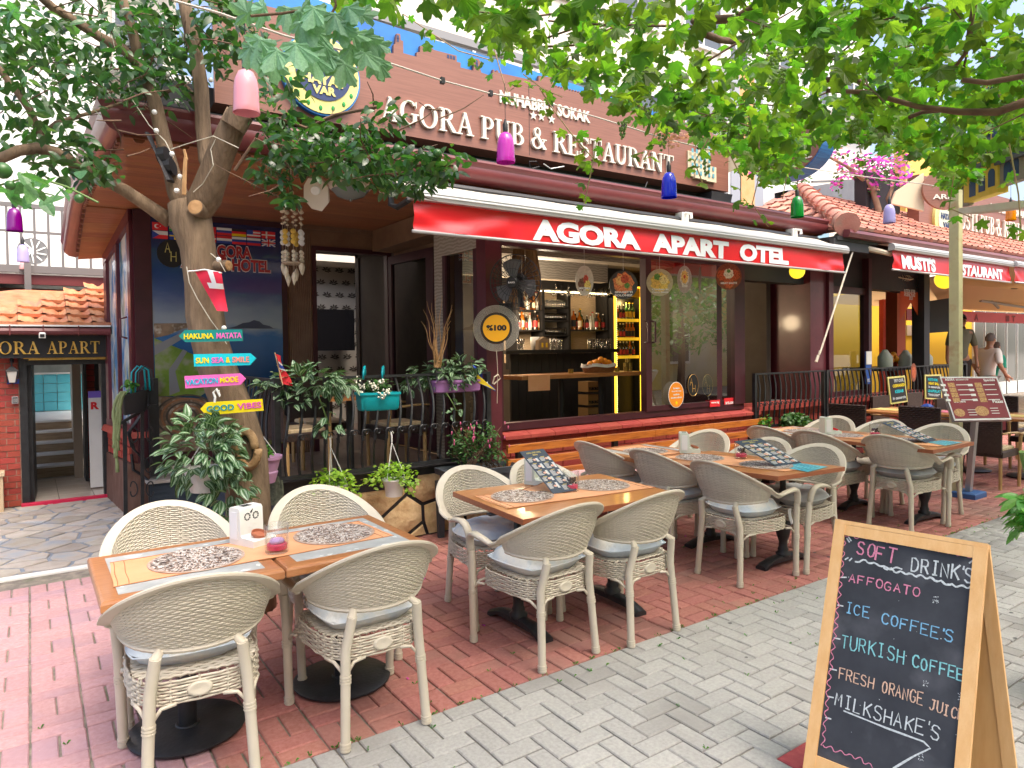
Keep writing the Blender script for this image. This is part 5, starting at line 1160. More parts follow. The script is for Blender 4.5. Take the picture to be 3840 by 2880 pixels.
def wtable(name,label,pts,thick,edge_round,inlay,feet):
 """pts: four corners counterclockwise (x,y)"""
 c=V((sum(p[0]for p in pts)/4,sum(p[1]for p in pts)/4,0));t=thing(name,label,'table',c,group='restaurant tables')
 z1=.745;P_=[V((p[0],p[1],0))for p in pts];b=MB()
 def inset(k):
  out=[]
  for i in range(4):
   a,m_,n_=P_[i-1],P_[i],P_[(i+1)%4];u1=(a-m_).normalized();u2=(n_-m_).normalized();out.append(m_+(u1+u2)*k)
  return out
 if edge_round:
  rings=[(0.004,z1-thick),(0,z1-thick+.006),(0,z1-.012),(.004,z1-.003),(.012,z1)]
 else:rings=[(0,z1-thick),(0,z1-.0015),(.0015,z1)]
 base=0
 for k,z in rings:b.v+=[(p.x,p.y,z)for p in inset(k)]
 for i in range(len(rings)-1):
  for j in range(4):b.f.append((i*4+j,i*4+(j+1)%4,i*4+4+(j+1)%4,i*4+4+j));b.m.append(0 if edge_round else 1)
 b.f.append((3,2,1,0));b.m.append(0);n=(len(rings)-1)*4;b.f.append((n,n+1,n+2,n+3));b.m.append(0)
 obj('tabletop',b,[M_WOODI if edge_round else M_WOODT,M_WOODE],t)
 if inlay:
  q=inset(.062);b=MB();b.prism([(p.x,p.y)for p in q],(0,0,z1+.0002),XD,YD,ZD,.0008);io=obj('inlay',b,M_INLAY,t)
  b=MB();rnd=random.Random(int(c.x*100))
  e=[(q[i],q[(i+1)%4])for i in range(4)]
  for(a,d)in e:
   for k in range(5):
    f=rnd.uniform(.05,.95);cc=a.lerp(d,f)+(c-a.lerp(d,f)).normalized()*rnd.uniform(.012,.04);s2=rnd.uniform(.008,.018);du_=(d-a).normalized();dv=V((-du_.y,du_.x,0))
    b.prism([(-s2*1.3,-s2*.3),(s2*.3,-s2*.8),(s2*1.4,s2*.2),(-s2*.2,s2*.7)],cc+ZD*(z1+.0011),du_,dv,ZD,.0004)
  obj('inlay_pattern',b,pm('inlay_light',(.66,.68,.66),.4),io,kind='stuff')
 for f in feet:
  if len(f)==2:round_pedestal(t,*f)
  else:bar_pedestal(t,*f)
 return t
wtable('table','near left cafe table with rounded wood edge and grey inlay, left half of the pair',[(.19,2.87),(.842,2.865),(.848,3.55),(.19,3.55)],.042,True,True,[(.53,3.26)])
wtable('table','near cafe table with rounded wood edge and grey inlay, right half of the pair',[(.850,2.87),(1.508,2.875),(1.505,3.555),(.856,3.555)],.042,True,True,[(1.24,3.30)])
wtable('table','second table with plain walnut top and two turned iron pedestals',[(2.10,2.945),(3.23,2.87),(3.31,3.70),(2.17,3.80)],.032,False,False,[(2.33,3.05,2.33,3.60),(3.03,3.02,3.06,3.56)])
wtable('table','third table with plain walnut top and a turquoise menu at its near end',[(4.17,2.86),(4.89,2.79),(4.92,3.90),(4.00,3.95)]if False else[(4.18,2.86),(4.89,2.79),(4.80,3.93),(4.01,3.96)],.032,False,False,[(4.36,3.13,4.88,3.11),(4.38,3.83,4.88,3.78)])
wtable('table','grey inlaid table end beyond the third table, close to the pine bench',[(4.01,3.965),(4.72,3.95),(4.70,4.62),(4.02,4.62)],.042,True,True,[(4.4,4.35)])
wtable('table','far table with plain walnut top beside the menu lectern',[(6.22,2.78),(7.02,2.79),(6.99,3.92),(6.24,3.95)],.032,False,False,[(6.52,3.12,7.04,3.09),(6.59,3.80,7.04,3.79)])
wtable('table','grey inlaid table end beyond the far table',[(6.24,3.96),(6.98,3.93),(6.98,4.60),(6.26,4.62)],.042,True,True,[(6.6,4.3)])
def runner(label,pts,z=.7465,waves=(),bend=None):
 P_=[V((p[0],p[1],0))for p in pts];c=sum(P_,V((0,0,0)))/4
 def fn(a,d):
  p=P_[0].lerp(P_[1],a).lerp(P_[3].lerp(P_[2],a),d);h=z+.0006*math.sin(a*31+d*7)+.0005*math.sin(d*23+a*5)
  for(wa,wd,amp,w_)in waves:h+=amp*math.exp(-((a-wa)/w_)**2)*max(0,(d-wd)/(1-wd))**2
  return(p.x+.002*math.sin(d*9+a*2),p.y+.0035*math.sin(a*8+d),h+.0008)
 b=MB();b.grid(fn,50,16)
 o=obj('table_runner',b,M_RUNNER,label=label,cat='table runner',group='orange table runners',at=(c.x,c.y,z),smooth=True)
 e=MB()
 for d in(.0,1.0):
  e.tube([V(fn(a/30,d))+ZD*.0006 for a in range(31)],.0022,4)
 for a in(.012,.045,.955,.988):e.tube([V(fn(a,d/8))+ZD*.0006 for d in range(9)],.0016,4)
 obj('hem',e,pm('dark_stitch',(.40,.17,.07),.9),o,kind='stuff');return o
runner('orange runner across the near pair of tables under two round mats',[(.245,3.03),(1.42,3.06),(1.40,3.43),(.262,3.39)])
runner('orange runner on the second table, humped beside the menu',[(2.16,3.20),(3.31,3.12),(3.35,3.44),(2.20,3.60)]if False else[(2.17,3.19),(3.25,3.10),(3.28,3.46),(2.20,3.58)],waves=((.45,.55,.035,.05),(.36,.5,.018,.05)))
runner('orange runner running the length of the third table',[(4.35,2.93),(4.75,2.88),(4.62,3.90),(4.16,3.94)])
runner('orange runner on the inlaid end beyond the third table',[(4.17,4.0),(4.55,3.98),(4.58,4.55),(4.17,4.56)],z=.7475)
runner('orange runner running the length of the far table',[(6.42,2.84),(6.86,2.84),(6.82,3.9),(6.38,3.92)])
runner('orange runner on the inlaid end beyond the far table',[(6.4,4.0),(6.82,3.98),(6.83,4.5),(6.4,4.5)],z=.7475)
def mat_mesh(seed):
 rnd=random.Random(seed);b=MB();b.lathe([(0,.0),(.19,.0),(.192,.0015),(.19,.003),(0,.0032)],40,(0,0,0),mi=0)
 R0=.012
 while R0<.182:
  n=max(8,int(2*math.pi*R0/.0105));
  for k in range(n):
   if rnd.random()<.10:continue
   a=2*math.pi*k/n+rnd.uniform(-.25,.25)/n*6;mi=1 if rnd.random()<.52 else 2;L_=rnd.uniform(.010,.020);w2=rnd.uniform(.0014,.0030)
   skew=rnd.choice((-.9,-.5,.5,.9,0));c=V((math.cos(a)*R0,math.sin(a)*R0,.0034));d=V((math.cos(a+skew),math.sin(a+skew),0));s_2=V((-d.y,d.x,0));z=ZD*rnd.uniform(0,.0008)
   b.add([c-d*L_/2-s_2*w2+z,c+d*L_/2-s_2*w2+z,c+d*L_/2+s_2*w2+z,c-d*L_/2+s_2*w2+z],[(0,1,2,3)],mi)
  R0+=.0085
 return b.mesh('round_mat',[mat('mat_copper',(.42,.27,.19),.6,(.55,.42,.34),30),pm('mat_dark',(.055,.035,.03),.6),pm('mat_silver',(.80,.77,.73),.4)])
MT=[mat_mesh(1),mat_mesh(2),mat_mesh(3)]
for i,(x,y,lb)in enumerate(((.575,3.22,'round dash patterned mat at the left of the near table'),(1.20,3.26,'round dash patterned mat at the right of the near table'),(2.43,3.41,'round dash patterned mat at the left of the second table'),(3.02,3.37,'round dash patterned mat at the right of the second table'),(4.50,3.18,'round mat under the foot of the menu on the third table'),(4.40,3.72,'round mat in front of the third table napkin holder'),(4.33,4.25,'round mat on the inlaid end beyond the third table'),(6.64,3.25,'dark round mat under the menu on the far table'),(6.58,3.78,'round mat under the far napkin holder'),(6.60,4.22,'pale round mat on the inlaid end beyond the far table'))):
 o=bpy.data.objects.new('round_mat',MT[i%3]);COL.objects.link(o);o.location=(x,y,.7488 if y<3.95 else.7498);o.rotation_euler=(0,0,i*1.1);o['org']=(0,0,0);tag(o,lb,'placemat','round dash patterned mats')
def tumbler(x,y,label,burnt,rz=0):
 t=thing('candle_tumbler',label,'candle glass',(x,y,.7485),group='glass tumblers with floating candles');z=.7485;t.scale=(1.3,1.3,1.4)
 b=MB();b.lathe([(0,0),(.036,.0),(.0385,.004),(.0405,.09),(.0395,.0905),(.0365,.088),(.035,.012),(0,.010)],32,(x,y,z));
 for k in range(9):
  a=2*math.pi*k/9;b.tube([(x+.0392*math.cos(a+q*.5),y+.0392*math.sin(a+q*.5),z+.012+q*.035)for q in(0,1,2)],.0008,3)
 obj('glass',b,M_CLEAR,t,smooth=True)
 b=MB();b.lathe([(0,.011),(.033,.011),(.0335,.026),(.030,.029),(0,.028)],24,(x,y,z));obj('wax',b,M_PINKW,t,smooth='auto')
 b=MB()
 if burnt:
  rnd=random.Random(3)
  for k in range(26):a=rnd.uniform(0,6.28);r_=rnd.uniform(0,.024);b.ball((x+r_*math.cos(a),y+r_*math.sin(a),z+.034+rnd.uniform(0,.022)),.0055,5)
  obj('dried_petals',b,M_BURNT,t)
 else:
  b.lathe([(0,.029),(.022,.029),(.026,.036),(.020,.043),(0,.045)],10,(x,y,z));obj('floating_candle',b,M_LILW,t,smooth=True)
 return t
tumbler(.885,3.12,'glass tumbler with pink wax and a lilac floating candle on the near table',False)
tumbler(2.76,3.35,'glass tumbler with pink wax and dark petals in front of the upright menu',True)
tumbler(4.62,3.49,'glass tumbler with pink wax on the third table',True)
tumbler(6.70,3.52,'glass tumbler with pink wax on the far table',True)
def napkin(x,y,rz,label,m_,ash):
 t=thing('napkin_holder',label,'napkin holder',(x,y,.7475),group='white napkin holders');t.scale=(1.28,1.28,1.25);rot=Matrix.Rotation(rz,3,'Z')
 def W(p):return V((x,y,.7475))+rot@V(p)
 def X(mb):mb.v=[tuple(W(p))for p in mb.v];return mb
 prof=[(-.055,0),(.075,0),(.075,.022),(.068,.026),(.015,.028),(.006,.036),(.003,.125),(-.004,.134),(-.048,.136),(-.055,.13)]
 b=MB();b.prism([(a,c)for a,c in prof],(0,-.05,0),XD,ZD,-YD,-.10);X(b);obj('body',b,m_,t,smooth='auto')
 for s in(-1,1):
  b=MB();b.prism([(-.045,.02),(-.008,.02),(-.008,.12),(-.045,.12)],(0,.0505*s,0),XD,ZD,(0,s,0),.003);X(b);obj('napkins',b,P_WHT,t)
 b=MB();rnd=random.Random(2)
 for k in range(2):
  c=-.018+.036*k
  for j in range(9):a=j*.7;b.add([(.0035+.0012,c+.014*math.cos(a),.10+.015*math.sin(a)),(.0047,c+.014*math.cos(a+.5),.10+.015*math.sin(a+.5)),(.0047,c+.008*math.cos(a+.6),.10+.009*math.sin(a+.6)),(.0047,c+.009*math.cos(a),.10+.010*math.sin(a))],[(0,1,2,3)])
 for k in range(3):b.add([(.0047,-.006+k*.004,.112+.004*k),(.0047,.002+k*.002,.112+.004*k),(.0047,.002+k*.002,.118+.004*k),(.0047,-.006+k*.004,.118+.004*k)],[(0,1,2,3)])
 X(b);obj('crest',b,M_INK,t,kind='stuff')
 b=MB()
 for k in range(4):b.box(-.04,-.012,-.02+k*.01,-.014+k*.01,.1362,.1368)
 X(b);obj('top_print',b,M_INK,t,kind='stuff')
 c=W((.051,0,.035));a=thing('ashtray',{0:'terracotta ashtray on the shelf of the near napkin holder',1:'terracotta ashtray beside the menu on the second table',2:'terracotta ashtray on the third table napkin holder',3:'red ashtray on the far napkin holder'}[ash],'ashtray',c,group='small round ashtrays')
 b=MB();b.lathe([(0,.002),(.026,.002),(.034,.008),(.035,.02),(.031,.021),(.028,.010),(0,.008)],20,c,axis=rot@V((.35,0,1)));obj('bowl',b,M_TERRA if ash<3 else P_RED,a,smooth='auto')
 return t
napkin(.835,3.36,-1.15,'white napkin holder with black crest standing where the near tables meet',M_PLW,0)
napkin(2.74,3.66,-1.2,'pale green napkin holder half hidden behind the upright menu',M_PLGW,1)
napkin(4.56,3.98,-.75,'pale green napkin holder with a terracotta ashtray on the third table',M_PLGW,2)
napkin(6.60,3.93,-.6,'pale green napkin holder with a red ashtray on the far table',M_PLGW,3)
def menu(label,c0,c1,c2,c3,seed=1):
 """corner order: bottom-left, bottom-right, top-right, top-left (world points)"""
 t=thing('menu_card',label,'menu',V(c0),group='tall dark menu cards');c0,c1,c2,c3=map(V,(c0,c1,c2,c3));U1=(c1-c0);W_=U1 .length;U1 .normalize();V1=(c3-c0);H2=V1 .length;V1 .normalize();N1=U1 .cross(V1).normalized()
 def bx(mb,a0,a1,d0,d1,t0,t1):mb.hexa([c0+U1*a+V1*d+N1*tt for tt,a,d in((t0,a0,d0),(t0,a1,d0),(t0,a1,d1),(t0,a0,d1),(t1,a0,d0),(t1,a1,d0),(t1,a1,d1),(t1,a0,d1))])
 b=MB();bx(b,0,W_,0,H2,-.0015,.0015);obj('card',b,M_MENU,t)
 rnd=random.Random(seed);b=MB();g=MB();ph_=MB()
 text(t,'AGORA APART HOTEL',c0+U1*W_*.2+V1*H2*.92+N1*.0016,U1,V1,W_*.6,H2*.035,M_MENUG,.0006,.02);text(t,'MENU',c0+U1*W_*.40+V1*H2*.87+N1*.0016,U1,V1,W_*.2,H2*.03,M_MENUG,.0006,.02)
 for col in(0,1):
  y=.83
  for blk in range(5):
   x=.05+col*.5;bx(g,W_*(x+.08),W_*(x+.24),H2*(y-.012),H2*y,.0017,.0022);y-=.025
   for k in range(rnd.choice((4,5,6))):
    bx(b,W_*x,W_*(x+rnd.uniform(.14,.22)),H2*(y-.008),H2*y,.0017,.0022)
    bx(b,W_*(x+.33),W_*(x+.42),H2*(y-.013),H2*(y+.002),.0017,.0022);y-=.021
   px=x+.27;ph_.prism([(W_*px+W_*.065*math.cos(a),H2*(y+.055)+W_*.05*math.sin(a))for a in[R_(i*30)for i in range(12)]],c0+N1*.002,U1,V1,N1,.0008);y-=.025
   if y<.08:break
 obj('price_lines',b,M_MENUW,t,kind='stuff');obj('headings',g,M_MENUG,t,kind='stuff');obj('dish_pictures',ph_,mat('dish_print',(.75,.60,.45),.4,(.55,.10,.05),120,coat=.2),t,kind='stuff')
 b=MB();bx(b,W_*.497,W_*.503,H2*.05,H2*.85,.0017,.0021);obj('divider',b,pm('blue_line',(.05,.25,.5)),t)
T_=.749
def PL(q,z):return PZ(q,z)
bl=PZ(zB(1310,558),T_);br=PZ(zB(1560,520),T_+.01);dirv=(br-bl)
tl=PD(zB(962,122),(PZ(zB(1310,558),T_)-CAMP).dot(_fw)+.14);tr=PD(zB(1275,88),(PZ(zB(1310,558),T_)-CAMP).dot(_fw)+.20)
menu('dark blue menu leaning upright on the napkin holder of the second table',bl,br,tr,tl,1)
bl=PZ(zE(1970,555),T_);br=PZ(zE(2230,515),T_);d0=(bl-CAMP).dot(_fw)
tl=PD(zE(1528,290),d0+.02);tr=PD(zE(1755,262),d0+.16)
menu('dark blue menu resting on the candle glass of the third table',bl,br,tr,tl,2)
bl=PZ(zF(1350,497),T_);br=PZ(zF(1440,470),T_);d0=(bl-CAMP).dot(_fw)
tl=PD(zF(955,320),d0+.05);tr=PD(zF(1055,316),d0+.20)
menu('dark blue menu resting on the candle glass of the far table',bl,br,tr,tl,3)
def flat(label,qs,z=.7492):
 P_=[PZ(q,z)for q in qs];b=MB();
 b.add([tuple(p)for p in P_]+[tuple(p+ZD*.0012)for p in P_],[(3,2,1,0),(4,5,6,7),(0,1,5,4),(1,2,6,5),(2,3,7,6),(3,0,4,7)])
 o=obj('paper_menu',b,M_AQUA,label=label,cat='menu',group='turquoise paper menus',at=tuple(P_[0]));l_=MB()
 for k in range(7):
  for c in(.1,.55):
   a=P_[0].lerp(P_[1],.1+k*.12).lerp(P_[3].lerp(P_[2],.1+k*.12),c);d=P_[0].lerp(P_[1],.1+k*.12).lerp(P_[3].lerp(P_[2],.1+k*.12),c+.3);l_.beam(a+ZD*.0018,d+ZD*.0018,.004,.0006)
 obj('print_lines',l_,M_SIGNDK,o,kind='stuff')
flat('turquoise paper menu lying at the near end of the third table',[b4(180,772),b4(420,818),b4(585,775),b4(350,745)])
flat('turquoise paper menu lying at the near end of the far table',[b4(1400,570),b4(1560,600),b4(1700,572),b4(1530,555)])
# ================================================================ leaves
rl=random.Random(21)
def leaf_simple(L_=1.0,w_=.42,fold=.12,droop=.15):
 b=MB();ys=[0,.18,.42,.68,.88,1.0];ws=[.06,.70,1.0,.82,.42,.0]
 for y,k in zip(ys,ws):
  z=-droop*y*y;x=w_/2*k
  b.v+=[(-x,y*L_,z+fold*x),(0,y*L_,z),(x,y*L_,z+fold*x)]
 for i in range(5):
  a=i*3;b.f+=[(a,a+1,a+4,a+3),(a+1,a+2,a+5,a+4)];b.m+=[0,0]
 return b
def leaf_vine(curl=.30,ph=0):
 b=MB();out=[]
 lobes=[(90,1.0),(38,.86),(142,.86),(-18,.62),(198,.62)]
 for i in range(-50,231,8):
  r=.30
  for a,R in lobes:
   d=abs(i-a);r=max(r,R*(1-(d/34.0)**1.25*.55))if d<34 else r
  r*=1.0+(.06 if(i//8)%2 else-.05);out.append((r*math.cos(R_(i))*.52,r*math.sin(R_(i))*.52+.26))
 out.append((.05,.12));out.insert(0,(.06,.10));out=out
 b.v.append((0,.20,.02))
 for(x,y)in out:
  rr=math.hypot(x,y-.25);b.v.append((x,y,-curl*rr*rr+.06*math.sin(x*9+ph)+.05*math.cos(y*7+ph)-.03))
 n=len(out)
 for i in range(n-1):b.f.append((0,i+1,i+2));b.m.append(0)
 return b
def leaf_zebra():
 b=MB();ys=[0,.2,.45,.7,.9,1.0];ws=[.10,.78,1.0,.74,.36,.03];fr_=[-1,-.62,-.25,-.12,.12,.25,.62,1]
 for y,k in zip(ys,ws):
  for f in fr_:x=f*k*.27;b.v.append((x,y,-.28*y*y+.35*abs(x)))
 for i in range(5):
  for j in range(7):b.f.append((i*8+j,i*8+j+1,i*8+8+j+1,i*8+8+j));b.m.append(1 if j in(1,5)else 0)
 return b
LS,LV,LZ=leaf_simple(),leaf_vine(),leaf_zebra()
LROUND=leaf_simple(1.0,.62,.1,.2);LNARR=leaf_simple(1.0,.30,.1,.3)
def orient(d,tilt=.6,rnd=rl):
 d=V(d).normalized();q=d.to_track_quat('Y','Z').to_matrix()
 return q@Matrix.Rotation(rnd.uniform(-tilt,tilt),3,'Y')@Matrix.Rotation(rnd.uniform(-.3,.3),3,'X')
def rdir(down=.3,rnd=rl):
 a=rnd.uniform(0,2*math.pi);z=rnd.uniform(-1,1)*.7-down;return V((math.cos(a),math.sin(a),z)).normalized()
def foliage(parent,name,tmpl,xf,m_,limit=300,smooth=False):
 pieces(parent,name,tmpl,xf,m_,limit,name.replace('leaf','leaves')if 'leaf' in name else name+'_mass',smooth=smooth,size=lambda m_:np.linalg.norm(m_[:3,0]))
def inpoly(x,y,P):
 c=False;j=len(P)-1
 for i in range(len(P)):
  if((P[i][1]>y)!=(P[j][1]>y))and(x<(P[j][0]-P[i][0])*(y-P[i][1])/(P[j][1]-P[i][1])+P[i][0]):c=not c
  j=i
 return c
TD=4.45
tree=thing('citrus_tree','old citrus tree with sawn limbs and painted arrow boards on its trunk','tree',(PD((930,1950),4.5).x,PD((930,1950),4.5).y,0))
def path_px(pts):return[PD((u,v),d)for u,v,d in pts]
trunk=[(938,2010,4.45),(930,1860,4.45),(925,1700,4.47),(885,1560,4.47),(822,1401,4.5),(790,1290,4.5),(768,1180,4.5),(757,1060,4.5),(742,930,4.5),(716,830,4.5),(700,760,4.5)]
P_=path_px(trunk);P_[0].z=-.03
b=MB();b.tube(P_,[.155,.135,.128,.122,.118,.112,.116,.104,.108,.128,.115],18)
b.tube(path_px([(712,830,4.5),(770,740,4.46),(805,640,4.42),(835,560,4.38),(870,480,4.35),(896,425,4.33)]),[.09,.10,.088,.082,.078,.076],16)
b.tube(path_px([(702,800,4.5),(665,720,4.5),(640,630,4.5),(612,520,4.5),(585,400,4.48),(555,300,4.45),(520,230,4.42)]),[.07,.062,.05,.046,.042,.040,.036],12)
b.tube(path_px([(520,230,4.42),(505,150,4.4),(480,60,4.35),(440,-60,4.3)]),[.036,.032,.03,.026],10)
b.tube(path_px([(522,240,4.42),(470,190,4.4),(385,145,4.35),(290,85,4.3),(200,30,4.2),(120,-40,4.1)]),[.034,.034,.03,.028,.026,.022],10)
b.tube(path_px([(800,650,4.46),(775,600,4.5),(762,480,4.52),(755,330,4.5),(735,200,4.5),(705,80,4.5),(680,-60,4.5)]),[.06,.05,.047,.045,.042,.04,.036],12)
b.tube(path_px([(790,670,4.6),(765,560,4.7),(755,440,4.75),(735,380,4.75),(700,330,4.8)]),[.035,.032,.03,.028,.02],10)
b.tube(path_px([(640,830,4.5),(560,775,4.45),(470,715,4.35),(385,670,4.3),(290,620,4.2),(210,572,4.1),(140,555,4.05),(70,565,3.95),(-10,600,3.9)]),[.05,.042,.038,.036,.034,.034,.032,.03,.028],12)
b.tube([P_[9],PD((640,830),4.5)],[.05,.048],10)
b.tube(path_px([(180,565,4.1),(150,500,4.1),(110,410,4.0),(60,340,3.95),(0,262,3.9),(-60,200,3.9)]),[.022,.022,.02,.018,.018,.016],8)
b.tube(path_px([(160,500,4.1),(210,460,4.15),(280,440,4.2),(350,420,4.3),(460,385,4.5),(600,360,4.6),(690,310,4.6)]),[.014,.013,.012,.011,.01,.012,.014],6)
cb=PD(zH(1170,1060),4.30)
tk=obj('trunk',b,M_BARK,tree,smooth=True)
b=MB();ring=[]
for i in range(25):
 a=2*math.pi*i/24;ring.append(PD(zH(1165+105*math.cos(a)+(25 if math.sin(a)<0 else-10),1060-185*math.sin(a)),4.33-.0*math.cos(a)))
b.tube(ring,.026,10);obj('burl_rim',b,mat('burl_bark',(.30,.18,.08),.85,(.40,.26,.13),12,bump=.8),tree,smooth=True)
b=MB();c=sum(ring[:-1],V((0,0,0)))/24;b.add([tuple(c+_fw*.045)]+[tuple(c+(p-c)*.9+_fw*.02)for p in ring[:-1]],[(0,i+1,(i+1)%24+1)for i in range(24)]);obj('burl_hollow',b,mat('dead_wood',(.055,.06,.055),.9,(.10,.10,.085),14,stretch=(1,1,8),bump=.6),tree)
def cut(u,v,d,r,dirv):
 c=PD((u,v),d);dd=V(dirv).normalized();b=MB();b.tube([c-dd*.1,c],r,14);o=obj('sawn_stub',b,M_BARK,tree,smooth='auto');b=MB();b.lathe([(0,.004),(r*.5,.006),(r*.9,.003),(r*.92,-.002)],14,c,axis=dd);obj('cut_face',b,M_BARKC,o)
cut(732,776,4.36,.05,-_fw+V((0,0,.15)));cut(858,996,4.42,.035,CR*1.0-_fw*.35);cut(905,425,4.3,.078,CR*.5+V((0,0,.8)))
b=MB()
for k in range(90):
 u,v,d=rl.choice([(rl.uniform(0,480),rl.uniform(30,620),4.2),(rl.uniform(400,880),rl.uniform(0,420),4.5),(rl.uniform(880,1700),rl.uniform(380,740),4.35)])
 p=PD((u,v),d+rl.uniform(-.3,.3));q=p+rdir(-.1)*rl.uniform(.15,.4);b.tube([p,p.lerp(q,.5)+rdir()*.03,q],[.005,.004,.002],4,cap=False)
for pts in([(880,640,4.3),(960,520,4.3),(1040,560,4.3),(1090,640,4.3),(1090,760,4.3)],[(860,470,4.4),(980,420,4.4),(1150,480,4.35),(1350,560,4.3),(1560,620,4.3),(1700,620,4.3)],[(1150,480,4.35),(1260,430,4.3),(1420,400,4.3)],[(1040,560,4.3),(1180,560,4.3),(1330,610,4.3),(1480,660,4.3)]):b.tube(path_px(pts),.010,6,cap=False)
obj('twigs',b,M_CANE,tree,kind='stuff')
xf=[]
CL=[(150,330,4.2,240,270,.7,430),(420,170,4.5,300,210,.8,560),(720,130,4.8,260,190,.6,420),(250,590,4.2,170,100,.4,150),(60,120,4.1,160,150,.5,160),(540,330,4.6,220,110,.4,160),(1120,540,4.35,160,120,.4,290),(1300,570,4.3,190,120,.4,380),(1510,630,4.3,190,100,.35,330),(1040,330,4.4,130,190,.4,150),(1440,440,4.3,110,90,.2,50),(1000,640,4.25,70,60,.2,50),(1080,720,4.2,55,85,.15,46),(1660,610,4.3,110,70,.2,60),(880,120,4.7,150,150,.4,150),(360,640,4.2,110,60,.2,40)]
for(u,v,d,ru,rv,rd_,n)in CL:
 for k in range(n):
  while True:
   a,c,e=rl.uniform(-1,1),rl.uniform(-1,1),rl.uniform(-1,1)
   if a*a+c*c+e*e<=1:break
  p=PD((u+a*ru,v+c*rv),d+e*rd_);xf.append(M4(p,orient(rdir(.45),1.1),rl.uniform(.055,.098)))
for k in range(700):
 p=PD((rl.uniform(-600,1000),rl.uniform(-1300,-20)),rl.uniform(4,5.4));xf.append(M4(p,orient(rdir(.3),1.1),rl.uniform(.07,.1)))
foliage(tree,'leaf',leaf_simple(1.0,.46,.15,.25),xf,M_CITLEAF,300)
xf=[]
for k in range(26):xf.append(M4(PD((rl.uniform(0,330),rl.uniform(630,760)),rl.uniform(2.3,2.7)),orient(rdir(.4),.8),rl.uniform(.07,.10)))
for k in range(7):xf.append(M4(PD((rl.uniform(0,110),rl.uniform(0,50)),2.4),orient(rdir(.4),.8),rl.uniform(.07,.10)))
foliage(tree,'near_leaf',leaf_simple(1.0,.52,.15,.25),xf,mat('near_citrus_leaf',(.05,.15,.045),.4,(.09,.22,.08),10,var=.35,trans=.35,tcol=(1.8,2.2,.9)),40)
b=MB();b.tube(path_px([(-20,700,2.5),(120,660,2.5),(250,700,2.5),(370,760,2.5)]),.004,5);obj('twig',b,M_STEM,tree)
for(u,v,d,r)in((297,745,2.5,.017),(555,272,4.4,.05),(38,695,2.5,.018),(288,520,4.2,.045),(1330,560,4.2,.03),(1490,560,4.2,.03),(1640,575,4.2,.028),(675,205,4.5,.05),(10,640,2.5,.03),(1205,395*1,4.3,.0)):
 if r:obj('green_fruit',MB().ball(PD((u,v),d),r,12),pm('green_citrus',(.045,.13,.03),.35),tree,smooth=True)
fl=thing('string_lights','pale cord with small white bulbs wound round the citrus tree','string lights',PD((760,600),4.3))
b=MB();cord=[(410,85,4.3),(430,180,4.35),(470,280,4.4),(500,380,4.35),(520,410,4.35),(560,470,4.35),(620,530,4.3),(650,590,4.3)]
b.tube(path_px(cord),.003,4,cap=False);b.tube(path_px([(820,500,4.3),(790,560,4.3),(800,620,4.28),(760,690,4.35),(725,720,4.35)]),.003,4,cap=False);b.tube(path_px([(640,560,4.3),(700,540,4.3),(800,510,4.28),(895,555,4.25)]),.003,4,cap=False)
b.tube(path_px([(700,1000,4.38),(710,1060,4.36),(740,1120,4.36),(790,1200,4.36),(820,1240,4.36),(850,1290,4.36)]),.003,4,cap=False);b.tube(path_px([(790,950,4.38),(820,975,4.38),(845,1020,4.38)]),.003,4,cap=False)
obj('cord',b,mat('dirty_white_cord',(.50,.47,.38),.6),fl)
for(u,v,d)in((480,167,4.4),(528,225,4.4),(579,420,4.3),(627,278,4.5),(663,380,4.5),(586,490,4.3),(645,577,4.3),(675,662,4.3),(664,715,4.3),(662,15+700,4.3),(820,973,4.3),(840,1230,4.3),(790,300,4.5)):obj('bulb',MB().ball(PD((u,v),d),.016,10),M_PLW,fl,smooth=True)
b=MB();q=path_px([(555,500,4.36),(590,580,4.36),(640,680,4.36)]);b.tube(q,[.035,.02,.045],6,flat=.3);b.tube(path_px([(600,590,4.4),(630,585,4.4)]),.06,10);b.tube(path_px([(622,630,4.4),(650,625,4.4)]),.055,10);obj('black_tape',b,P_BLK,tree,label='black tape lashing a torn lamp to the limb')
b=MB();b.tube(path_px([(690,730,4.3),(693,640,4.3),(696,590,4.3)]),[.014,.014,.012],6);b.tube(path_px([(700,600,4.3),(690,560,4.3)]),.009,5);obj('twig',b,M_BARKC,tree)
def arrow(label,TL,TR,BR,BL,tip,side_,m_,words):
 d=4.26;a,c,e,f=[PD(q,d)for q in(TL,TR,BR,BL)];tp=PD(tip,d);n=-_fw
 t=thing('arrow_board',label,'arrow sign',(a+e)/2,group='painted arrow boards on the tree')
 pts=[f,e,tp,c,a]if side_=='R' else[f,e,c,a,tp]
 b=MB();k=len(pts);b.add([tuple(p)for p in pts]+[tuple(p+n*.012)for p in pts],[tuple(range(k-1,-1,-1)),tuple(range(k,2*k))]+[(i,(i+1)%k,k+(i+1)%k,k+i)for i in range(k)]);obj('board',b,m_,t)
 U1=(e-f).normalized();V1=(a-f);V1=(V1-U1*V1 .dot(U1)).normalized();W_=(e-f).length;Hh=(a-f).length
 for(s_,x0,x1,mt)in words:text(t,s_,f+U1*W_*x0+V1*Hh*.24+n*.0125,U1,V1,W_*(x1-x0),Hh*.46,mt,.004,.022)
 return t
arrow('teal arrow board reading HAKUNA MATATA, topmost on the trunk',m1(1540,1190),m1(2012,1185),m1(2018,1280),m1(1545,1290),m1(1490,1240),'L',P_TEAL,[('HAKUNA',-.02,.50,P_YEL),('MATATA',.55,.99,P_PINK)])
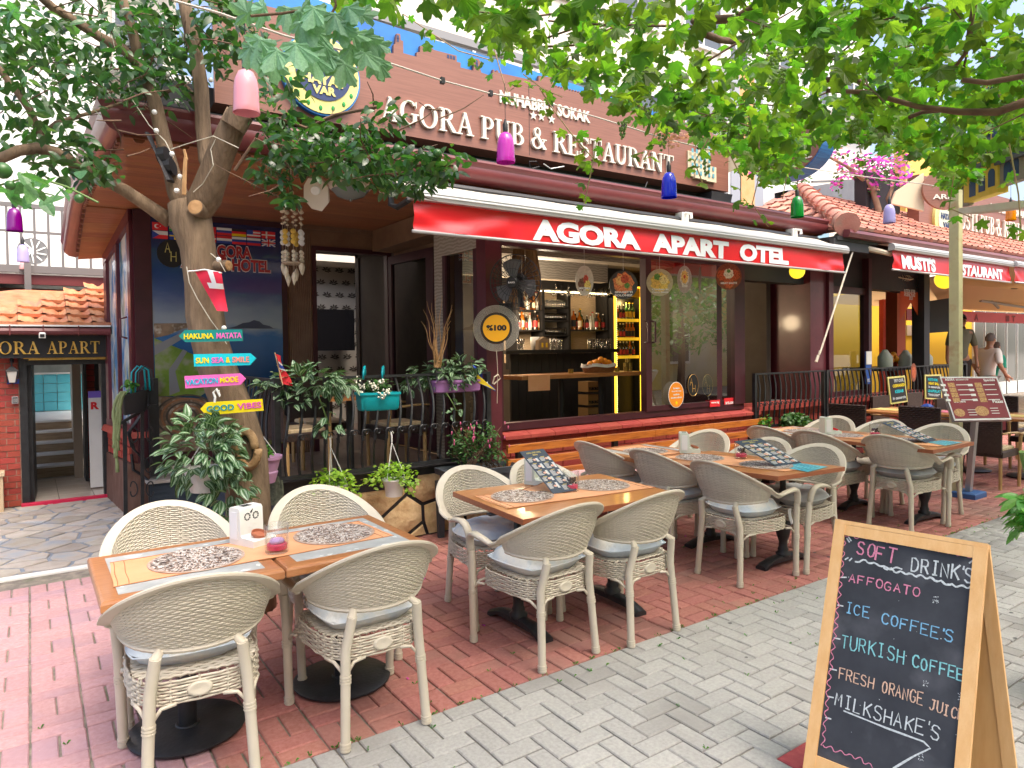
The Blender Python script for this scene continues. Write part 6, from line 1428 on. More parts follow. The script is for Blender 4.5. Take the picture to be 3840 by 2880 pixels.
arrow('cyan arrow board reading SUN SEA & SMILE, second on the trunk',m1(1612,1390),m1(2078,1382),m1(2080,1480),m1(1617,1492),m1(2128,1425),'R',P_CYAN,[('SUN',.04,.27,P_YEL),('SEA',.32,.54,P_PINK),('&',.575,.65,P_YEL),('SMILE',.69,.99,pm('salmon_paint',(.80,.28,.22)))])
arrow('pink arrow board reading VACATION MODE, third on the trunk',b1(1538,22),b1(1995,0),b1(2000,95),b1(1545,125),b1(2043,45),'R',P_PINK,[('VACATION',.02,.60,pm('sky_blue_paint',(.02,.42,.62))),('MODE',.64,.97,P_YEL)])
arrow('yellow arrow board reading GOOD VIBES, lowest on the trunk',b1(1720,240),b1(2178,212),b1(2188,308),b1(1718,347),b1(1668,295),'L',P_YEL,[('GOOD',.02,.50,pm('teal_letter',(.0,.30,.33))),('VIBES',.56,.98,pm('magenta_letter',(.72,.10,.42)))])
fg=thing('flag_pennant','red flag with white cross tied round the tree trunk','flag',PD(m1(1750,850),4.34))
def fp(u,v):return PD(m1(u,v),4.33+.03*math.sin(u*.02)+.02*math.sin(v*.015))
def fq(a,c):
 L0=(1610+a*225,690+a*18);L1_=(1800+a*90,1030+a*5);u=L0[0]+(L1_[0]-L0[0])*c;v=L0[1]+(L1_[1]-L0[1])*c;return fp(u,v)
obj('cloth',MB().grid(fq,16,16),mat('flag_red',(.72,.02,.06),.8),fg,smooth=True)
for a0,a1,c0,c1 in((.50,.70,0,.42),(.28,1.0,.30,.44)):
 obj('cross',MB().grid(lambda a,c:V(fq(a0+(a1-a0)*a,c0+(c1-c0)*c))-_fw*.004,8,8),P_WHT,fg,smooth=True)
b=MB();b.tube([fp(1560,702),fp(1610,700),fp(1700,688),fp(1835,715)],.010,6,flat=.5);obj('tie',b,P_WHT,fg)
vine=thing('grape_vine','grape vine trained overhead with translucent green leaves and hanging bunches','vine',(8.0,3.3,0))
DP=[(930,-900),(930,10),(1000,40),(1080,90),(1140,135),(1190,160),(1250,185),(1310,215),(1350,240),(1420,275),(1470,275),(1540,310),(1600,330),(1640,380),(1690,390),(1750,300),(1850,290),(1950,325),(2010,330),(2040,400),(2090,400),(2130,340),(2230,300),(2900,300),(2900,-900)]
xf=[];n=0;canes=[]
def in_canopy(p):
 q=proj(p)
 if q[2]<.3:return True
 u,v=q[0]/1.736,q[1]/1.736
 if v<-5 or u>2240 or u<-20:return(u>700 or v<-300 or u<-20)
 return inpoly(u,v,DP)
while n<19500:
 x,y,z=rl.uniform(.6,12.5),rl.uniform(-1.2,4.75),3.02+rl.random()**1.6*.62
 if y<1.0 and rl.random()<.55:continue
 p=V((x,y,z));n+=1
 cl=.5+.5*math.sin(x*2.1+1.3*math.sin(y*1.7))*math.sin(y*2.7+x*.7)
 if rl.random()>.42+.65*cl+(.35 if x>4 else 0):continue
 if not in_canopy(p):continue
 if proj(p)[2]>0 and p.length and(p-CAMP).length<1.55:continue
 xf.append(M4(p,orient(rdir(.55),1.3),rl.uniform(.10,.185)))
STR=[[(1165,190,4.4),(1190,230,4.4),(1235,290,4.4),(1270,330,4.4),(1290,350,4.4)],[(1290,300,4.3),(1275,380,4.3),(1262,440,4.3)],[(1420,270,4.0),(1400,330,4.0),(1390,345,4.0)],[(1640,380,5.0),(1625,440,5.0),(1660,490,5.0)],[(1060,80,4.6),(1080,150,4.6),(1095,200,4.6),(1110,190,4.6)],[(1215,210,4.5),(1170,190,4.5),(1130,160,4.5)],[(1530,300,4.2),(1500,350,4.2),(1520,400,4.2)],[(1700,380,5.4),(1690,430,5.4)],[(2060,380,4.5),(2050,450,4.5),(2100,470,4.5)],[(2180,310,3.6),(2200,420,3.6),(2205,500,3.6)],[(1850,290,4.6),(1860,330,4.6)],[(870,30,4.8),(930,70,4.8),(990,110,4.8),(1060,130,4.8)],[(1570,320,4.6),(1600,380,4.6),(1600,440,4.6)]]
b=MB()
for s_ in STR:
 P_=[PD((u*1.736,v*1.736),d)for u,v,d in s_];b.tube(P_,[.004]*len(P_),5,cap=False)
 for i in range(len(P_)-1):
  for k in range(3):xf.append(M4(P_[i].lerp(P_[i+1],rl.random())+rdir()*.05,orient(rdir(.6),1.0),rl.uniform(.07,.13)))
obj('shoot',b,M_CANEY,vine,kind='stuff')
foliage(vine,'leaf',LV,xf[0::3],M_VINE,100);foliage(vine,'leaf',leaf_vine(.6,1.5),xf[1::3],M_VINE,100);foliage(vine,'leaf',leaf_vine(-.15,3),xf[2::3],M_VINE,100)
b=MB()
CAN=[[(2650,75,3.3,.035),(2760,70,3.25,.035),(2840,20,3.2,.035),(2900,-60,3.1,.035)],[(2600,75,3.6,.03),(2650,130,3.7,.032),(2700,150,3.75,.03),(2850,165,4.0,.03)],[(3100,340,3.9,.02),(3250,345,3.9,.022),(3440,400,3.9,.025),(3600,420,3.8,.03),(3740,420,3.7,.035),(3850,380,3.6,.04)],[(3410,440,4.0,.02),(3460,420,4.0,.02),(3520,415,3.9,.02)],[(3100,300,4.2,.028),(3200,290,4.2,.03),(3270,345,4.2,.02)],[(3610,300,3.4,.02),(3700,310,3.4,.022),(3840,285,3.3,.024)],[(3660,-20,3.2,.02),(3620,200,3.4,.016),(3560,280,3.6,.014)],[(1950,180,4.2,.012),(2150,170,4.2,.012),(2400,60,4.0,.012)],[(2000,160,4.2,.01),(2200,90,4.0,.01),(2600,100,3.8,.014)],[(3000,50,3.6,.012),(3300,80,3.5,.012),(3500,20,3.4,.014)]]
for c_ in CAN:b=MB();b.tube([PD((u,v),d)for u,v,d,r in c_],[r*.62 for*_,r in c_],8);obj('cane',b,M_CANE,vine,smooth=True)
b=MB()
for k in range(140):
 p=V((rl.uniform(1.5,10),rl.uniform(1.2,4.6),rl.uniform(3.0,3.5)));q=p+rdir(0)*rl.uniform(.3,.8)
 if in_canopy(p)and in_canopy(q):b.tube([p,p.lerp(q,.5)+rdir(0)*.06,q],[.006,.005,.003],4,cap=False)
obj('thin_canes',b,M_CANE,vine,kind='stuff')
for(u,v,d,s_)in((2125,40,4.0,1.0),(2255,120,3.9,1.2),(2535,320,4.0,1.2),(2430,390,4.0,1.0),(2720,460,4.4,1.3),(2900,200,3.6,1.5),(2930,240,3.7,1.2),(2770,20,3.2,1.2),(2650,50,3.2,1.0),(3360,100,3.3,1.2),(2335,490,4.2,.8),(2485,520,4.3,1.0),(2650,610,4.6,1.0),(3210,480,4.2,1.0)):
 b=MB();c=PD((u,v),d)
 for k in range(34):
  t=rl.random();r=.032*s_*(1-t*.75);a=rl.uniform(0,6.28);b.ball(c+V((r*math.cos(a),r*math.sin(a),-.13*s_*t+.05)),.0085,6)
 obj('grape_bunch',b,M_GRAPE,vine,smooth=True)
nv=thing('vine_branch','near vine shoot with large bluish green leaves at upper left','vine branch',PD((1200,60),2.2))
b=MB();P_=path_px([(940,60,2.0),(1060,50,2.05),(1180,30,2.1),(1240,80,2.12),(1290,150,2.15),(1330,200,2.2),(1400,220,2.25)]);b.tube(P_,.004,6);b.tube(path_px([(1240,60,2.1),(1260,20,2.1),(1250,-30,2.1)]),.004,6);obj('shoot',b,M_CANE,nv)
xf=[]
for(u,v,d,s_,a)in((980,110,2.0,.17,-100),(1105,140,2.0,.17,-75),(1200,100,2.1,.15,-95),(1020,20,2.05,.14,-160),(1100,20,2.05,.15,-40),(1240,30,2.1,.15,-60),(1190,10,2.0,.14,-110),(1250,190,2.1,.13,-120),(1300,215,2.1,.15,-100),(1350,180,2.15,.14,-50),(1390,190,2.2,.14,-70),(1300,120,2.15,.12,-20),(960,60,2.0,.13,160),(1330,60,2.2,.11,10),(1420,220,2.2,.11,-80),(1010,190,2.05,.14,-80),(1150,60,2.1,.15,-100),(1060,170,2.0,.15,-120),(1160,180,2.05,.15,-70),(1230,150,2.08,.15,-100),(1270,60,2.1,.14,-80),(1350,110,2.15,.13,-60),(1330,150,2.15,.14,-110),(1110,60,2.0,.15,-60),(1080,5,2.1,.15,-90),(1160,10,2.1,.15,-60),(1400,150,2.2,.10,-40),(950,150,2.0,.12,-110),(1300,10,2.1,.13,-70)):
 d_=CR*math.cos(R_(a))+CU*math.sin(R_(a));d_=(d_+_fw*rl.uniform(-.5,.1)).normalized();X_=d_.cross(-_fw).normalized();Z_=X_.cross(d_).normalized()
 Mx=Matrix((X_,d_,Z_)).transposed()@Matrix.Rotation(rl.uniform(-.5,.5),3,'Y');xf.append(M4(PD((u,v),d),Mx,s_*.92))
foliage(nv,'large_leaf',LV,xf,M_VINEB,40)
def zebra(parent,u,v,d,ru,rv,rd_,n,L_=.085,m_=(M_ZG,M_ZS),droop=.35,plane=None):
 xf=[]
 for k in range(n):
  while True:
   a,c,e=rl.uniform(-1,1),rl.uniform(-1,1),rl.uniform(-1,1)
   if.25<a*a+c*c+e*e<=1:break
  p=PD((u+a*ru,v+c*rv),d+e*rd_);o_=(p-PD((u,v),d+.1)).normalized();dd=(o_*1.1+rdir(droop)*.8)
  xf.append(M4(p,orient(dd,.7),rl.uniform(.75,1.15)*L_))
 pieces(parent,'leaf',LZ,xf,list(m_),300,'leaves',size=lambda m_:1)
def leafy(parent,u,v,d,ru,rv,rd_,n,L_,tm,m_,droop=.2):
 xf=[]
 for k in range(n):
  while True:
   a,c,e=rl.uniform(-1,1),rl.uniform(-1,1),rl.uniform(-1,1)
   if a*a+c*c+e*e<=1:break
  xf.append(M4(PD((u+a*ru,v+c*rv),d+e*rd_),orient(rdir(droop),1.0),rl.uniform(.7,1.2)*L_))
 foliage(parent,'leaf',tm,xf,m_,300)
def dep(p):return(V(p)-CAMP).dot(_fw)
hp=thing('hanging_plant','bushy striped spiderwort hanging from a white hook in front of the tree','hanging plant',PD((760,1700),4.15),group='striped spiderworts')
zebra(hp,760,1700,4.15,160,140,.22,300,.088);zebra(hp,850,1830,4.1,100,90,.12,46,.09);zebra(hp,820,1610,4.12,70,50,.08,26,.08);zebra(hp,870,1930,4.1,50,40,.06,10,.085)
b=MB();c=PD((770,1760),4.2);b.lathe([(.0,-.13),(.085,-.13),(.12,0),(.128,0),(.128,.012)],20,c);obj('pot',b,P_WPOT,hp,smooth='auto')
b=MB();b.tube([PD(b1(1810,140),4.2),PD(b1(1825,190),4.2),PD(b1(1795,130),4.2),PD(b1(1770,160),4.2),PD(b1(1785,200),4.2),PD(b1(1780,240),4.2)],.007,6);b.tube([PD(b1(1778,340),4.24),PD(b1(1765,450),4.2)],.004,5)
for s_ in(-1,1):b.tube([PD(b1(1770,430),4.2),c+CR*.12*s_],.003,4)
obj('hook',b,P_WPOT,hp)
def planter_box(name,label,p0,p1,w2,h,m_,tap=.012,hooks=None,group='railing planters'):
 """p0,p1: top rim ends"""
 p0,p1=V(p0),V(p1);t=thing(name,label,'planter',(p0+p1)/2,group=group);u=(p1-p0).normalized();s_=V((-u.y,u.x,0)).normalized();L_=(p1-p0).length;b=MB()
 def ringp(z,ins):
  out=[]
  for i in range(16):
   a=2*math.pi*i/16;x=math.copysign(abs(math.cos(a))**.35,math.cos(a))*(L_/2-ins);y=math.copysign(abs(math.sin(a))**.35,math.sin(a))*(w2-ins);out.append(tuple((p0+p1)/2+u*x+s_*y+ZD*z))
  return out
 prof=[(-h,tap+.012),(-h*.9,tap),(-.02,.003),(-.02,-.006),(0,-.006),(0,.004),(-.03,.006)]
 for z,ins in prof:b.v+=ringp(z,ins)
 for i in range(len(prof)-1):
  for j in range(16):b.f.append((i*16+j,i*16+(j+1)%16,i*16+16+(j+1)%16,i*16+16+j));b.m.append(0)
 b.f.append(tuple(range(15,-1,-1)));b.m.append(0);obj('box',b,m_,t,smooth='auto')
 b=MB();b.v+=ringp(-.025,.006);b.f.append(tuple(range(16)));b.m.append(0);obj('soil',b,M_SOIL,t);return t
YR=5.40
pa=planter_box('railing_planter','black planter with striped spiderwort on the railing behind the tree',PY(zH(1560,510),YR),PY(zH(2000,520),YR),.075,.165,P_BLK)
d=dep((PY(zH(1780,500),YR)));zebra(pa,*zH(1800,360),d,150,55,.14,130,.10,droop=.1);zebra(pa,*zH(1480,420),d-.05,70,38,.1,26,.10);zebra(pa,*zH(2080,380),d-.05,70,42,.1,34,.10);zebra(pa,*zH(1700,560),d-.15,70,25,.05,14,.075)
b=MB();P_=[PY(zH(1930,540),5.2),PY(zH(1975,660),5.2),PY(zH(2020,790),5.2),PY(zH(2040,820),5.2)];b.tube(P_,.006,6);obj('trailing_stem',b,M_STEM,pa)
zebra(pa,*zH(2020,840),dep(P_[3]),45,30,.04,9,.10);zebra(pa,*zH(1985,680),dep(P_[1]),25,30,.03,4,.09)
pb=planter_box('railing_planter','turquoise planter with cream blossoms hooked on the railing',PY(b2(862,160),YR-.03),PY(b2(1198,150),YR-.03),.08,.15,P_LTEAL)
d=dep(PY(b2(1030,150),YR));leafy(pb,*b2(1000,110),d-.02,75,32,.09,150,.045,LROUND,M_SHRUB);
b=MB()
for(u,v)in((830,60),(860,45),(900,110),(990,90),(1060,70),(900,190),(930,195),(1030,180),(1100,150),(880,170),(1010,120),(1070,190)):
 for k in range(12):b.ball(PD(b2(u+rl.uniform(-28,28),v+rl.uniform(-20,20)),d-.11+rl.uniform(-.02,.02)),.0085,5)
obj('blossoms',b,M_WHITEF,pb,kind='stuff',smooth=True)
for u in(920,1075):
 a=PY(b2(u,-10),YR);b=MB();b.tube([a+V((-.03,-.05,-.06)),a+V((-.03,-.05,.0)),a+V((0,-.0,.045)),a+V((.02,.04,.01)),a+V((.02,.045,-.05))],.014,6,flat=.5);obj('hook',b,P_LTEAL,pb,smooth=True)
pc=planter_box('railing_planter','magenta planter with striped spiderwort beside the maroon pillar',PY(b2(1480,60),YR),PY(b2(1870,45),YR),.08,.11,P_LILAC)
d=dep(PY(b2(1680,50),YR));zebra(pc,*b2(1560,20),d-.05,130,46,.12,115,.095,droop=.1);zebra(pc,*b2(1700,-60),d,100,34,.1,60,.095);zebra(pc,*b2(1330,100),d-.05,60,25,.08,30,.075);zebra(pc,*b2(1670,300),d-.1,45,28,.04,10,.08)
b=MB();b.tube([PY(b2(1600,160),5.25),PY(b2(1650,240),5.22),PY(b2(1680,300),5.22)],.004,5);obj('trailing_stem',b,M_STEM,pc)
b=MB()
for k in range(16):
 x0,v0=rl.uniform(1490,1560),1500;pts=[]
 tx=rl.choice([1400+rl.uniform(-20,60),1480+rl.uniform(0,80),1600+rl.uniform(-40,40)]);ty=rl.uniform(900,1250);ph=rl.uniform(0,6)
 for i in range(10):t=i/9;pts.append(PY(m2(x0+(tx-x0)*t+18*math.sin(t*9+ph)*t,v0+(ty-v0)*t),YR+.02*math.sin(t*7+ph)))
 b.tube(pts,[.006-.0045*i/9 for i in range(10)],5,cap=False)
obj('dry_twigs',b,M_DRYST,pc,smooth=True)
for(cu,cv,tu,tv,lb)in((690,935,640,530,'left white hanging pot of lime green foliage in front of the stone wall'),(1165,885,1148,490,'right white hanging pot of lime green foliage in front of the stone wall')):
 c=PY(b2(cu,cv),5.25);t=thing('hanging_pot',lb,'hanging pot',c,group='white hanging pots');r=abs((PY(b2(cu+95,cv),5.25)-PY(b2(cu-95,cv),5.25)).length)/2*.92
 b=MB();b.lathe([(0,-.13),(r*.72,-.13),(r*.80,-.05),(r*.84,-.045),(r*.96,0),(r*1.04,0),(r*1.04,.014),(r*.94,.012),(r*.9,-.01),(0,-.01)],28,c);obj('pot',b,P_WPOT,t,smooth='auto')
 tp=PY(b2(tu,tv+80),5.27);b=MB()
 for k in range(3):a=R_(90+120*k);b.tube([tp,c+V((r*math.cos(a),r*math.sin(a),.01))],.0035,5)
 b.tube([tp,PY(b2(tu,tv+30),5.27),PY(b2(tu-8,tv),5.28),PY(b2(tu+2,tv-12),5.29),PY(b2(tu+14,tv+5),5.3)],.007,6);obj('hanger',b,P_WPOT,t)
 d=dep(c);leafy(t,*b2(cu-10,cv-75),d,78,38,.12,190,.042,LROUND,M_LIMEL);leafy(t,*b2(cu+130,cv+20),d-.08,45,55,.05,60,.04,LROUND,M_LIMEL);leafy(t,*b2(cu-160,cv),d-.08,40,30,.05,50,.04,LROUND,M_LIMEL)
 b=MB()
 for k in range(14):
  q=PD(b2(cu+rl.uniform(-180,180),cv+rl.uniform(-60,110)),d-.06);b.tube([c+V((0,0,.03)),c.lerp(q,.5)+V((0,0,.06)),q],.0022,4,cap=False)
 obj('stems',b,M_STEM,t,kind='stuff')
c=PD(zH(1355,1150),4.75);t=thing('hanging_pot','mauve hanging pot with dark leaves beside the tree trunk','hanging pot',c);r=.115
b=MB();b.lathe([(0,-.17),(.07,-.17),(.09,-.10),(.085,-.09),(.108,-.01),(.118,-.01),(.120,.012),(.112,.012),(.10,-.01),(0,-.01)],28,c);obj('pot',b,P_MAUVE,t,smooth='auto')
leafy(t,*zH(1345,1090),dep(c),20,28,.06,60,.055,LROUND,M_SHRUBL);b=MB();b.tube([c+V((.08,0,.02)),PD(zH(1240,790),4.7),PD(zH(1190,690),4.7)],.003,4);b.tube([c+V((-.08,0,.02)),PD(zH(1215,800),4.7),PD(zH(1185,690),4.7)],.003,4);obj('hanger',b,P_WHT,t)
FP=[(2.87,5.05),(3.55,5.0),(3.60,5.30),(2.90,5.36)]
t=thing('floor_planter','anthracite plastic trough on legs with a fuchsia shrub by the maroon pillar','planter',(3.2,5.17,0));b=MB();cc=V((3.23,5.18,0))
def rg(z,k):return[(cc.x+(p[0]-cc.x)*k,cc.y+(p[1]-cc.y)*k,z)for p in FP]
prof=[(.30,.86),(.56,.93),(.56,1.03),(.61,1.05),(.615,1.0),(.59,.96),(.56,.9)]
for z,k in prof:b.v+=rg(z,k)
for i in range(len(prof)-1):
 for j in range(4):b.f.append((i*4+j,i*4+(j+1)%4,i*4+4+(j+1)%4,i*4+4+j));b.m.append(0)
b.f.append((3,2,1,0));b.m.append(0);obj('trough',b,M_ANTH,t)
for p in FP:
 q=V((cc.x+(p[0]-cc.x)*.92,cc.y+(p[1]-cc.y)*.9,0));b=MB();b.hexa([(q.x-.025,q.y-.02,0),(q.x+.025,q.y-.02,0),(q.x+.025,q.y+.02,0),(q.x-.025,q.y+.02,0),(q.x-.038,q.y-.028,.5),(q.x+.038,q.y-.028,.5),(q.x+.038,q.y+.028,.5),(q.x-.038,q.y+.028,.5)]);obj('leg',b,M_ANTH,t)
b=MB();b.v+=rg(.57,.93);b.f.append((0,1,2,3));b.m.append(0);obj('soil',b,M_SOIL,t)
d=dep((3.25,5.17,.9))
for(u,v,ru,rv,n)in((1770,640,80,60,300),(1700,560,40,50,110),(1960,560,45,80,200),(1840,520,45,55,120),(2060,690,30,25,40)):leafy(t,*b2(u,v),d,ru*.9,rv,.1,n,.042,LNARR if n<120 else LS,M_SHRUB)
b=MB()
for k in range(40):b.tube([V((rl.uniform(3.0,3.5),5.17,.57)),PD(b2(rl.uniform(1620,2080),rl.uniform(430,700)),d+rl.uniform(-.08,.08))],.003,4,cap=False)
obj('stems',b,M_CANE,t,kind='stuff');b=MB()
for k in range(24):b.ball(PD(b2(rl.choice([1660,1700,1810,1830,1950,2090,2110])+rl.uniform(-25,25),rl.uniform(400,620)),d-.1),.010,5,sq=(.7,.7,1.6))
obj('fuchsia_flowers',b,pm('fuchsia_bloom',(.62,.12,.25)),t,smooth=True,kind='stuff')
c=PY(zF(190,300),5.2);t=thing('round_bush','round glossy green bush in a black trough below the far railing','bush',(c.x,5.2,0));leafy(t,*zF(190,305),dep(c),54,32,.22,520,.06,LROUND,M_SHRUB,0);b=MB();b.bbox(c.x-.75,c.x+.35,5.05,5.35,0,c.z-.14);obj('trough',b,P_BLK,t);
leafy(t,*b4(60,400),dep(c)-.4,30,22,.08,60,.06,LS,M_SHRUBL)
c=PD(b4(2190,1150),3.1);t=thing('street_plant','bright green leafy plant poking in at the right edge of the picture','plant',(c.x,c.y,0));leafy(t,*b4(2200,1150),3.1,45,85,.15,90,.085,LS,M_SHRUBL,.5);b=MB();b.lathe([(0,0),(.14,0),(.18,.36),(.19,.38),(.17,.38),(0,.34)],20,(c.x+.30,c.y-.25,0));obj('pot',b,pm('purple_pot',(.12,.06,.25)),t,smooth='auto');b=MB();b.tube([(c.x+.30,c.y-.25,.34),(c.x+.2,c.y,.8),(c.x,c.y,1.15)],.012,6);obj('stem',b,M_STEM,t)
t=thing('small_herb','feathery pale green herb under the hanging plant behind the near table','plant',PD(b1(1900,1290),4.3));leafy(t,*b1(1890,1280),4.25,26,45,.05,90,.05,LNARR,mat('herb_leaf',(.16,.26,.14),.6,var=.2,trans=.2));b=MB();p=PD(b1(1890,1330),4.3);b.lathe([(0,-.55),(.09,-.55),(.11,-.1),(0,-.1)],14,p);obj('pot',b,P_BLK,t)
t=thing('cactus','clump of thin dark columnar cactus stems beside the trunk','cactus',PD(zH(1460,1560),4.9));
for k in range(9):
 b=MB();u=1405+k*15;a=PD(zH(u,1640),4.9);e=PD(zH(u+rl.uniform(-20,30),rl.uniform(1280,1420)),4.9);b.tube([a,a.lerp(e,.5)+V((.01,0,0)),e],[.018,.018,.01],6);obj('stem',b,mat('cactus_green',(.05,.065,.04),.8,(.12,.13,.09),40),t)
c0,c1_=PY(b1(1000,180),7.6),PY(b1(1225,130),7.6)
pd_=planter_box('railing_planter','black and teal planter with trailing succulent strands on the stair rail',c0,c1_,.09,.20,P_BLK)
b=MB()
for(u0,v1)in((955,700),(968,820),(985,640),(945,620),(975,560)):
 pts=[]
 for i in range(12):t=i/11;pts.append(PY(b1(u0+8*math.sin(t*7+u0)+(60*(1-t)**6),150+(v1-150)*t),7.45))
 b.tube(pts,[.013+.003*((i*7)%3)for i in range(12)],6)
obj('trailing_strands',b,mat('succulent_green',(.22,.27,.12),.6),pd_,smooth=True);leafy(pd_,*b1(1070,90),dep(c0)+.0,22,20,.06,22,.07,LROUND,M_SHRUBL)
for u in(1140,1175,1200):
 a=PY(b1(u,60),7.55);b=MB();b.tube([a+V((-.06,-.02,-.14)),a+V((-.05,-.02,.08)),a+V((.0,0,.14)),a+V((.06,0,.1)),a+V((.07,0,-.1))],.016,6,flat=.5);obj('hook',b,P_LTEAL if u<1190 else M_ANTH,pd_,smooth=True)
bg_=thing('bougainvillea','bougainvillea with magenta and faded bracts climbing over the tiled roof','bougainvillea',PY(zG(1310,530),6.2));dB=dep(PY(zG(1310,530),6.2))
b=MB();b.tube([PD(zG(*q),dB)for q in((1300,540),(1310,470),(1290,400),(1270,330),(1190,260),(1110,200),(1010,150))],[.06,.055,.05,.05,.04,.03,.02],8);b.tube([PD(zG(*q),dB)for q in((1310,530),(1390,470),(1370,400),(1400,330))],[.05,.045,.04,.03],8);obj('trunk',b,mat('pale_bark',(.40,.27,.17),.8,(.30,.19,.11),6),bg_,smooth=True)
GB=[(1300,220,150,100,.4),(1420,230,120,110,.4),(1180,200,110,90,.3),(1080,250,60,60,.3),(1060,340,30,70,.2),(830,280,60,40,.2),(520,220,90,50,.2),(1480,330,60,50,.2),(1490,590,70,30,.2),(1080,120,60,60,.3),(640,220,60,80,.2),(1300,350,30,60,.1)]
for(tm,m_,n,s_,nm)in((LROUND,M_PINKF,420,.085,'bract'),(LROUND,M_PEACHF,130,.08,'faded_bract'),(LS,M_SHRUB,520,.09,'leaf')):
 xf=[]
 for k in range(n):
  g=rl.choices(GB,weights=[q[2]*q[3]for q in GB])[0];a,rr_=rl.uniform(0,6.28),rl.random()**.6
  uu,vv=g[0]+g[2]*rr_*math.cos(a),g[1]+g[3]*rr_*math.sin(a)
  if nm!='leaf':uu,vv=uu-(uu*1.0%46)*.55,vv-(vv%38)*.5
  xf.append(M4(PD(zG(uu,vv),dB+rl.uniform(-g[4],g[4])),orient(rdir(0),1.2),rl.uniform(.7,1.2)*s_))
 pieces(bg_,nm,tm,xf,m_,300,nm+'_mass')
xf=[]
for k in range(60):xf.append(M4(PD(zK(1900+rl.uniform(-60,60),575+rl.uniform(-30,30)),4.6),orient(rdir(0),1.2),.035))
pieces(vine,'dried_leaf',LROUND,xf,M_PEACHF,60)
# ================================================================ wrought iron railings
rr_=random.Random(5)
def railing(name,label,P0,P1,ztop,zbot,sp,belly,out,post=True,curl=True):
 P0,P1=V(P0),V(P1);u=(P1-P0);L_=u.length;u.normalize();o_=V(out);t=thing(name,label,'railing',(P0+P1)/2,group=None)
 b=MB();b.beam(P0+ZD*ztop,P1+ZD*ztop,.045,.02);obj('top_rail',b,M_BLACK,t);b=MB();b.beam(P0+ZD*zbot,P1+ZD*zbot,.04,.03);obj('bottom_rail',b,M_BLACK,t)
 n=int(L_/sp)
 def bal(x):
  pts=[]
  for i in range(15):
   k=i/14;z=ztop-(ztop-zbot)*k;y=belly*(math.sin(math.pi*min(1,k*1.05))**1.3)*(.35+.65*k)if k<1 else 0
   pts.append(P0+u*(x+.022*math.sin(k*7.0))+o_*y+ZD*z)
  return pts
 for i in range(n):
  x=sp*(i+.5);b=MB();b.tube(bal(x),.0105,6)
  if belly>.02:k=bal(x)[9];b.tube([k+ZD*.02,k-ZD*.02],.014,6)
  obj('baluster',b,M_BLACK,t)
  if curl and i<n-1:
   c=P0+u*(x+sp/2)+o_*(belly*.82)+ZD*(zbot+(ztop-zbot)*.40);b=MB()
   for s_ in(-1,1):
    pts=[]
    for j in range(17):a=j/16*4.6;r_=.036*(1-.16*a);pts.append(c+u*(s_*(.046-.0*a)-s_*r_*math.cos(a)*1.0)+ZD*(r_*math.sin(a)*(1 if s_>0 else 1)+.012))
    b.tube(pts,.0045,5,cap=False)
   obj('scroll',b,M_BLACK,t)
 if post:
  for p in(P0,P1):b=MB();b.box(p.x-.022,p.x+.022,p.y-.022,p.y+.022,p.z+zbot-.12,p.z+ztop+.01);obj('post',b,M_BLACK,t)
 return t
zt_=(PY(m2(1500,1550),YR).z+PY(b2(400,15),YR).z)/2
railing('porch_railing','black bellied wrought iron railing along the stone porch wall',(1.55,YR,0),(3.47,YR,0),1.425,.66,.104,.15,(0,-1,0))
railing('porch_railing','black wrought iron railing returning from the tree towards the mural',(1.55,YR+.05,0),(1.55,7.6,0),1.42,.62,.12,.08,(-1,0,0))
railing('terrace_railing','black wrought iron railing between the bar window and the neighbouring pillar',(7.42,YR,0),(8.93,YR,0),1.29,.62,.11,.05,(0,-1,0))
railing('terrace_railing','black wrought iron railing in front of the neighbouring restaurant',(8.97,YR-.02,0),(13.2,YR-.02,0),1.29,.62,.115,.06,(0,-1,0))
YT=7.72;sr=thing('stair_rail','black forged stair handrail with scrolls at the left corner of the porch','handrail',PY(b1(1040,1170),YT))
q=lambda u,v,y=YT:PY(b1(u,v),y)
b=MB();b.beam(q(955,440),q(1250,268),.05,.025);b.beam(q(1250,268),q(1300,270),.05,.025);obj('handrail',b,M_BLACK,sr)
for(u0,v0,u1,v1,w2)in((1035,405,1042,1180,.035),(1180,320,1182,1130,.03)):b=MB();b.beam(q(u0,v0),q(u1,v1),w2,w2,up=(0,1,0));obj('post',b,M_BLACK,sr)
b=MB();b.beam(q(1265,40,7.95),q(1285,850,7.95),.09,.09,up=(0,1,0));obj('corner_post',b,M_BLACK,sr)
for k in range(7):
 b=MB();b.tube([q(1225-k*8,70+k*8,7.9),q(1235-k*6,250+k*8,7.9),q(1130-k*12,420+k*12,7.8),q(1060+k*5,500+k*8,7.8),q(1085+k*6,600+k*8,7.8),q(1170+k*8,700+k*3,7.85),q(1190+k*8,800-k*4,7.9)],.009,6);obj('baluster',b,M_BLACK,sr)
for(cu,cv,s_)in((1125,510,-1),(1235,510,1),(1120,960,-1),(1235,960,1),(1220,760,1)):
 b=MB();c0=(cu,cv);pts=[]
 for j in range(26):a=-2.6+j/25*5.2;r_=62*(1 if abs(a)<1.7 else 1-.45*(abs(a)-1.7));pts.append(q(cu+s_*(18-r_*.62*math.cos(a)),cv+r_*math.sin(a)))
 b.tube(pts,.007,5);obj('scroll',b,M_BLACK,sr)
b=MB();b.tube([PY(b1(1090,670),8.0),PY(b1(1105,800),8.0),PY(b1(1180,845),8.0),PY(b1(1240,900),7.9),PY(b1(1245,1110),7.9)],.014,8);obj('conduit',b,M_BLACK,B1)
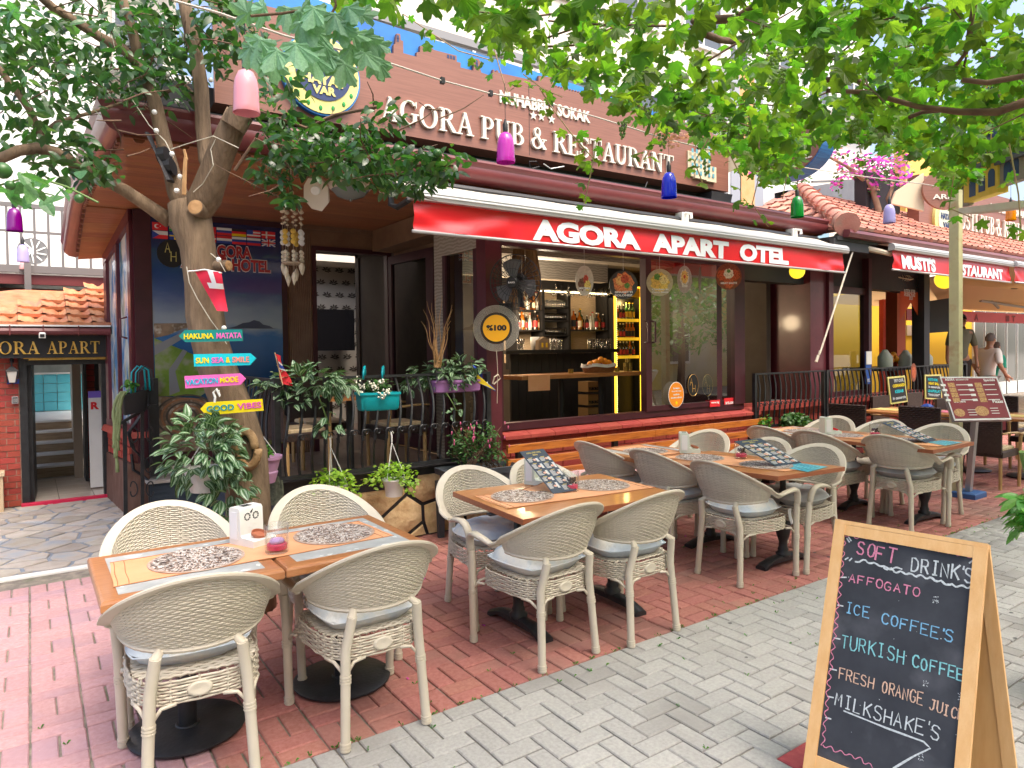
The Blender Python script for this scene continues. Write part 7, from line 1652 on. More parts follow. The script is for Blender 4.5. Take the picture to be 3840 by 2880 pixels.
# ================================================================ pine bench under the bar window
bn=thing('pine_bench','long varnished pine bench with slatted back under the bar window','bench',(5.4,5.05,0))
XB=[3.54,PY(b3(660,560),5.2).x,PY(b3(1225,490),5.2).x,PY(b3(1710,430),5.2).x,7.36]
for(z0,z1)in((.695,.765),(.565,.635),(.435,.505)):
 for i in range(4):q_=MB();q_.bbox(XB[i]+.002,XB[i+1]-.002,5.185,5.215,z0,z1,.003);obj('back_slat',q_,M_BENCH,bn)
for y in(4.78,4.88,4.98,5.08):
 for i in range(4):q_=MB();q_.bbox(XB[i]+.002,XB[i+1]-.002,y-.045,y+.045,.38,.405,.003);obj('seat_slat',q_,M_BENCH,bn)
for x in(3.7,4.9,6.1,7.25):q_=MB();q_.box(x-.03,x+.03,5.22,5.26,0,.76);q_.box(x-.03,x+.03,4.75,4.80,0,.378);q_.box(x-.03,x+.03,4.75,5.22,.33,.379);obj('steel_support',q_,M_BLACK,bn)
for i,(x,lb)in enumerate(((3.72,'pink checked bench pad half hidden by the anthracite trough'),(4.25,'pink checked bench pad behind the upright menu'),(4.72,'pink checked bench pad beside the leftmost third table chair'),(6.0,'yellow pink bench pad behind the third table'))):
 c=cushion_mb(.50,.40,.09,seed=20+i,z0=.40);c.v=[(a+x,d_+4.93,e)for a,d_,e in c.v];obj('bench_cushion',c,M_PINKC if i<3 else pm('yellow_pink_check',(.72,.60,.42),.95),smooth=True,label=lb,cat='cushion',group='bench pads',at=(x,4.93,.4))
# ================================================================ bar interior
def bottle_me(name,gm,cap,label,h=.28,r=.036,neck=.4):
 b=MB();b.lathe([(0,0),(r,0),(r,.005),(r,h*(1-neck)),(r*.85,h*(1-neck)+.02),(r*.36,h*.74),(r*.34,h*.95)],12,mi=0);b.lathe([(r*.40,h*.93),(r*.40,h),(0,h)],10,mi=1);b.lathe([(r*1.02,h*.15),(r*1.02,h*.48)],12,mi=2)
 return b.mesh(name,[gm,cap,label],True)
GB_=[pm('amber_bottle',(.35,.12,.01),.12,coat=.5,trans=.35,tcol=(2.2,1.6,.8)),pm('clear_bottle',(.55,.58,.56),.1,coat=.5,trans=.4,tcol=(1.3,1.3,1.3)),pm('green_bottle',(.02,.10,.03),.12,coat=.5,trans=.3),pm('dark_bottle',(.015,.012,.012),.12,coat=.5),pm('orange_bottle',(.55,.16,.02),.12,coat=.5,trans=.35,tcol=(1.6,1.4,.8))]
LB_=[pm('cream_label',(.65,.58,.42),.6),pm('white_label',(.7,.7,.68),.6),pm('yellow_label',(.7,.45,.03),.6),pm('dark_red_label',(.4,.03,.03),.6),pm('black_label',(.03,.03,.03),.6)]
BO=[bottle_me('bottle',GB_[i],LB_[4-i],LB_[i],.27+.02*(i%3))for i in range(5)]
ORD=['first','second','third','fourth','fifth','sixth','seventh','eighth','ninth','tenth','eleventh','twelfth','thirteenth']
BN_=['amber','clear','green','dark','orange']
def bottle(p,k,where,s_=1.0,i=0):
 o=bpy.data.objects.new('bottle',BO[k]);COL.objects.link(o);o.location=p;o.scale=(s_,)*3;o['org']=tuple(p);tag(o,'%s glass bottle, %s from the left on the %s'%(BN_[k],ORD[i],where),'bottle','bottles on the %s'%where)
GLM=MB().lathe([(.022,0),(.024,.001),(.030,.09),(.029,.09),(.022,.006),(0,.005)],10).mesh('drinking_glass',glass('bar_glass',(.85,.85,.85),.05,2.5),True)
YC,YW=7.3,8.75
cl_,cr_=PY(m3(30,1350),YC).x,PY(m3(870,1350),YC).x;zc=PY(m3(450,1350),YC).z
ct=thing('bar_counter','black bar counter with glasses and cups on its top','bar counter',((cl_+cr_)/2,YC,.44));b=MB();b.bbox(cl_-.1,cr_+.1,YC-.05,YC+.45,zc-.05,zc);obj('counter_top',b,P_BLK,ct)
for i in range(14):x=cl_+(cr_-cl_)*i/14;b=MB();b.bbox(x+.003,x+(cr_-cl_)/14-.003,YC,YC+.03,.44,zc-.052,.002);obj('panel',b,M_DARK,ct)
bs=thing('back_bar','lit back bar shelving filled with bottles and glasses','shelving',(5.6,YW,.44));sx=lambda u:PY(m3(u,1100),YW).x;sz=lambda v:PY(m3(450,v),YW).z
b=MB();b.box(sx(60),sx(860),YW+.25,YW+.28,zc-.2,sz(870));obj('back_panel',b,mat('warm_back_panel',(.55,.42,.30),.7,(.62,.50,.37),3,wave=('Z',14,7,.3)),bs)
for u in(75,290,505,830):b=MB();b.box(sx(u)-.025,sx(u)+.025,YW-.05,YW+.25,zc-.3,sz(870));obj('upright',b,P_BLK,bs)
for(u0,u1,v)in((80,290,1030),(80,290,1190),(300,505,1000),(300,505,1110),(300,505,1230),(510,830,1185)):b=MB();b.box(sx(u0),sx(u1),YW-.05,YW+.24,sz(v)-.02,sz(v));obj('shelf',b,P_BLK,bs)
b=MB();b.box(sx(20),sx(900),YW-.25,YW+.3,sz(870),sz(640));obj('canopy',b,M_DARK,bs)
b=MB();b.box(sx(85),sx(830),YW-.04,YW-.02,sz(878),sz(872));obj('light_strip',b,mat('warm_led',(1,.72,.38),.5,emit=9),bs)
nb_=0
for(u0,u1,v,n,wh,ks)in((95,275,1030,8,'upper left bar shelf',(0,4,0,1)),(95,275,1190,7,'lower left bar shelf',(3,0,4,3,1)),(530,820,1185,13,'lit right bar shelf',(0,4,3,0,2,3,3,1,1,3))):
 for i in range(n):bottle((sx(u0)+(sx(u1)-sx(u0))*(i+.5)/n,YW+.04+rr_.uniform(-.04,.06),sz(v)),ks[i%len(ks)],wh,rr_.uniform(.85,1.15),i)
for(v,rows)in((1000,1),(1110,2),(1230,1)):
 for i in range(9):
  for j in range(rows+1):
   o=bpy.data.objects.new('drinking_glass',GLM);COL.objects.link(o);o.location=(sx(315)+(sx(495)-sx(315))*(i+.5)/9,YW+.0+j*.08,sz(v));o.scale=(1.1,1.1,1.3);tag(o,'plain glass, %s from the left in the %s row of the %s middle shelf'%(ORD[i],('front','back','third')[j],{1000:'upper',1110:'centre',1230:'lower'}[v]),'glass','glasses on the middle bar shelf')
GH=MB().lathe([(.030,0),(.032,-.05),(.020,-.09),(.004,-.10),(.004,-.17),(.028,-.175)][::-1],10).mesh('stemmed_glass',_M['bar_glass'],True)
for i in range(40):
 o=bpy.data.objects.new('stemmed_glass',GH);COL.objects.link(o);o.location=(sx(rr_.uniform(310,820)),YW-rr_.uniform(0,.35),sz(rr_.uniform(885,925))+.02);o.rotation_euler=(math.pi,0,0);tag(o,'stemmed glass hanging upside down under the bar canopy','glass','hanging stemmed glasses')
for i,u in enumerate((110,125,380,410,440,690,710,740,770,800,845)):
 o=bpy.data.objects.new('drinking_glass',GLM);COL.objects.link(o);o.location=(PY(m3(u,1330),YC+.1).x,YC+.1,zc);o.scale=(1.3,1.3,1.6);tag(o,'clear glass standing on the bar counter','glass','glasses on the bar counter')
for(x,z)in((4.3,2.4),(5.3,2.4),(6.0,2.4)):
 ld=bpy.data.lights.new('bar_light','POINT');ld.energy=20;ld.color=(1,.74,.45);ld.shadow_soft_size=.15;lo=bpy.data.objects.new('bar_light',ld);COL.objects.link(lo);lo.location=(x,YW-.45,z-.3)
ld=bpy.data.lights.new('bar_light','POINT');ld.energy=12;ld.color=(1,.85,.65);ld.shadow_soft_size=.2;lo=bpy.data.objects.new('bar_light',ld);COL.objects.link(lo);lo.location=(5.2,6.9,2.6)
cu_=PY(m3(235,1290),YC+.1);b=MB();b.lathe([(0,.0),(.05,.0),(.065,.1),(.06,.17),(.055,.17),(.05,.02)],16,(cu_.x,YC+.1,zc));obj('ceramic_jar',b,M_WHITE,smooth=True,label='white ribbed ceramic jar on the bar counter',cat='jar',at=(cu_.x,YC+.1,zc))
c=PY(m3(302,1300),YC);b=MB();b.prism([(-.09,0),(.09,0),(.09,.12),(.0,.17),(-.09,.12)],(c.x,YC+.05,zc),XD,ZD,-YD,.08);hs=obj('model_house',b,mat('cork_brown',(.22,.15,.09),.8),label='small cork brown model house on the bar counter',cat='ornament',at=(c.x,YC,zc));b=MB();b.box(c.x-.05,c.x-.02,YC-.034,YC-.031,zc+.03,zc+.09);b.box(c.x+.02,c.x+.05,YC-.034,YC-.031,zc+.03,zc+.09);obj('windows',b,LB_[2],hs,kind='stuff')
YFg=8.5;f0,f1,ft,fb_=PY(m3(905,1200),YFg).x,PY(m3(1125,1200),YFg).x,PY(m3(1000,825),YFg).z,.45
fr=thing('drinks_fridge','tall glass front drinks fridge with glowing yellow frame','fridge',((f0+f1)/2,YFg,.44))
b=MB();b.box(f0,f1,YFg+.05,YFg+.2,fb_,fb_+.05);b.box(f0,f0+.06,YFg+.05,YFg+.2,fb_,ft);b.box(f1-.03,f1,YFg+.05,YFg+.2,fb_,ft);b.box(f0,f1,YFg+.17,YFg+.2,fb_,ft);b.box(f0,f1,YFg+.05,YFg+.2,ft-.2,ft);obj('cabinet',b,P_BLK,fr)
M_YLED=mat('yellow_led',(1,.55,.03),.5,emit=1.1);b=MB();b.box(f0,f0+.018,YFg,YFg+.04,fb_,ft);b.box(f1-.02,f1,YFg,YFg+.04,fb_,ft);b.box(f0,f1,YFg,YFg+.04,ft-.02,ft);obj('glowing_frame',b,M_YLED,fr)
b=MB();b.box(f0+.07,f1-.04,YFg+.01,YFg+.04,ft-.17,ft-.03);obj('header_panel',b,pm('fridge_yellow',(.75,.42,.01)),fr)
b=MB()
for k in range(60):z=fb_+.05+k*(ft-fb_-.2)/60;b.ball((f0+.045,YFg+.03,z),.009,5)
obj('led_dots',b,mat('led_dot',(1,.8,.3),.5,emit=2.5),fr,kind='stuff')
for v,kk,sh_ in((1105,(4,3,3,2,2,2),'top fridge shelf'),(1260,(2,3,3,4,4,4),'middle fridge shelf'),(1410,(3,3,3,3,4,3),'bottom fridge shelf')):
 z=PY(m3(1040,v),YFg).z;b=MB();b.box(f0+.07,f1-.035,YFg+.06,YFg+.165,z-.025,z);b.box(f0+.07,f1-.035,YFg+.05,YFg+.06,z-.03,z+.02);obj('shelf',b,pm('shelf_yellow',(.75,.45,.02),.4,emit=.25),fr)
 for i,k in enumerate(kk):bottle((f0+.10+i*(f1-f0-.17)/6+.02,YFg+.10,z+.001),k,sh_,.95,i)
ld=bpy.data.lights.new('fridge_light','POINT');ld.energy=2.2;ld.color=(1,.7,.25);ld.shadow_soft_size=.05;lo=bpy.data.objects.new('fridge_light',ld);COL.objects.link(lo);lo.location=((f0+f1)/2,YFg+.1,ft-.28)
YTb=6.2;t0,t1=PY(m3(125,1565),YTb).x,PY(m3(1165,1550),YTb).x;zt3=PY(m3(600,1560),YTb).z
tb=thing('high_table','long wood topped high table just inside the bar window','table',((t0+t1)/2,YTb,.44));b=MB();b.bbox(t0,t1,YTb,YTb+.5,zt3-.035,zt3+.01);obj('tabletop',b,M_WOODT,tb)
for x in(t0+.75,t1-.55):b=MB();b.tube([(x,YTb+.25,.44),(x,YTb+.25,zt3-.04)],.035,10);b.lathe([(0,.0),(.2,.0),(.05,.04)],14,(x,YTb+.25,.44));b.box(x-.02,x+.02,YTb+.05,YTb+.45,.75,.79);obj('leg',b,P_BLK,tb)
a=PY(m3(178,1560),YTb-.01);c=PY(m3(358,1560),YTb-.01);b=MB();b.box(a.x,c.x,YTb-.012,YTb-.006,zt3-.16,zt3+.012);b.box(a.x,c.x,YTb-.006,YTb+.3,zt3+.011,zt3+.016);obj('table_runner',b,M_RUNNER,label='orange runner hanging over the inner window table',cat='table runner',at=(a.x,YTb,zt3))
c=PY(m3(765,1550),YTb+.2);zb_=zt3+.012;bk=thing('fruit_basket','woven basket lined with white cloth and heaped with oranges on the inner table','basket',(c.x,YTb+.2,zb_));wv=(PY(m3(905,1500),YTb+.2)-PY(m3(640,1500),YTb+.2)).length/2
b=MB()
for r in range(9):
 z=zb_+r*.011;k=.82+.18*r/8;pts=[]
 for i in range(41):a=2*math.pi*i/40;pts.append((c.x+wv*k*math.cos(a)*(1+.012*(1 if(i+r)%2 else-1)),YTb+.2+.12*k*math.sin(a)*(1+.03*(1 if(i+r)%2 else-1)),z))
 b.tube(pts,.006,4,cap=False)
obj('weave',b,mat('wicker_brown',(.35,.16,.06),.6,(.25,.10,.04),30),bk)
b=MB();b.grid(lambda a,c_:(c.x+wv*(1.0+.06*math.sin(a*40)*c_)*math.cos(a*2*math.pi)*(1+.05*c_),YTb+.2+.125*math.sin(a*2*math.pi)*(1+.1*c_),zb_+.105-.04*c_+.008*math.sin(a*31)),60,3);obj('cloth_lining',b,P_WHT,bk,smooth=True)
for i,(dx,dz)in enumerate(((-.75,.10),(-.35,.12),(-.05,.15),(.25,.12),(.5,.11),(-.15,.11),(.1,.12),(.6,.13))):obj('orange',MB().ball((c.x+wv*dx*.9,YTb+.2+(-.05 if i<5 else.05),zb_+dz),.042,12),mat('orange_skin',(.85,.30,.01),.45,bump=.1,bscale=200),smooth=True,label='orange in the cloth lined basket',cat='orange',group='oranges in the basket',at=(c.x+wv*dx*.9,YTb+.2,zb_+dz))
for i,(u,z2)in enumerate(((532,0),(915,0),(990,0),(1020,0),(990,.055),(1020,.055),(1005,.11))):
 p=PY(m3(u,1550),YTb+.2);b=MB();b.lathe([(0,0),(.032,0),(.032,.05),(.028,.05),(.028,.01),(0,.01)],16,(p.x,YTb+.2,zb_+z2));obj('brass_candle_cup',b,mat('brushed_brass',(.60,.45,.12),.3,(.15,.09,.02),14,metal=.8,stretch=(8,8,.5)),smooth='auto',label=('lone brass candle cup at the left of the fruit basket','brass candle cup touching the right end of the fruit basket','bottom left brass candle cup of the stack','bottom right brass candle cup of the stack','middle left brass candle cup of the stack','middle right brass candle cup of the stack','topmost brass candle cup of the stack')[i],cat='candle holder',group='brass candle cups',at=(p.x,YTb+.2,zb_+z2))
for k in range(3):
 p0=PY(b3(675,70+k*110),6.9);p1=PY(b3(762,150+k*110),6.9);cr=thing('beer_crate',('top','middle','bottom')[k]+' cardboard beer crate of the stack under the inner window table','crate',(p0 .x,6.9,p1 .z),group='stacked cardboard crates');b=MB();b.box(p0 .x,p1 .x,6.9,7.1,p1 .z,p0 .z);obj('carton',b,mat('cardboard',(.42,.24,.09),.8),cr);text(cr,'TUBORG',(p0 .x+.01,6.898,p1 .z+.02),XD,ZD,p1 .x-p0 .x-.02,.04,P_BLK,.002,.06)
# ================================================================ fan, record clock, food pictures, strips on the glass
def basis_from(c,n):
 n=V(n).normalized();u=ZD.cross(n).normalized();return V(c),u,n.cross(u),n
FH=PD(m3(70,790),dep((3.62,5.2,2.2))-.05);n=(-_fw*.85-CR*.35+V((0,0,-.15))).normalized();FC,fu,fv,fn_=basis_from(FH-CR*.0,n);FR=.245
fan=thing('wall_fan','large black wall fan with round wire cage above the record sign','fan',FC)
b=MB()
for k in range(30):
 a=2*math.pi*k/30;d0_,d1_=fu*math.cos(a)+fv*math.sin(a),0;b.tube([FC+d0_*.03+fn_*.07,FC+d0_*FR*.6+fn_*.065,FC+d0_*FR+fn_*.0,FC+d0_*FR*.6-fn_*.06,FC+d0_*.04-fn_*.07],.0028,4,cap=False)
for r,h in((FR,0),(FR*.8,.042),(FR*.5,.066),(FR*.8,-.04)):b.tube([FC+(fu*math.cos(2*math.pi*i/36)+fv*math.sin(2*math.pi*i/36))*r+fn_*h for i in range(37)],.003 if h else.006,4,cap=False)
obj('cage',b,M_BLACK,fan)
for k in range(3):
 a0=R_(75+120*k);b=MB();b.grid(lambda i,j:FC+(fu*math.cos(a0+i*.95-.1*j)+fv*math.sin(a0+i*.95-.1*j))*(.04+(FR*.86-.04)*j*(1-.18*abs(i-.5)))+fn_*(.03*(i-.5)),6,6);obj('blade',b,pm('grey_blade',(.13,.13,.135),.4),fan,smooth=True)
b=MB();b.lathe([(0,.085),(.045,.083),(.055,.07),(.05,.03)],20,FC,axis=fn_);obj('hub',b,P_BLK,fan,smooth='auto');text(fan,'RAKS',FC+fn_*.087-fu*.03-fv*.008,fu,fv,.06,.016,M_WHITE,.001,.02)
b=MB();b.lathe([(.06,-.05),(.075,-.08),(.07,-.15),(0,-.16)],14,FC,axis=fn_);pb_=FC-fv*.22-fn_*.08;b.obox(FC-fv*.1-fn_*.12,fu*.02,fv*.14,fn_*.02);b.obox(FC-fv*.26+fu*(-.13)-fn_*.06,fu*.055,fv*.07,fn_*.03);obj('motor',b,P_BLK,fan)
tp=PY(m3(150,520),6.1);b=MB();rt_=random.Random(8)
for k in range(260):
 a=rt_.uniform(0,6.28);r0=.10+.05*rt_.random();L_=rt_.uniform(.3,.55);z1=tp.z+.12-rt_.random()*.25;b.tube([(tp.x+r0*math.cos(a)*.8,6.1+r0*math.sin(a)*.8,z1),(tp.x+r0*math.cos(a)*1.2,6.1+r0*math.sin(a)*1.2,z1-L_)],.004,3,cap=False)
th=obj('thatch_lampshade',b,M_CURTN,label='shaggy dried grass lampshade hanging behind the wall fan',cat='lampshade',at=(tp.x,6.1,tp.z))
RC=PY(m2(2015,1175),5.30);rs=thing('round_hanging_sign','round clear ringed sign with yellow centre reading %100 on the maroon pillar','sign',RC);n=(-_fw).normalized();C_,u_,v_,n_=basis_from(RC,n);R0=88/2612*dep(RC)
def pdisc(r,o_,t,m_,nm,par,N=48,sx_=1.0):return obj(nm,MB().prism([(r*sx_*math.cos(2*math.pi*i/N),r*math.sin(2*math.pi*i/N))for i in range(N)],C_+n_*o_,u_,v_,n_,t),m_,par)
pdisc(R0,0,.004,M_ACRYL,'clear_disc',rs);
for k in range(7):
 r=R0*(.70+.045*k);b=MB();b.tube([C_+n_*.006+(u_*math.cos(2*math.pi*i/48)+v_*math.sin(2*math.pi*i/48))*r for i in range(49)],.0016,4,cap=False);obj('groove',b,pm('pale_groove',(.62,.60,.52),.4),rs)
pdisc(R0*.64,.006,.008,P_BLK,'black_disc',rs);pdisc(R0*.57,.015,.006,pm('amber_disc',(.88,.42,.01),.4),'yellow_disc',rs)
text(rs,'%100',C_+n_*.0215-u_*R0*.42-v_*R0*.11,u_,v_,R0*.86,R0*.25,P_BLK,.002,.06)
b=MB();b.tube([RC-v_*R0*.95,RC-v_*R0*1.8+V((.01,0,0)),RC-v_*R0*3.2],.003,4);b.tube([PY(b2(1985,85),5.3),PY(b2(2000,30),5.28),PY(b2(2030,10),5.28),PY(b2(2050,40),5.3),PY(b2(1995,90),5.3)],.007,5);obj('string',b,mat('cream_string',(.60,.52,.40),.8),rs)
FOOD=[('MEATBALL',m3(645,780),125,.60,(.50,.45,.38),[((-.3,-.25),.42,(.16,.07,.04)),((.15,.1),.28,(.45,.05,.03)),((.35,-.35),.36,(.68,.50,.12))],'oval picture disc of meatballs with chips'),('SPAGETTI|BOLONEZ',m3(968,815),120,.98,(.04,.04,.045),[((0,.12),.72,(.62,.20,.07)),((-.2,.3),.35,(.72,.42,.15)),((.25,-.05),.2,(.10,.25,.05)),((.1,.4),.3,(.5,.08,.04))],'round picture disc of spaghetti bolognese'),('Chicken In|Curry Sauce',m3(1270,795),113,.97,(.42,.38,.24),[((0,.0),.7,(.70,.50,.10)),((-.2,.4),.25,(.10,.25,.05)),((.3,.2),.35,(.75,.60,.25)),((-.3,-.1),.3,(.66,.44,.10))],'round picture disc of chicken in curry sauce'),('SOUP',m3(1475,770),113,.54,(.36,.30,.28),[((0,.1),.62,(.60,.57,.52)),((0,.18),.48,(.72,.45,.12)),((0,.2),.14,(.45,.05,.02))],'narrow oval picture disc of soup'),('MEAT SAUTE',m3(1840,745),110,.98,(.20,.05,.02),[((-.45,.1),.42,(.45,.08,.02)),((.45,.1),.42,(.42,.07,.02)),((0,-.5),.4,(.5,.10,.03)),((0,.2),.38,(.75,.68,.52)),((0,.4),.14,(.08,.25,.04))],'round picture disc of meat saute with rice')]
for fi,(nm,q_,rz_,sxx,base,blobs,lb)in enumerate(FOOD):
 RC=PY(q_,5.28);C_,u_,v_,n_=basis_from(RC,-_fw*(1 if sxx>.9 else.9));R0=rz_*.452/2612*dep(RC)
 t=thing('food_picture_disc',lb+' hanging above the bar window','hanging picture',RC,group='hanging food pictures')
 pdisc(R0,0,.006,mat('food_print_%d'%fi,base,.4,tuple(min(1,c*1.25+.02)for c in base),40),'disc',t,sx_=sxx)
 for bi,((bx_,by_),br_,c_)in enumerate(blobs):
  pts=[(R0*sxx*(bx_+br_*(1+.12*math.sin(i*2.4+fi))*math.cos(2*math.pi*i/18)),R0*(by_+br_*(1+.12*math.cos(i*3.1))*math.sin(2*math.pi*i/18)))for i in range(18)]
  obj('print',MB().prism(pts,C_+n_*(.0065+.0006*bi),u_,v_,n_,.0008),mat('food_print_%d_%d'%(fi,bi),c_,.4,tuple(min(1,x*1.5+.02)for x in c_),55,col3=tuple(x*.35 for x in c_),s3=70),t)
 for li,s_ in enumerate(nm.split('|')):
  W_=R0*sxx*(1.25 if len(s_)>5 else.8);text(t,s_,C_+n_*.012-u_*W_/2-v_*R0*(.58+.22*li),u_,v_,W_,R0*.15,P_WHT,.001,.05)
 b=MB();b.tube([RC+v_*R0,RC+v_*R0+ZD*.25],.0015,3);obj('thread',b,P_WHT,t)
C_,u_,v_,n_=V(PY(b3(1405,178),YF-.01)),XD,ZD,-YD;st=thing('window_sticker','orange oval sticker on the sliding glass','sticker',C_);R0=108*.452/2612*dep(C_)
pdisc(R0,.0,.003,P_WHT,'border',st,sx_=.86);pdisc(R0*.95,.004,.001,P_ORNG,'oval',st,sx_=.86)
for k,s_ in enumerate(('Bu işletme','Alanya Belediyesi','tarafından','dezenfekte edilmiştir')):W_=R0*(.8,1.25,.8,1.45)[k]*.85;text(st,s_.replace('ş','s').replace('ı','i'),C_+n_*.0055-XD*W_/2+ZD*R0*(.45-k*.24),XD,ZD,W_,R0*.13,P_WHT,.001,.03)
pdiscC=C_;C_=C_-ZD*R0*.62;pdisc(R0*.12,.0055,.001,P_YEL,'crest',st)
for u0,nm in((1545,'centre'),(1665,'right')):
 C_=V(PY(b3(u0,98),YF+(.02 if u0<1600 else.05)));rd=92*.452/2612*dep(C_);e=thing('glass_emblem','black scalloped monogram emblem on the sliding glass, %s one'%('left' if u0<1600 else 'right'),'emblem',C_)
 b=MB();b.prism([(rd*.72*(1+.03*(i%2))*math.cos(2*math.pi*i/56),rd*(1+.03*(i%2))*math.sin(2*math.pi*i/56))for i in range(56)],C_,XD,ZD,-YD,.002);obj('disc',b,P_BLK if u0<1600 else M_GLASSD,e)
 b=MB();b.tube([C_-YD*.004+V((rd*.70*math.cos(2*math.pi*i/40),0,rd*.97*math.sin(2*math.pi*i/40)))for i in range(41)],.002,4,cap=False);mbx=strokes('A',C_-YD*.003+V((-rd*.42,0,0)),XD,ZD,rd*.62,r=.0035,W=rd*.5,mb=b);strokes('H',C_-YD*.003+V((-rd*.08,0,-rd*.62)),XD,ZD,rd*.62,r=.0035,W=rd*.5,mb=b);obj('monogram',b,mat('gold_line',(.72,.42,.10),.3,metal=.3),e)
for(q0,q1,s_,yy)in((b3(1683,225),b3(1768,272),'www.ag',YF+.0),(b3(1803,207),b3(1900,270),'art.com',YF+.03)):
 a,c=PY(q0,yy),PY(q1,yy);e=thing('web_address_strip','small red web address strip reading %s low on the glass'%s_,'sticker',a);b=MB();b.box(a.x,c.x,yy-.004,yy-.001,c.z,a.z);obj('strip',b,P_RED,e);text(e,s_,(a.x+.02,yy-.005,c.z+.03),XD,ZD,(c.x-a.x)*.8,(a.z-c.z)*.35,P_WHT,.001,.03)
a,c=PY(m2(990,675),10.0),PY(m2(1068,738),10.0);e=thing('exit_sign','small dark exit sign with running figure inside the hotel door','exit sign',a);b=MB();b.box(a.x,c.x,10,10.03,c.z,a.z);obj('panel',b,P_TEAL if False else pm('dark_teal_print',(.01,.035,.04),.4),e);text(e,'EXIT',(a.x+.02,9.998,c.z+.04),XD,ZD,(c.x-a.x)*.34,.07,P_WHT,.002,.03)
b=MB();k=c.x-a.x;b.ball((a.x+k*.58,9.99,c.z+.19),.018,6);b.tube([(a.x+k*.58,9.99,c.z+.17),(a.x+k*.54,9.99,c.z+.10),(a.x+k*.62,9.99,c.z+.06)],.010,5);b.tube([(a.x+k*.54,9.99,c.z+.10),(a.x+k*.46,9.99,c.z+.05)],.010,5);b.tube([(a.x+k*.70,9.99,c.z+.13),(a.x+k*.92,9.99,c.z+.13)],.008,5);b.tube([(a.x+k*.84,9.99,c.z+.17),(a.x+k*.92,9.99,c.z+.13),(a.x+k*.84,9.99,c.z+.09)],.008,5);obj('running_figure',b,P_WHT,e)
a,c=PY(m2(512,1015),10.6),PY(m2(838,1358),10.6);e=thing('television','black flat television on the patterned wall inside the hotel door','television',a);b=MB();b.bbox(a.x,c.x,10.58,10.65,c.z,a.z);obj('screen',b,pm('tv_black',(.008,.008,.01),.12),e)
a,c=PY(m2(1015,985),10.4),PY(m2(1120,1540),10.4);e=thing('inner_door','pale grey lit door at the back of the hotel room','door',a);b=MB();b.box(a.x,c.x,10.4,10.45,.45,a.z);obj('frame',b,P_BLK,e);b=MB();b.box(a.x+.05,c.x,10.38,10.399,.46,a.z-.06);obj('leaf',b,mat('pale_door',(.55,.62,.62),.5),e);p=PY(m2(1092,1238),10.37);b=MB();b.bbox(p.x-.045,p.x+.045,10.34,10.375,p.z-.05,p.z+.05);obj('fire_button',b,P_RED,e)
WC=PY(m2(320,160),6.3);wc=thing('shell_wind_chime','shell wind chime with coconut cap hanging from the soffit','wind chime',WC);M_SHELL=mat('shell',(.62,.52,.38),.5,(.72,.66,.52),20);M_SHELLY=mat('yellow_shell',(.75,.50,.08),.4)
b=MB();b.lathe([(0,.05),(.06,.04),(.095,.0),(.09,.0)],16,WC);obj('coconut_cap',b,mat('coconut',(.20,.14,.09),.8),wc,smooth=True);b=MB();b.tube([WC+ZD*.05,WC+ZD*.25],.002,4);b.ball(WC+ZD*.12,.022,8);obj('cord',b,M_SHELL,wc)
rw=random.Random(6);px=.452/2612*dep(WC)
for k in range(7):
 a=2*math.pi*k/7;cx_,cy_=WC.x+.085*math.cos(a),WC.y+.085*math.sin(a);b=MB();b.tube([(cx_,cy_,WC.z),(cx_,cy_,WC.z-.62)],.0012,3)
 for(z,r_,sq_)in((-.05,.022,(1,1,.8)),(-.11,.018,(1,1,.6)),(-.16,.016,(1,1,.6))):b.ball((cx_,cy_,WC.z+z),r_,7,sq=sq_)
 obj('shell_strand',b,M_SHELL,wc)
 b=MB();[b.ball((cx_,cy_,WC.z+z),.026,8,sq=(1,.5,1))for z in(-.24,-.285,-.33)];obj('disc_shells',b,M_SHELLY if k in(1,4,5)else P_WHT,wc);b=MB()
 for z in(-.42,-.455,-.49):b.ball((cx_,cy_,WC.z+z),.019,7)
 zc2=WC.z-.56-.05*(k%3);b.lathe([(.004,.06),(.014,.045),(.024,.015),(.020,-.01),(.010,-.04),(.0,-.065)],8,(cx_,cy_,zc2));obj('cone_shell',b,M_SHELL,wc,smooth=True)
b=MB();b.lathe([(0,.0),(.09,.005),(.1,.02),(0,.03)],14,WC-ZD*.53);obj('sandy_disc',b,mat('sandy',(.42,.33,.24),.9,bump=.5),wc)
SP=PY(m2(530,50),5.75);b=MB();C_,u_,v_,n_=basis_from(SP,(-.45,-.85,-.35));b.prism([(-.05,.13),(.05,.13),(.10,.06),(.10,-.07),(.04,-.14),(-.04,-.12),(-.10,-.04),(-.09,.07)],C_,u_,v_,n_,.09);si=obj('alarm_siren',b,mat('yellowed_plastic',(.60,.52,.42),.5),label='yellowed white alarm siren under the soffit',cat='alarm',at=tuple(SP));b=MB();b.lathe([(.0,.10),(.035,.10),(.04,.09)],16,C_+v_*.03,axis=n_);obj('lens',b,M_WHITE,si)
SP=PY(m2(805,30),5.9);b=MB();b.lathe([(.19,.07),(.20,.05),(.17,.02),(0,.02)],28,(SP.x,SP.y,SZ-.075));cl=obj('ceiling_lamp',b,mat('cream_rim',(.66,.60,.50),.5),label='round cream rimmed ceiling lamp on the soffit',cat='ceiling lamp',at=tuple(SP),smooth=True);b=MB();b.lathe([(.165,.018),(.12,-.035),(.05,-.06),(0,-.065)],28,(SP.x,SP.y,SZ-.075));b.ball((SP.x,SP.y,SZ-.145),.012,8);obj('shade',b,pm('grey_lamp_glass',(.22,.26,.26),.25),cl,smooth=True)
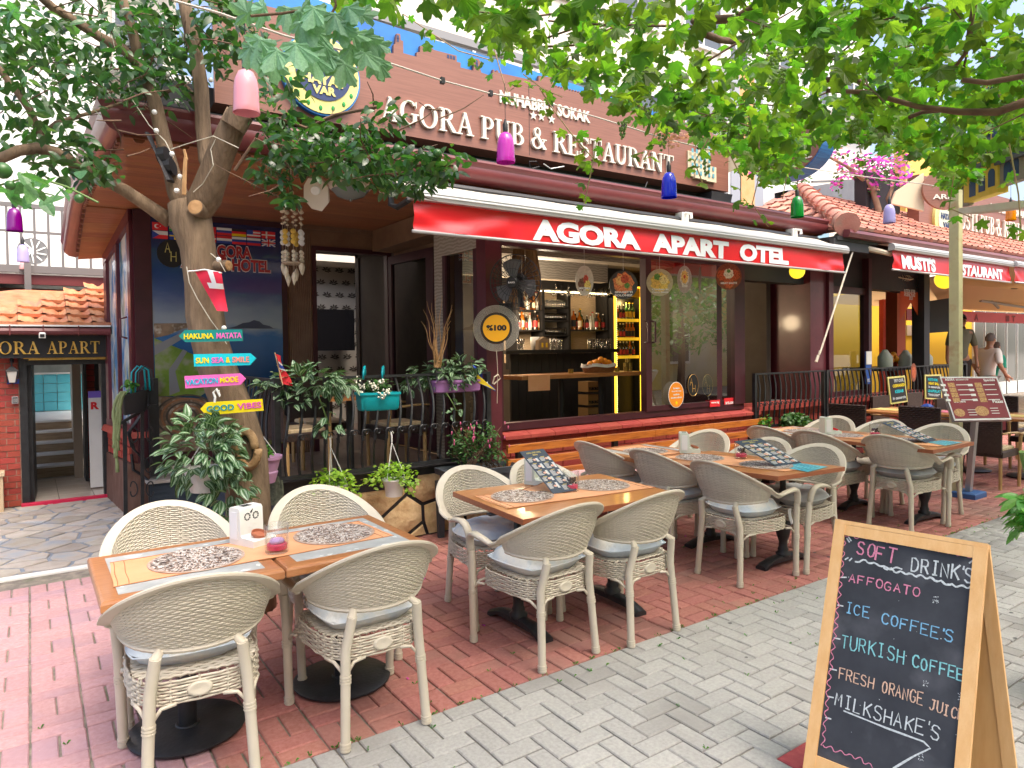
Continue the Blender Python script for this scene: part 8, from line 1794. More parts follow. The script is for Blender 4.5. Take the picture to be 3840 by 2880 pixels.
for(lb,base,tip,cols)in(('small red white and blue flag on a stick at the railing by the mural',zH(1550,400),zH(1468,60),'n'),('small blue and yellow flag with white stars on the magenta planter',m2(1850,1655),m2(1808,1460),'b')):
 a,c=PY(base,YR-.06),PY(tip,YR-.06);t=thing('hand_flag',lb,'flag',a);b=MB();b.tube([a,c],.004,5);obj('stick',b,mat('pale_stick',(.6,.45,.25),.7),t);d_=(a-c)
 def sf(i,j,w2=.055 if cols=='n' else.16):return c+d_*(.04+.92*j if cols=='n' else.05+.75*j)+V((w2*i*(1-.3*math.cos(j*3)),-.03*math.sin(i*3+j*6),(-.02*i if cols=='n' else-.10*i)))
 if cols=='n':
  obj('cloth',MB().grid(sf,6,16),P_RED,t,smooth=True);obj('cross',MB().grid(lambda i,j:V(sf(i,.25+.25*j))+V((0,-.004,0)),6,5),P_WHT,t);obj('cross',MB().grid(lambda i,j:V(sf(i,.32+.12*j))+V((0,-.007,0)),6,5),P_BLUE,t)
 else:
  obj('cloth',MB().grid(sf,8,10),pm('flag_blue',(.02,.08,.42),.7),t,smooth=True);obj('triangle',MB().add([V(sf(.1,.45))+V((0,-.012,0)),V(sf(.95,.95))+V((0,-.016,0)),V(sf(.05,1.0))+V((0,-.012,0)),V(sf(.1,.47))+V((0,-.012,0))],[(0,1,2,3)]),pm('flag_yellow',(.85,.65,.02),.7),t)
  b=MB();[b.obox(V(sf(.1+k*.16,.42+.02*k))+V((0,-.014,0)),(.006,0,0),(0,.001,0),(0,0,.006))for k in range(6)];obj('stars',b,P_WHT,t,kind='stuff')
# ================================================================ hanging lamps on the wire
wr=thing('lamp_wire','pale cable strung under the vine with coloured lamps hanging from it','cable',PD(zK(1150,385),4.4))
LAMPS=[('pink',zK(138,470),zK(125,240),3.3,.205,(.85,.36,.42)),('magenta',zK(1213,675),zK(1210,500),4.6,.2,(.70,.03,.55)),('blue',zK(1890,820),zK(1890,690),5.5,.2,(.0,.01,.70)),('green',zG(808,520),zG(805,345),6.6,.2,(.0,.25,.03)),('lavender',zG(1378,555),zG(1378,400),7.5,.2,(.45,.40,.78)),('orange',zG(2130,540),zG(2130,430),8.6,.2,(.85,.26,.0)),('purple',m1(122,370),m1(125,120),6.0,.2,(.22,.0,.22)),('pale lilac',m1(192,625),m1(182,410),8.0,.2,(.50,.45,.80)),('pale pink',m1(205,688),m1(205,600),8.6,.1,(.85,.5,.48))]
for(nm,qb,qt,d,h,c_)in LAMPS:
 p=PD(qb,d);t=thing('hanging_lamp','%s bottle shaped lamp shade %s'%(nm,{'pink':'nearest, beside the tree','magenta':'in front of the big sign','blue':'above the awning at the end of the big sign','green':'before the neighbouring tiled roof','lavender':'below the bougainvillea','orange':'under the painted village sign','purple':'at the far left edge below the citrus leaves','pale lilac':'below the purple lamp at far left','pale pink':'half hidden below the lilac lamp at far left'}[nm]),'hanging lamp',p,group='coloured lamp shades')
 r=.062 if nm not in('orange',)else.058;b=MB();b.lathe([(r,0),(r*1.01,.002),(r*.97,.03),(r*.93,h*.55),(r*.84,h*.75),(r*.6,h*.93),(r*.25,h),(r*.2,h)],28,p);b.lathe([(r*.97,.0),(r*.92,.03),(r*.88,h*.55),(r*.78,h*.74),(.0,h*.9)],24,p)
 obj('shade',b,mat(nm.replace(' ','_')+'_lacquer',c_,.15,coat=.8,trans=.15,tcol=(1,1,1)),t,smooth=True);b=MB();b.lathe([(.016,h-.005),(.018,h+.05),(.011,h+.06),(.006,h+.085)],14,p);obj('socket',b,P_BLK,t,smooth=True)
 b=MB();b.tube([p+ZD*(h+.08),p+ZD*(h+.08+(.24 if nm not in('blue','lavender')else.34))],.0022,4);obj('flex',b,P_BLK,t)
wp=[(zr(0,0,1000)(1420,0),2.6),(zr(0,0,1000)(1820,110),2.9),(zK(300,150),3.1),(zK(560,215),3.4),(zK(730,262),3.7),(zK(950,335),4.1),(zK(1150,388),4.5),(zK(1400,430),4.9),(zK(1700,520),5.2),(zK(1870,575),5.5),(zG(200,85),5.9),(zG(500,150),6.3),(zG(800,205),6.7),(zG(1200,265),7.2),(zG(1560,310),7.8),(zG(2000,380),8.4)]
b=MB();P_=[PD(q_,d)for q_,d in wp];b.tube(P_,.0055,5,cap=False);obj('cable',b,mat('aged_cable',(.50,.45,.40),.6),wr)
b=MB();
for i in(5,6,7,8,10,11):b.obox(P_[i],(.012,0,0),(0,.012,0),(0,0,.018))
obj('connectors',b,P_BLK,wr,kind='stuff')
b=MB();b.tube([PY(zE(0,0),5.3)]*2,.001,3);
for pts in([zK(1315,695),zK(1310,670),zK(1340,670),zK(1355,690),zK(1320,700)],[zK(1370,680),zK(1400,700),zK(1455,690)],[zK(1760,810),zK(1790,780),zK(1800,755)]):
 bb=MB();bb.tube([PY(q_,5.6)for q_ in pts],.006,4);obj('loose_wire',bb,M_DARK if pts[0]!=zK(1370,680)else M_PLW,sg)
# ================================================================ blackboard A-frame
TL,TR,BL,BR=PD((3134,1962),2.75),PD((3705,2058),2.40),PD((3026,3003),2.52),PD((3612,3240),2.18)
bu=(TR-TL);BWd=bu.length;bu.normalize();bv=(TL-BL);bv=(bv-bu*bv.dot(bu));BHt=bv.length;bv.normalize();bnn=bu.cross(bv).normalized()
if bnn.dot(_fw)>0:bnn=-bnn
sb=thing('blackboard_stand','pine framed A-board with coloured chalk drinks list in the right foreground','blackboard',V((BL.x,BL.y,0)))
O0=TL-bv*BHt
def fb2(mb,a0,a1,c0,c1,t0,t1,O=None,U=None,W=None,N=None):
 O,U,W,N=O or O0,U or bu,W or bv,N or bnn
 p=[O+U*a+W*c+N*t for t,a,c in((t0,a0,c0),(t0,a1,c0),(t0,a1,c1),(t0,a0,c1),(t1,a0,c0),(t1,a1,c0),(t1,a1,c1),(t1,a0,c1))];mb.hexa(p)
fw2=.040
for(nm,a0,a1,c0,c1)in(('frame_rail',fw2,BWd-fw2,BHt-fw2,BHt-.0005),('frame_rail',fw2,BWd-fw2,.12,.12+fw2)):b=MB();fb2(b,a0,a1,c0,c1,-.012,.010);obj(nm,b,M_PINE,sb)
for(a0,a1)in((0,fw2),(BWd-fw2,BWd)):b=MB();fb2(b,a0,a1,-.02,BHt,-.014,.012);obj('frame_post',b,M_PINE,sb)
b=MB();fb2(b,fw2-.002,BWd-fw2+.002,.12+fw2-.004,BHt-fw2+.002,-.008,.002);face_=obj('writing_surface',b,M_CHALKB,sb)
hn=V((-bnn.x,-bnn.y,0)).normalized();Tb=TL+hn*.030;fr_=PZ((3838,3075),0);O2=fr_-bu*BWd;O2 .z=0.0;bv2=Tb-O2;BH2=bv2 .length;bv2 .normalize();n2=bu.cross(bv2).normalized()
for(a0,a1)in((0,fw2),(BWd-fw2,BWd)):b=MB();fb2(b,a0,a1,0,BH2,-.010,.010,O2,bu,bv2,n2);obj('back_post',b,M_PINE,sb)
b=MB();fb2(b,fw2-.002,BWd-fw2+.002,.12,BH2-.01,-.004,.004,O2,bu,bv2,n2);obj('back_panel',b,M_PLY,sb)
b=MB();fb2(b,0,BWd,BHt+.0005,BHt+.016,-.045,.010);obj('top_cap',b,M_PINE,sb)
def PB(q_):
 r=ray(*q_);t=(O0-CAMP).dot(bnn)/r.dot(bnn);return CAMP+r*t
def chalk(s_,q0,q1,qtop,m_,r=.0036,jit=.18,seed=1):
 r*=.68;jit*=1.5
 a,c,tt=PB(q0),PB(q1),PB(qtop);U1=(c-a);W_=U1 .length;U1 .normalize();V1=bnn.cross(U1).normalized();H_2=(tt-a).dot(V1)
 mb=strokes(s_,a+bnn*.0022,U1,V1,H_2,r=r,W=W_*1.0,jit=jit,seed=seed);obj('chalk_writing',mb,m_,face_)
K_=lambda n_,c:mat(n_,c,.95,tuple(x*.55 for x in c),160,contrast=(.35,.75))
CP,CW,CBl,CT,CO=K_('pink_chalk',(.72,.26,.40)),K_('white_chalk',(.62,.68,.72)),K_('blue_chalk',(.22,.50,.76)),K_('turquoise_chalk',(.25,.62,.68)),K_('peach_chalk',(.75,.50,.38))
chalk('SOFT',b4(820,1500),b4(1160,1590),b4(845,1395),CP,.0045,.3,2);chalk("DRINK'S",b4(1280,1640),l4(1810,130),b4(1300,1535),CW,.0042,.2,3)
chalk('AFFOGATO',l4(765,110),l4(1370,250),l4(775,45),CP,.0034,.2,4);chalk('ICE',l4(735,370),l4(945,418),l4(745,288),CBl,.0034,.2,5);chalk("COFFEE'S",l4(1030,458),l4(1640,622),l4(1045,375),CBl,.0036,.2,6)
chalk('TURKISH',l4(700,655),l4(1240,800),l4(715,550),CT,.0034,.2,7);chalk('COFFEE',l4(1290,820),l4(1735,945),l4(1310,730),CT,.0040,.2,8)
chalk('FRESH',l4(680,915),l4(985,1010),l4(690,830),CO,.0032,.2,9);chalk('ORANGE',l4(1035,1030),l4(1390,1145),l4(1050,935),CO,.0032,.2,10);chalk('JUICE',l4(1430,1170),l4(1725,1280),l4(1450,1090),CO,.0032,.2,11)
chalk("MILKSHAKE'S",l4(645,1135),l4(1530,1440),l4(670,1035),CW,.0034,.2,12)
def line(qs,m_,r=.003,wav=None):
 P_=[];rnd=random.Random(4)
 for i in range(len(qs)-1):
  n_=max(2,int(math.hypot(qs[i+1][0]-qs[i][0],qs[i+1][1]-qs[i][1])/(7 if wav else 30)))
  for k in range(n_):
   t=k/n_;P_.append((qs[i][0]+(qs[i+1][0]-qs[i][0])*t,qs[i][1]+(qs[i+1][1]-qs[i][1])*t))
 P_.append(qs[-1]);out=[]
 for k,p in enumerate(P_):
  x,y=p
  if wav:
   i=min(k+1,len(P_)-1);j=max(0,k-1);dx,dy=P_[i][0]-P_[j][0],P_[i][1]-P_[j][1];L_=math.hypot(dx,dy)or 1;o_=wav*math.sin(k*1.15)+rnd.uniform(-2,2);x+=-dy/L_*o_;y+=dx/L_*o_
  out.append(PB((x,y))+bnn*.0026)
 mb=MB();mb_ribbon(mb,out,r,bnn,rnd);obj('chalk_line',mb,m_,face_)
line([l4(720,1185),l4(1080,1330),l4(1380,1440),l4(1437,1495),l4(1300,1560),l4(1135,1659),l4(1080,1740)],CW,.0030)
line([b4(815,1565),b4(900,1555),b4(1000,1590),b4(1100,1620),b4(1200,1615)],CW,.0032,3);line([b4(1050,1615),l4(1200,40),l4(1400,75),l4(1600,140),l4(1785,165)],CW,.0034,4)
line([b4(720,1345),b4(1000,1380),b4(1400,1450),b4(1800,1530)],CP,.0016,5);line([b4(720,1345),l4(705,0),l4(650,500),l4(590,1000),l4(545,1470)],CP,.0016,7);line([l4(545,1470),l4(700,1530),l4(850,1580),l4(990,1670)],CP,.0016,6);line([b4(1810,1540),l4(1800,200),l4(1750,800),l4(1700,1300),l4(1670,1659)],CW,.0020,9)
for q0,q1 in((l4(695,78),l4(740,78)),(l4(670,308),l4(712,316)),(l4(640,580),l4(688,590)),(l4(605,835),l4(658,848)),(l4(585,1065),l4(632,1075)),(l4(568,1240),l4(612,1252)),(b4(745,1370),b4(765,1400)),(b4(760,1360),b4(780,1390)),(b4(730,1545),b4(755,1530)),(b4(765,1555),b4(785,1535)),(b4(1760,1575),b4(1785,1555))):line([q0,q1],CW,.0028)
b=MB();rc=random.Random(9)
for k in range(90):
 g=rc.choice([(1480,270),(1400,965),(1690,1065),(1670,1390),(1360,1570),(rc.uniform(650,1700),rc.uniform(50,1500))]);p=PB(l4(g[0]+rc.uniform(-22,22),g[1]+rc.uniform(-30,30)))+bnn*.003;s2=rc.uniform(.0006,.0018);b.add([p-bu*s2-bv*s2,p+bu*s2-bv*s2,p+bu*s2+bv*s2,p-bu*s2+bv*s2],[(0,1,2,3)])
obj('chalk_specks',b,CW,face_,kind='stuff')
# ================================================================ pole, lectern, painted village sign
pb0=PZ(b4(1690,1015),0);b=MB();a,c=V((8.17,3.42,0)),PY(r4(1645,1130),3.42);b.beam(a,c+ZD*.3,.095,.095,up=(0,1,0));pl2=obj('pergola_pole',b,mat('cream_green_paint',(.62,.58,.34),.5,(.55,.51,.30),4,col3=(.5,.36,.2),s3=9),label='pale yellow green steel pole rising through the vine',cat='pole',at=(8.17,3.42,0))
lt=thing('menu_lectern','slanted dark red menu lectern on a steel post by the yellow pole','menu stand',(8.2,3.3,0));dl=dep((8.2,3.3,.5))
q=[PD((3580,1577),dl-.36),PD((3795,1573),dl-.36),PD((3739,1412),dl-.14),PD((3524,1412),dl-.14)];U1=(q[1]-q[0]);LWd=U1 .length;U1 .normalize();V1=q[3]-q[0];LH=V1 .length;N1=U1 .cross(V1).normalized();V1 .normalize()
b=MB();b.hexa([p-N1*.05 for p in q]+[p-N1*.002 for p in q]);obj('casing',b,mat('brushed_aluminium',(.42,.42,.44),.35,metal=.5),lt)
b=MB();g=[q[0]+U1*.015+V1*.02,q[1]-U1*.015+V1*.02,q[2]-U1*.015-V1*.02,q[3]+U1*.015-V1*.02];b.hexa([p-N1*.001 for p in g]+[p+N1*.001 for p in g]);sf_=obj('menu_sheet',b,mat('dark_red_print',(.24,.010,.025),.55,(.17,.008,.02),3),lt)
def lt_t(s_,fx,fy,W_,H2,m_=P_WHT):text(lt,s_,q[0].lerp(q[1],fx).lerp(q[3].lerp(q[2],fx),fy)+N1*.0015,U1,V1,LWd*W_,LH*H2,m_,.001,.02)
lt_t('AGORA',.07,.90,.17,.05);lt_t('RESTAURANT & PUB',.26,.905,.22,.03);lt_t('Specials',.74,.87,.2,.07);lt_t('Burgers',.10,.38,.2,.07);lt_t('Pizzas',.77,.38,.18,.07)
rb=random.Random(2);b=MB();w3=MB()
for col in(0,1):
 for k in range(4):
  fx,fy=.15+col*.47,.80-k*.115;p=q[0].lerp(q[1],fx).lerp(q[3].lerp(q[2],fx),fy)+N1*.002;b.prism([(-.035,-.025),(.035,-.025),(.035,.025),(-.035,.025)],p,U1,V1,N1,.001)
  w3 .prism([(-.11,-.012),(-.06,-.012),(-.06,.012),(-.11,.012)],p,U1,V1,N1,.001);w3 .prism([(.05,-.004),(.17,-.004),(.17,.004),(.05,.004)],p,U1,V1,N1,.001)
for(fx,fy,s2)in((.13,.17,.055),(.53,.20,.07)):
 p=q[0].lerp(q[1],fx).lerp(q[3].lerp(q[2],fx),fy)+N1*.002;b.prism([(s2*math.cos(i*.52),s2*.8*math.sin(i*.52))for i in range(12)],p,U1,V1,N1,.001)
 for k in range(3):w3 .prism([(.09,-.03+k*.028),(.17,-.03+k*.028),(.17,-.024+k*.028),(.09,-.024+k*.028)],p,U1,V1,N1,.001)
obj('dish_pictures',b,mat('lectern_food_print',(.60,.36,.12),.4,(.30,.10,.03),90),lt,kind='stuff');obj('price_lines',w3,M_MENUW,lt,kind='stuff')
b=MB();pc_=q[0].lerp(q[1],.5).lerp(q[3].lerp(q[2],.5),.3);sbs=V((8.24,3.33,0));b.beam(sbs,pc_-N1*.05,.07,.05,up=(0,1,0));b.beam(sbs+V((.07,.05,0)),pc_-N1*.05+V((.07,.05,0)),.02,.02,up=(0,1,0));obj('post',b,_M['brushed_aluminium'],lt)
b=MB();b.bbox(8.08,8.36,3.2,3.44,0,.06,.01);obj('base',b,pm('blue_painted_base',(.04,.12,.32),.5),lt);b=MB();b.tube([pc_-N1*.08-V((.1,0,0)),sbs+V((-.12,0,.35)),sbs+V((-.06,-.03,.15)),sbs+V((.05,-.02,.07))],.006,5);obj('cable',b,P_BLK,lt)
vs_=thing('painted_village_sign','relief sign of stacked yellow, white and grey houses with blue arched windows','sign',PD(zG(1870,460),6.7));VO=PD(zG(1870,462),6.8);VE=PD(zG(2260,415),6.0);vU=(VE-VO);vU.z*=.0;vU.normalize();kk=(PD(zG(2260,415),6.0)-VO).length/390.0;vN=vU.cross(ZD)
if vN.dot(_fw)>0:vN=-vN
M_HY,M_HW,M_HG=mat('house_yellow',(.62,.42,.04),.7,(.70,.50,.08),8),mat('house_white',(.62,.60,.50),.7,(.68,.66,.58),8),mat('house_grey',(.24,.20,.17),.7,(.29,.25,.21),8);M_HR=pm('slate_ledge',(.10,.10,.12),.7);M_HB=pm('window_blue_paint',(.015,.05,.14),.6)
def hp_(u,v):return((u-1870)*kk,(462-v)*kk*1.02)
for(u0,v0,u1,v1,m_,dd,wn)in((1862,455,1905,370,M_HG,.05,[]),(1905,445,2125,315,M_HY,.10,[(1945,420),(2007,412),(2068,404)]),(1905,318,2125,215,M_HY,.08,[(1938,318),(2005,310),(2066,300)]),(2122,420,2290,330,M_HG,.08,[(2150,395),(2195,390)]),(2122,330,2290,250,M_HG,.07,[(2150,318),(2195,312)]),(2122,248,2290,165,M_HW,.10,[(2150,225)]),(1855,260,1985,150,M_HW,.04,[(1870,210),(1905,205)]),(1985,210,2100,95,M_HW,.08,[(2030,190)]),(1970,125,2160,45,M_HG,.05,[(2010,95),(2045,90),(2085,80),(2125,75)]),(2000,45,2260,-60,M_HY,.06,[(2030,35),(2085,20)]),(2095,215,2150,150,M_HY,.12,[(2105,200)]),(2160,165,2290,60,M_HY,.09,[(2185,150),(2230,145)]),(2180,60,2290,-40,M_HW,.10,[(2200,40)])):
 a,c=hp_(u0,v0),hp_(u1,v1);b=MB();b.prism([(a[0],a[1]),(c[0],a[1]),(c[0],c[1]),(a[0],c[1])],VO,vU,ZD,vN,dd);ho=obj('house',b,m_,vs_)
 b=MB();b.prism([(a[0]-.02,c[1]),(c[0]+.02,c[1]),(c[0]+.02,c[1]+.035),(a[0]-.02,c[1]+.035)],VO,vU,ZD,vN,dd+.035);obj('ledge',b,M_HR,ho)
 for(wu,wv)in wn:
  x,z=hp_(wu,wv);w4=.085;b=MB();b.prism([(x,z-.02),(x+w4,z-.02),(x+w4,z+.10)]+[(x+w4/2+w4/2*math.cos(R_(t_)),z+.10+w4/2*math.sin(R_(t_)))for t_ in range(20,180,20)]+[(x,z+.10)],VO+vN*dd,vU,ZD,vN,.004);obj('window',b,M_HB,ho)
b=MB();b.beam(VO-ZD*.03,VE-ZD*.03+V((0,0,-.0)),.2,.06);obj('white_ledge',b,M_HW,vs_)
# ================================================================ projecting oval sign
OX=7.6;oc=V((OX,5.11,4.05));ov=thing('projecting_oval_sign','projecting oval wooden hotel sign with thick blue rim behind the vine','sign',oc)
E_=lambda ry,rz:[(ry*math.cos(2*math.pi*i/56),rz*math.sin(2*math.pi*i/56))for i in range(56)]
b=MB();b.prism(E_(.52,.375),oc+V((.26,0,0)),-YD,ZD,-XD,.26);obj('rim',b,mat('brushed_blue',(.03,.12,.34),.4,(.05,.20,.48),3,stretch=(1,14,14)),ov);b=MB();b.prism(E_(.505,.36),oc+V((-.001,0,0)),-YD,ZD,-XD,.012);obj('face',b,M_SIGNW,ov)
for s_,y0,z0,W_,H2 in(('MUHABBET SOKAK',5.45,4.17,.62,.07),('AGORA',5.38,3.99,.52,.09),('APART HOTEL',5.50,3.84,.78,.085)):text(ov,s_,(OX-.014,y0,z0),-YD,ZD,W_,H2,M_IVORY,.01,.02)
b=MB();b.hexa([PY(zG(378,245),5.75),PY(zG(515,190),5.5),PY(zG(515,190),5.6),PY(zG(378,245),5.85),PY(zG(378,120),5.75),PY(zG(515,70),5.5),PY(zG(515,70),5.6),PY(zG(378,120),5.85)]);obj('bracket_box',b,M_CREAMP,ov)
o2=PD(zG(1720,350),11.0);ov2=thing('projecting_oval_sign','second oval projecting sign further along, behind the yellow pole','sign',o2);b=MB();ry=145*.606/2612*11;rz=125*.606/2612*11
C_,u_,v_,n_=basis_from(o2,-_fw);b.prism(E_(ry,rz),C_,u_,v_,n_,.05);obj('face',b,M_SIGNW,ov2);b=MB();b.prism([(-ry*2.2,-rz*.6),(-ry*.8,-rz*1.0),(-ry*.8,rz*.9),(-ry*2.0,-rz*.0)],C_-n_*.1,u_,v_,n_,.05);obj('bracket_box',b,M_CREAMP,ov2);text(ov2,'ARKO',C_-u_*ry*.6-v_*rz*.5+n_*.052,u_,v_,ry*1.3,rz*.25,M_IVORY,.01,.02)
# ================================================================ neighbouring restaurant
NB=thing('neighbouring_restaurant','neighbouring tiled restaurant with maroon pillars, glass panels and red awning','building',(12,7,0));YN=5.6
xn=lambda u,y=YN:PY(m4(u,1000),y).x
for(a,c,dy)in((440,540,0),(548,590,.04),(596,632,0)):b=MB();b.box(xn(a),xn(c),YN+dy,YN+.2,.86,3.0);obj('pillar',b,M_MAROON,NB)
b=MB();b.box(xn(440)-.0,xn(440)+.12,YN+.2,8,.86,3.0);obj('corner_pillar',b,M_MAROON,NB)
b=MB();b.box(7.4,15,YN+.05,YN+.25,0,.80);b.box(8.9,9.1,YN+.25,8,0,.8);obj('brick_backing',b,M_MORTAR,NB);brick_course(NB,(7.4,YN+.05,0),(1,0,0),6.2,0,.79,(0,-1,0),bl=.23,bh=.085,g=.009,m_=M_BRICKRED,seed=6,proud=.01)
b=MB();b.box(7.38,14.2,YN-.06,YN+.25,.80,.88);obj('sill',b,M_SILL,NB)
b=MB();b.box(xn(632),xn(945),YN+.05,YN+.12,.88,.96);b.box(xn(632),xn(945),YN+.05,YN+.12,2.4,2.5);b.box(xn(925),xn(950),YN,YN+.14,.88,2.95);b.box(xn(632),xn(650),YN+.04,YN+.12,.88,2.5);gf=obj('window_frame',b,M_MAROOND,NB);b=MB();b.add([(xn(650),YN+.08,.96),(xn(925),YN+.08,.96),(xn(925),YN+.08,2.4),(xn(650),YN+.08,2.4)],[(0,1,2,3)]);obj('pane',b,glass('reflective_green_glass',(.55,.62,.55),0,4.5,.8),gf)
b=MB();b.box(xn(1385),xn(1430),YN,YN+.2,.88,3.0);obj('pillar',b,M_DARK,NB)
b=MB();b.box(7.5,xn(1440),YN+.1,YN+.3,2.5,3.05);obj('header',b,M_DARK,NB)
b=MB();b.box(8.9,14.2,9.4,9.5,.4,3.1);obj('back_wall',b,M_INT,NB);b=MB();b.box(9.1,14.2,5.7,9.4,3.06,3.1);obj('ceiling',b,M_INT,NB);b=MB();b.box(7.4,16,5.6,9.4,.3,.4);obj('floor',b,M_PORCHF,NB)
b=MB();b.box(xn(1045,8.3),xn(1190,8.3),8.3,8.4,.5,2.9);obj('red_wall',b,mat('coral_wall',(.45,.05,.03),.8),NB);b=MB();b.box(xn(1160,6.2),xn(1230,6.2),6.2,6.4,.4,3.0);obj('coral_post',b,mat('coral_post',(.50,.10,.04),.7),NB)  # wall is one even coral red
Cn=V((8.78,4.98,3.16));Ap=PY(zG(835,355),6.9);Le=V((8.78,8.6,3.16));Re=V((18,4.98,3.16));Ape=Ap+V((8,0,0))
b=MB();b.add([Cn-ZD*.03,Re-ZD*.03,Ape-ZD*.03,Ap-ZD*.03],[(0,1,2,3)]);b.add([Le-ZD*.03,Cn-ZD*.03,Ap-ZD*.03],[(0,1,2)]);obj('roof_deck',b,M_TILEP,NB)
def tilep(O,U,apex,lo,hi,rows):
 U=V(U);up_=V(apex)-V(O);up_=(up_-U*up_.dot(U));SLen=up_.length;up_.normalize();n_=U.cross(up_);
 if n_.z<0:n_=-n_
 Rm_=Matrix((U,up_,U.cross(up_))).transposed();xf=[];ax=(V(apex)-V(O)).dot(U)
 for r in range(int(SLen/.25)):
  x=lo(r*.25/SLen)
  while x<hi(r*.25/SLen):xf.append(M4(V(O)+U*x+up_*(r*.25)+n_*(.01+random.uniform(0,.006)),Rm_@Matrix.Rotation(random.uniform(-.04,.04),3,'Z'),1));x+=.225
 return xf
ax=(Ap-Cn).x;xf=tilep(Cn,XD,Ap,lambda k:ax*k+.1,lambda k:9.0,8);ay=(Le-Cn).length
xf2=tilep(Le,-YD,Ap,lambda k:(Le.y-Ap.y)*k+.1,lambda k:(Le.y-Cn.y)-(Ap.y-Cn.y)*k-.05,8)
pieces(NB,'roof_tile',T,xf+xf2,M_TILEP,300,smooth='auto')
for i in range(9):a_,c_2=Cn.lerp(Ap,i/9),Cn.lerp(Ap,(i+1.12)/9);b=MB();b.tube([a_+ZD*.03,c_2+ZD*.03],[.13,.10],10);obj('ridge_tile',b,M_TILEP,NB,smooth='auto')
b=MB();b.tube([Cn+V((-.02,-.02,.04)),Cn+V((.12,.1,.1))],.16,12);obj('ridge_end',b,M_TILEP,NB,smooth='auto')
b=MB();sweep(b,[(0,0),(.08,0),(.11,.05),(.10,.09),(.02,.10)],[(Cn+V((-.05,.03,-.12)),V((0,-1,0))),(Re+V((0,.03,-.12)),V((0,-1,0)))]);obj('gutter',b,M_GUTTER,NB)
b=MB();b.box(8.6,9.6,5.0,5.6,3.0,3.05);b.box(8.55,9.4,5.02,5.08,2.88,3.02);obj('eave_box',b,M_DARK,NB)
ns=thing('neighbour_sign','brown wood effect sign with ivory letters above the neighbouring tiled roof','sign',(15,6,3.7));YNs=6.0;x0n=12.9;xe=19.5
b=MB();b.box(x0n,xe,YNs,YNs+.2,3.62,4.62);obj('panel',b,M_SIGNW,ns);b=MB();b.box(x0n-.12,xe,YNs-.02,YNs+.25,3.54,3.62);obj('lower_edge',b,M_MAROON,ns)
u0=PY(zG(1762,600),YNs).x;u1=PY(zG(2212,640),YNs).x;serif(ns,'MUSTI PUB & RESTAURANT',(u0,YNs-.001,3.80),XD,ZD,(u1-u0)*22/16.6,.34,M_IVORY,.04)
a=PY(zG(2000,505),YNs);text(ns,'MUHABBET SOKAK',(a.x,YNs-.001,4.28),XD,ZD,1.7,.15,M_IVORY,.02,.03)
c=PY(zG(1710,545),YNs);b=MB();disc(b,c.x,c.z,.42,YNs-.001,.05);ei=obj('round_emblem',b,M_GOLDP,ns);b=MB();disc(b,c.x,c.z,.30,YNs-.052,.01);obj('emblem_disc',b,pm('pale_emblem',(.55,.58,.45)),ei);text(ei,'HAYAT',(c.x-.22,YNs-.064,c.z+.02),XD,ZD,.44,.11,M_SIGNDK,.005,.04);text(ei,'VAR',(c.x-.14,YNs-.064,c.z-.14),XD,ZD,.28,.11,M_SIGNDK,.005,.04)
b=MB();b.box(13.3,19.5,6.1,6.3,3.2,3.62);b.box(x0n-1.2,x0n-.05,6.3,6.5,3.3,4.6);obj('dark_fascia',b,M_DARK,ns)
Ya=4.9;a=PY(m4(1115,690),Ya);c=PY(m4(2095,795),Ya);w1=[PY(m4(1183,670),Ya).x,PY(m4(1470,700),Ya).x,PY(m4(1610,715),Ya).x,PY(m4(2030,760),Ya).x]
aw2=awning('neighbour_awning',"red awning valance lettered MUSTI'S RESTAURANT",Ya,5.4,a.x,c.x,2.66,2.93,3.12,[("MUSTI'S",w1[0],w1[1],2.70,.19),('RESTAURANT',w1[2],w1[3],2.70,.17)])
aw3=awning('neighbour_awning','plain red end of the next awning at the right edge',Ya-.05,5.4,c.x+.05,c.x+3.5,2.66,2.93,3.12,[])
b=MB();p0,p1=PY(m4(740,380),5.1),PY(m4(820,500),5.1);b.tube([PY(m4(780,400),5.15),PY(m4(740,490),5.15)],.07,10);b.tube([PY(m4(800,410),5.1),PY(m4(820,480),5.05)],.03,8);b.tube([PY(m4(820,490),5.1),PY(m4(1110,560),4.95)],[.045,.035],8);obj('arm',b,mat('cream_arm',(.55,.47,.36),.5),aw2)
b=MB();b.tube([PY(m4(805,495),5.05),PY(m4(520,1380),5.0)],.012,8);b.tube([PY(m4(505,1400),5.0),PY(m4(487,1455),5.0)],.018,8);b.tube([PY(m4(520,1360),5.0),PY(m4(512,1395),5.0)],.014,8);obj('crank_handle',b,mat('cream_rod',(.62,.56,.46),.4),aw2)
b=MB();b.lathe([(0,0),(.09,.0),(.11,.03),(.07,.06)],16,PY(m4(665,450),5.2),axis=(-.3,-1,0));obj('floodlight',b,mat('cream_spot',(.55,.50,.42),.5),NB)
b=MB();b.tube([PY(m4(1770,505),5.2),PY(m4(1925,515),5.2)],.055,10);obj('rolled_awning_cover',b,M_WHITE,aw2,smooth='auto')
for i,(u,v,y,r)in enumerate(((330,700,5.35,.10),(1555,770,5.6,.16))):
 c=PY(m4(u,v),y);t=thing('yellow_globe_lamp','glowing yellow globe lamp %s'%('below the right end of the long awning' if i==0 else 'below the neighbouring awning'),'lamp',c);obj('globe',MB().ball(c,r,16),mat('yellow_globe',(.85,.62,.03),.3,emit=.5),t,smooth=True)
c=PY(m4(1180,740),5.8);t=thing('ceiling_fan','cream caged oscillating fan under the neighbouring awning','fan',c);b=MB()
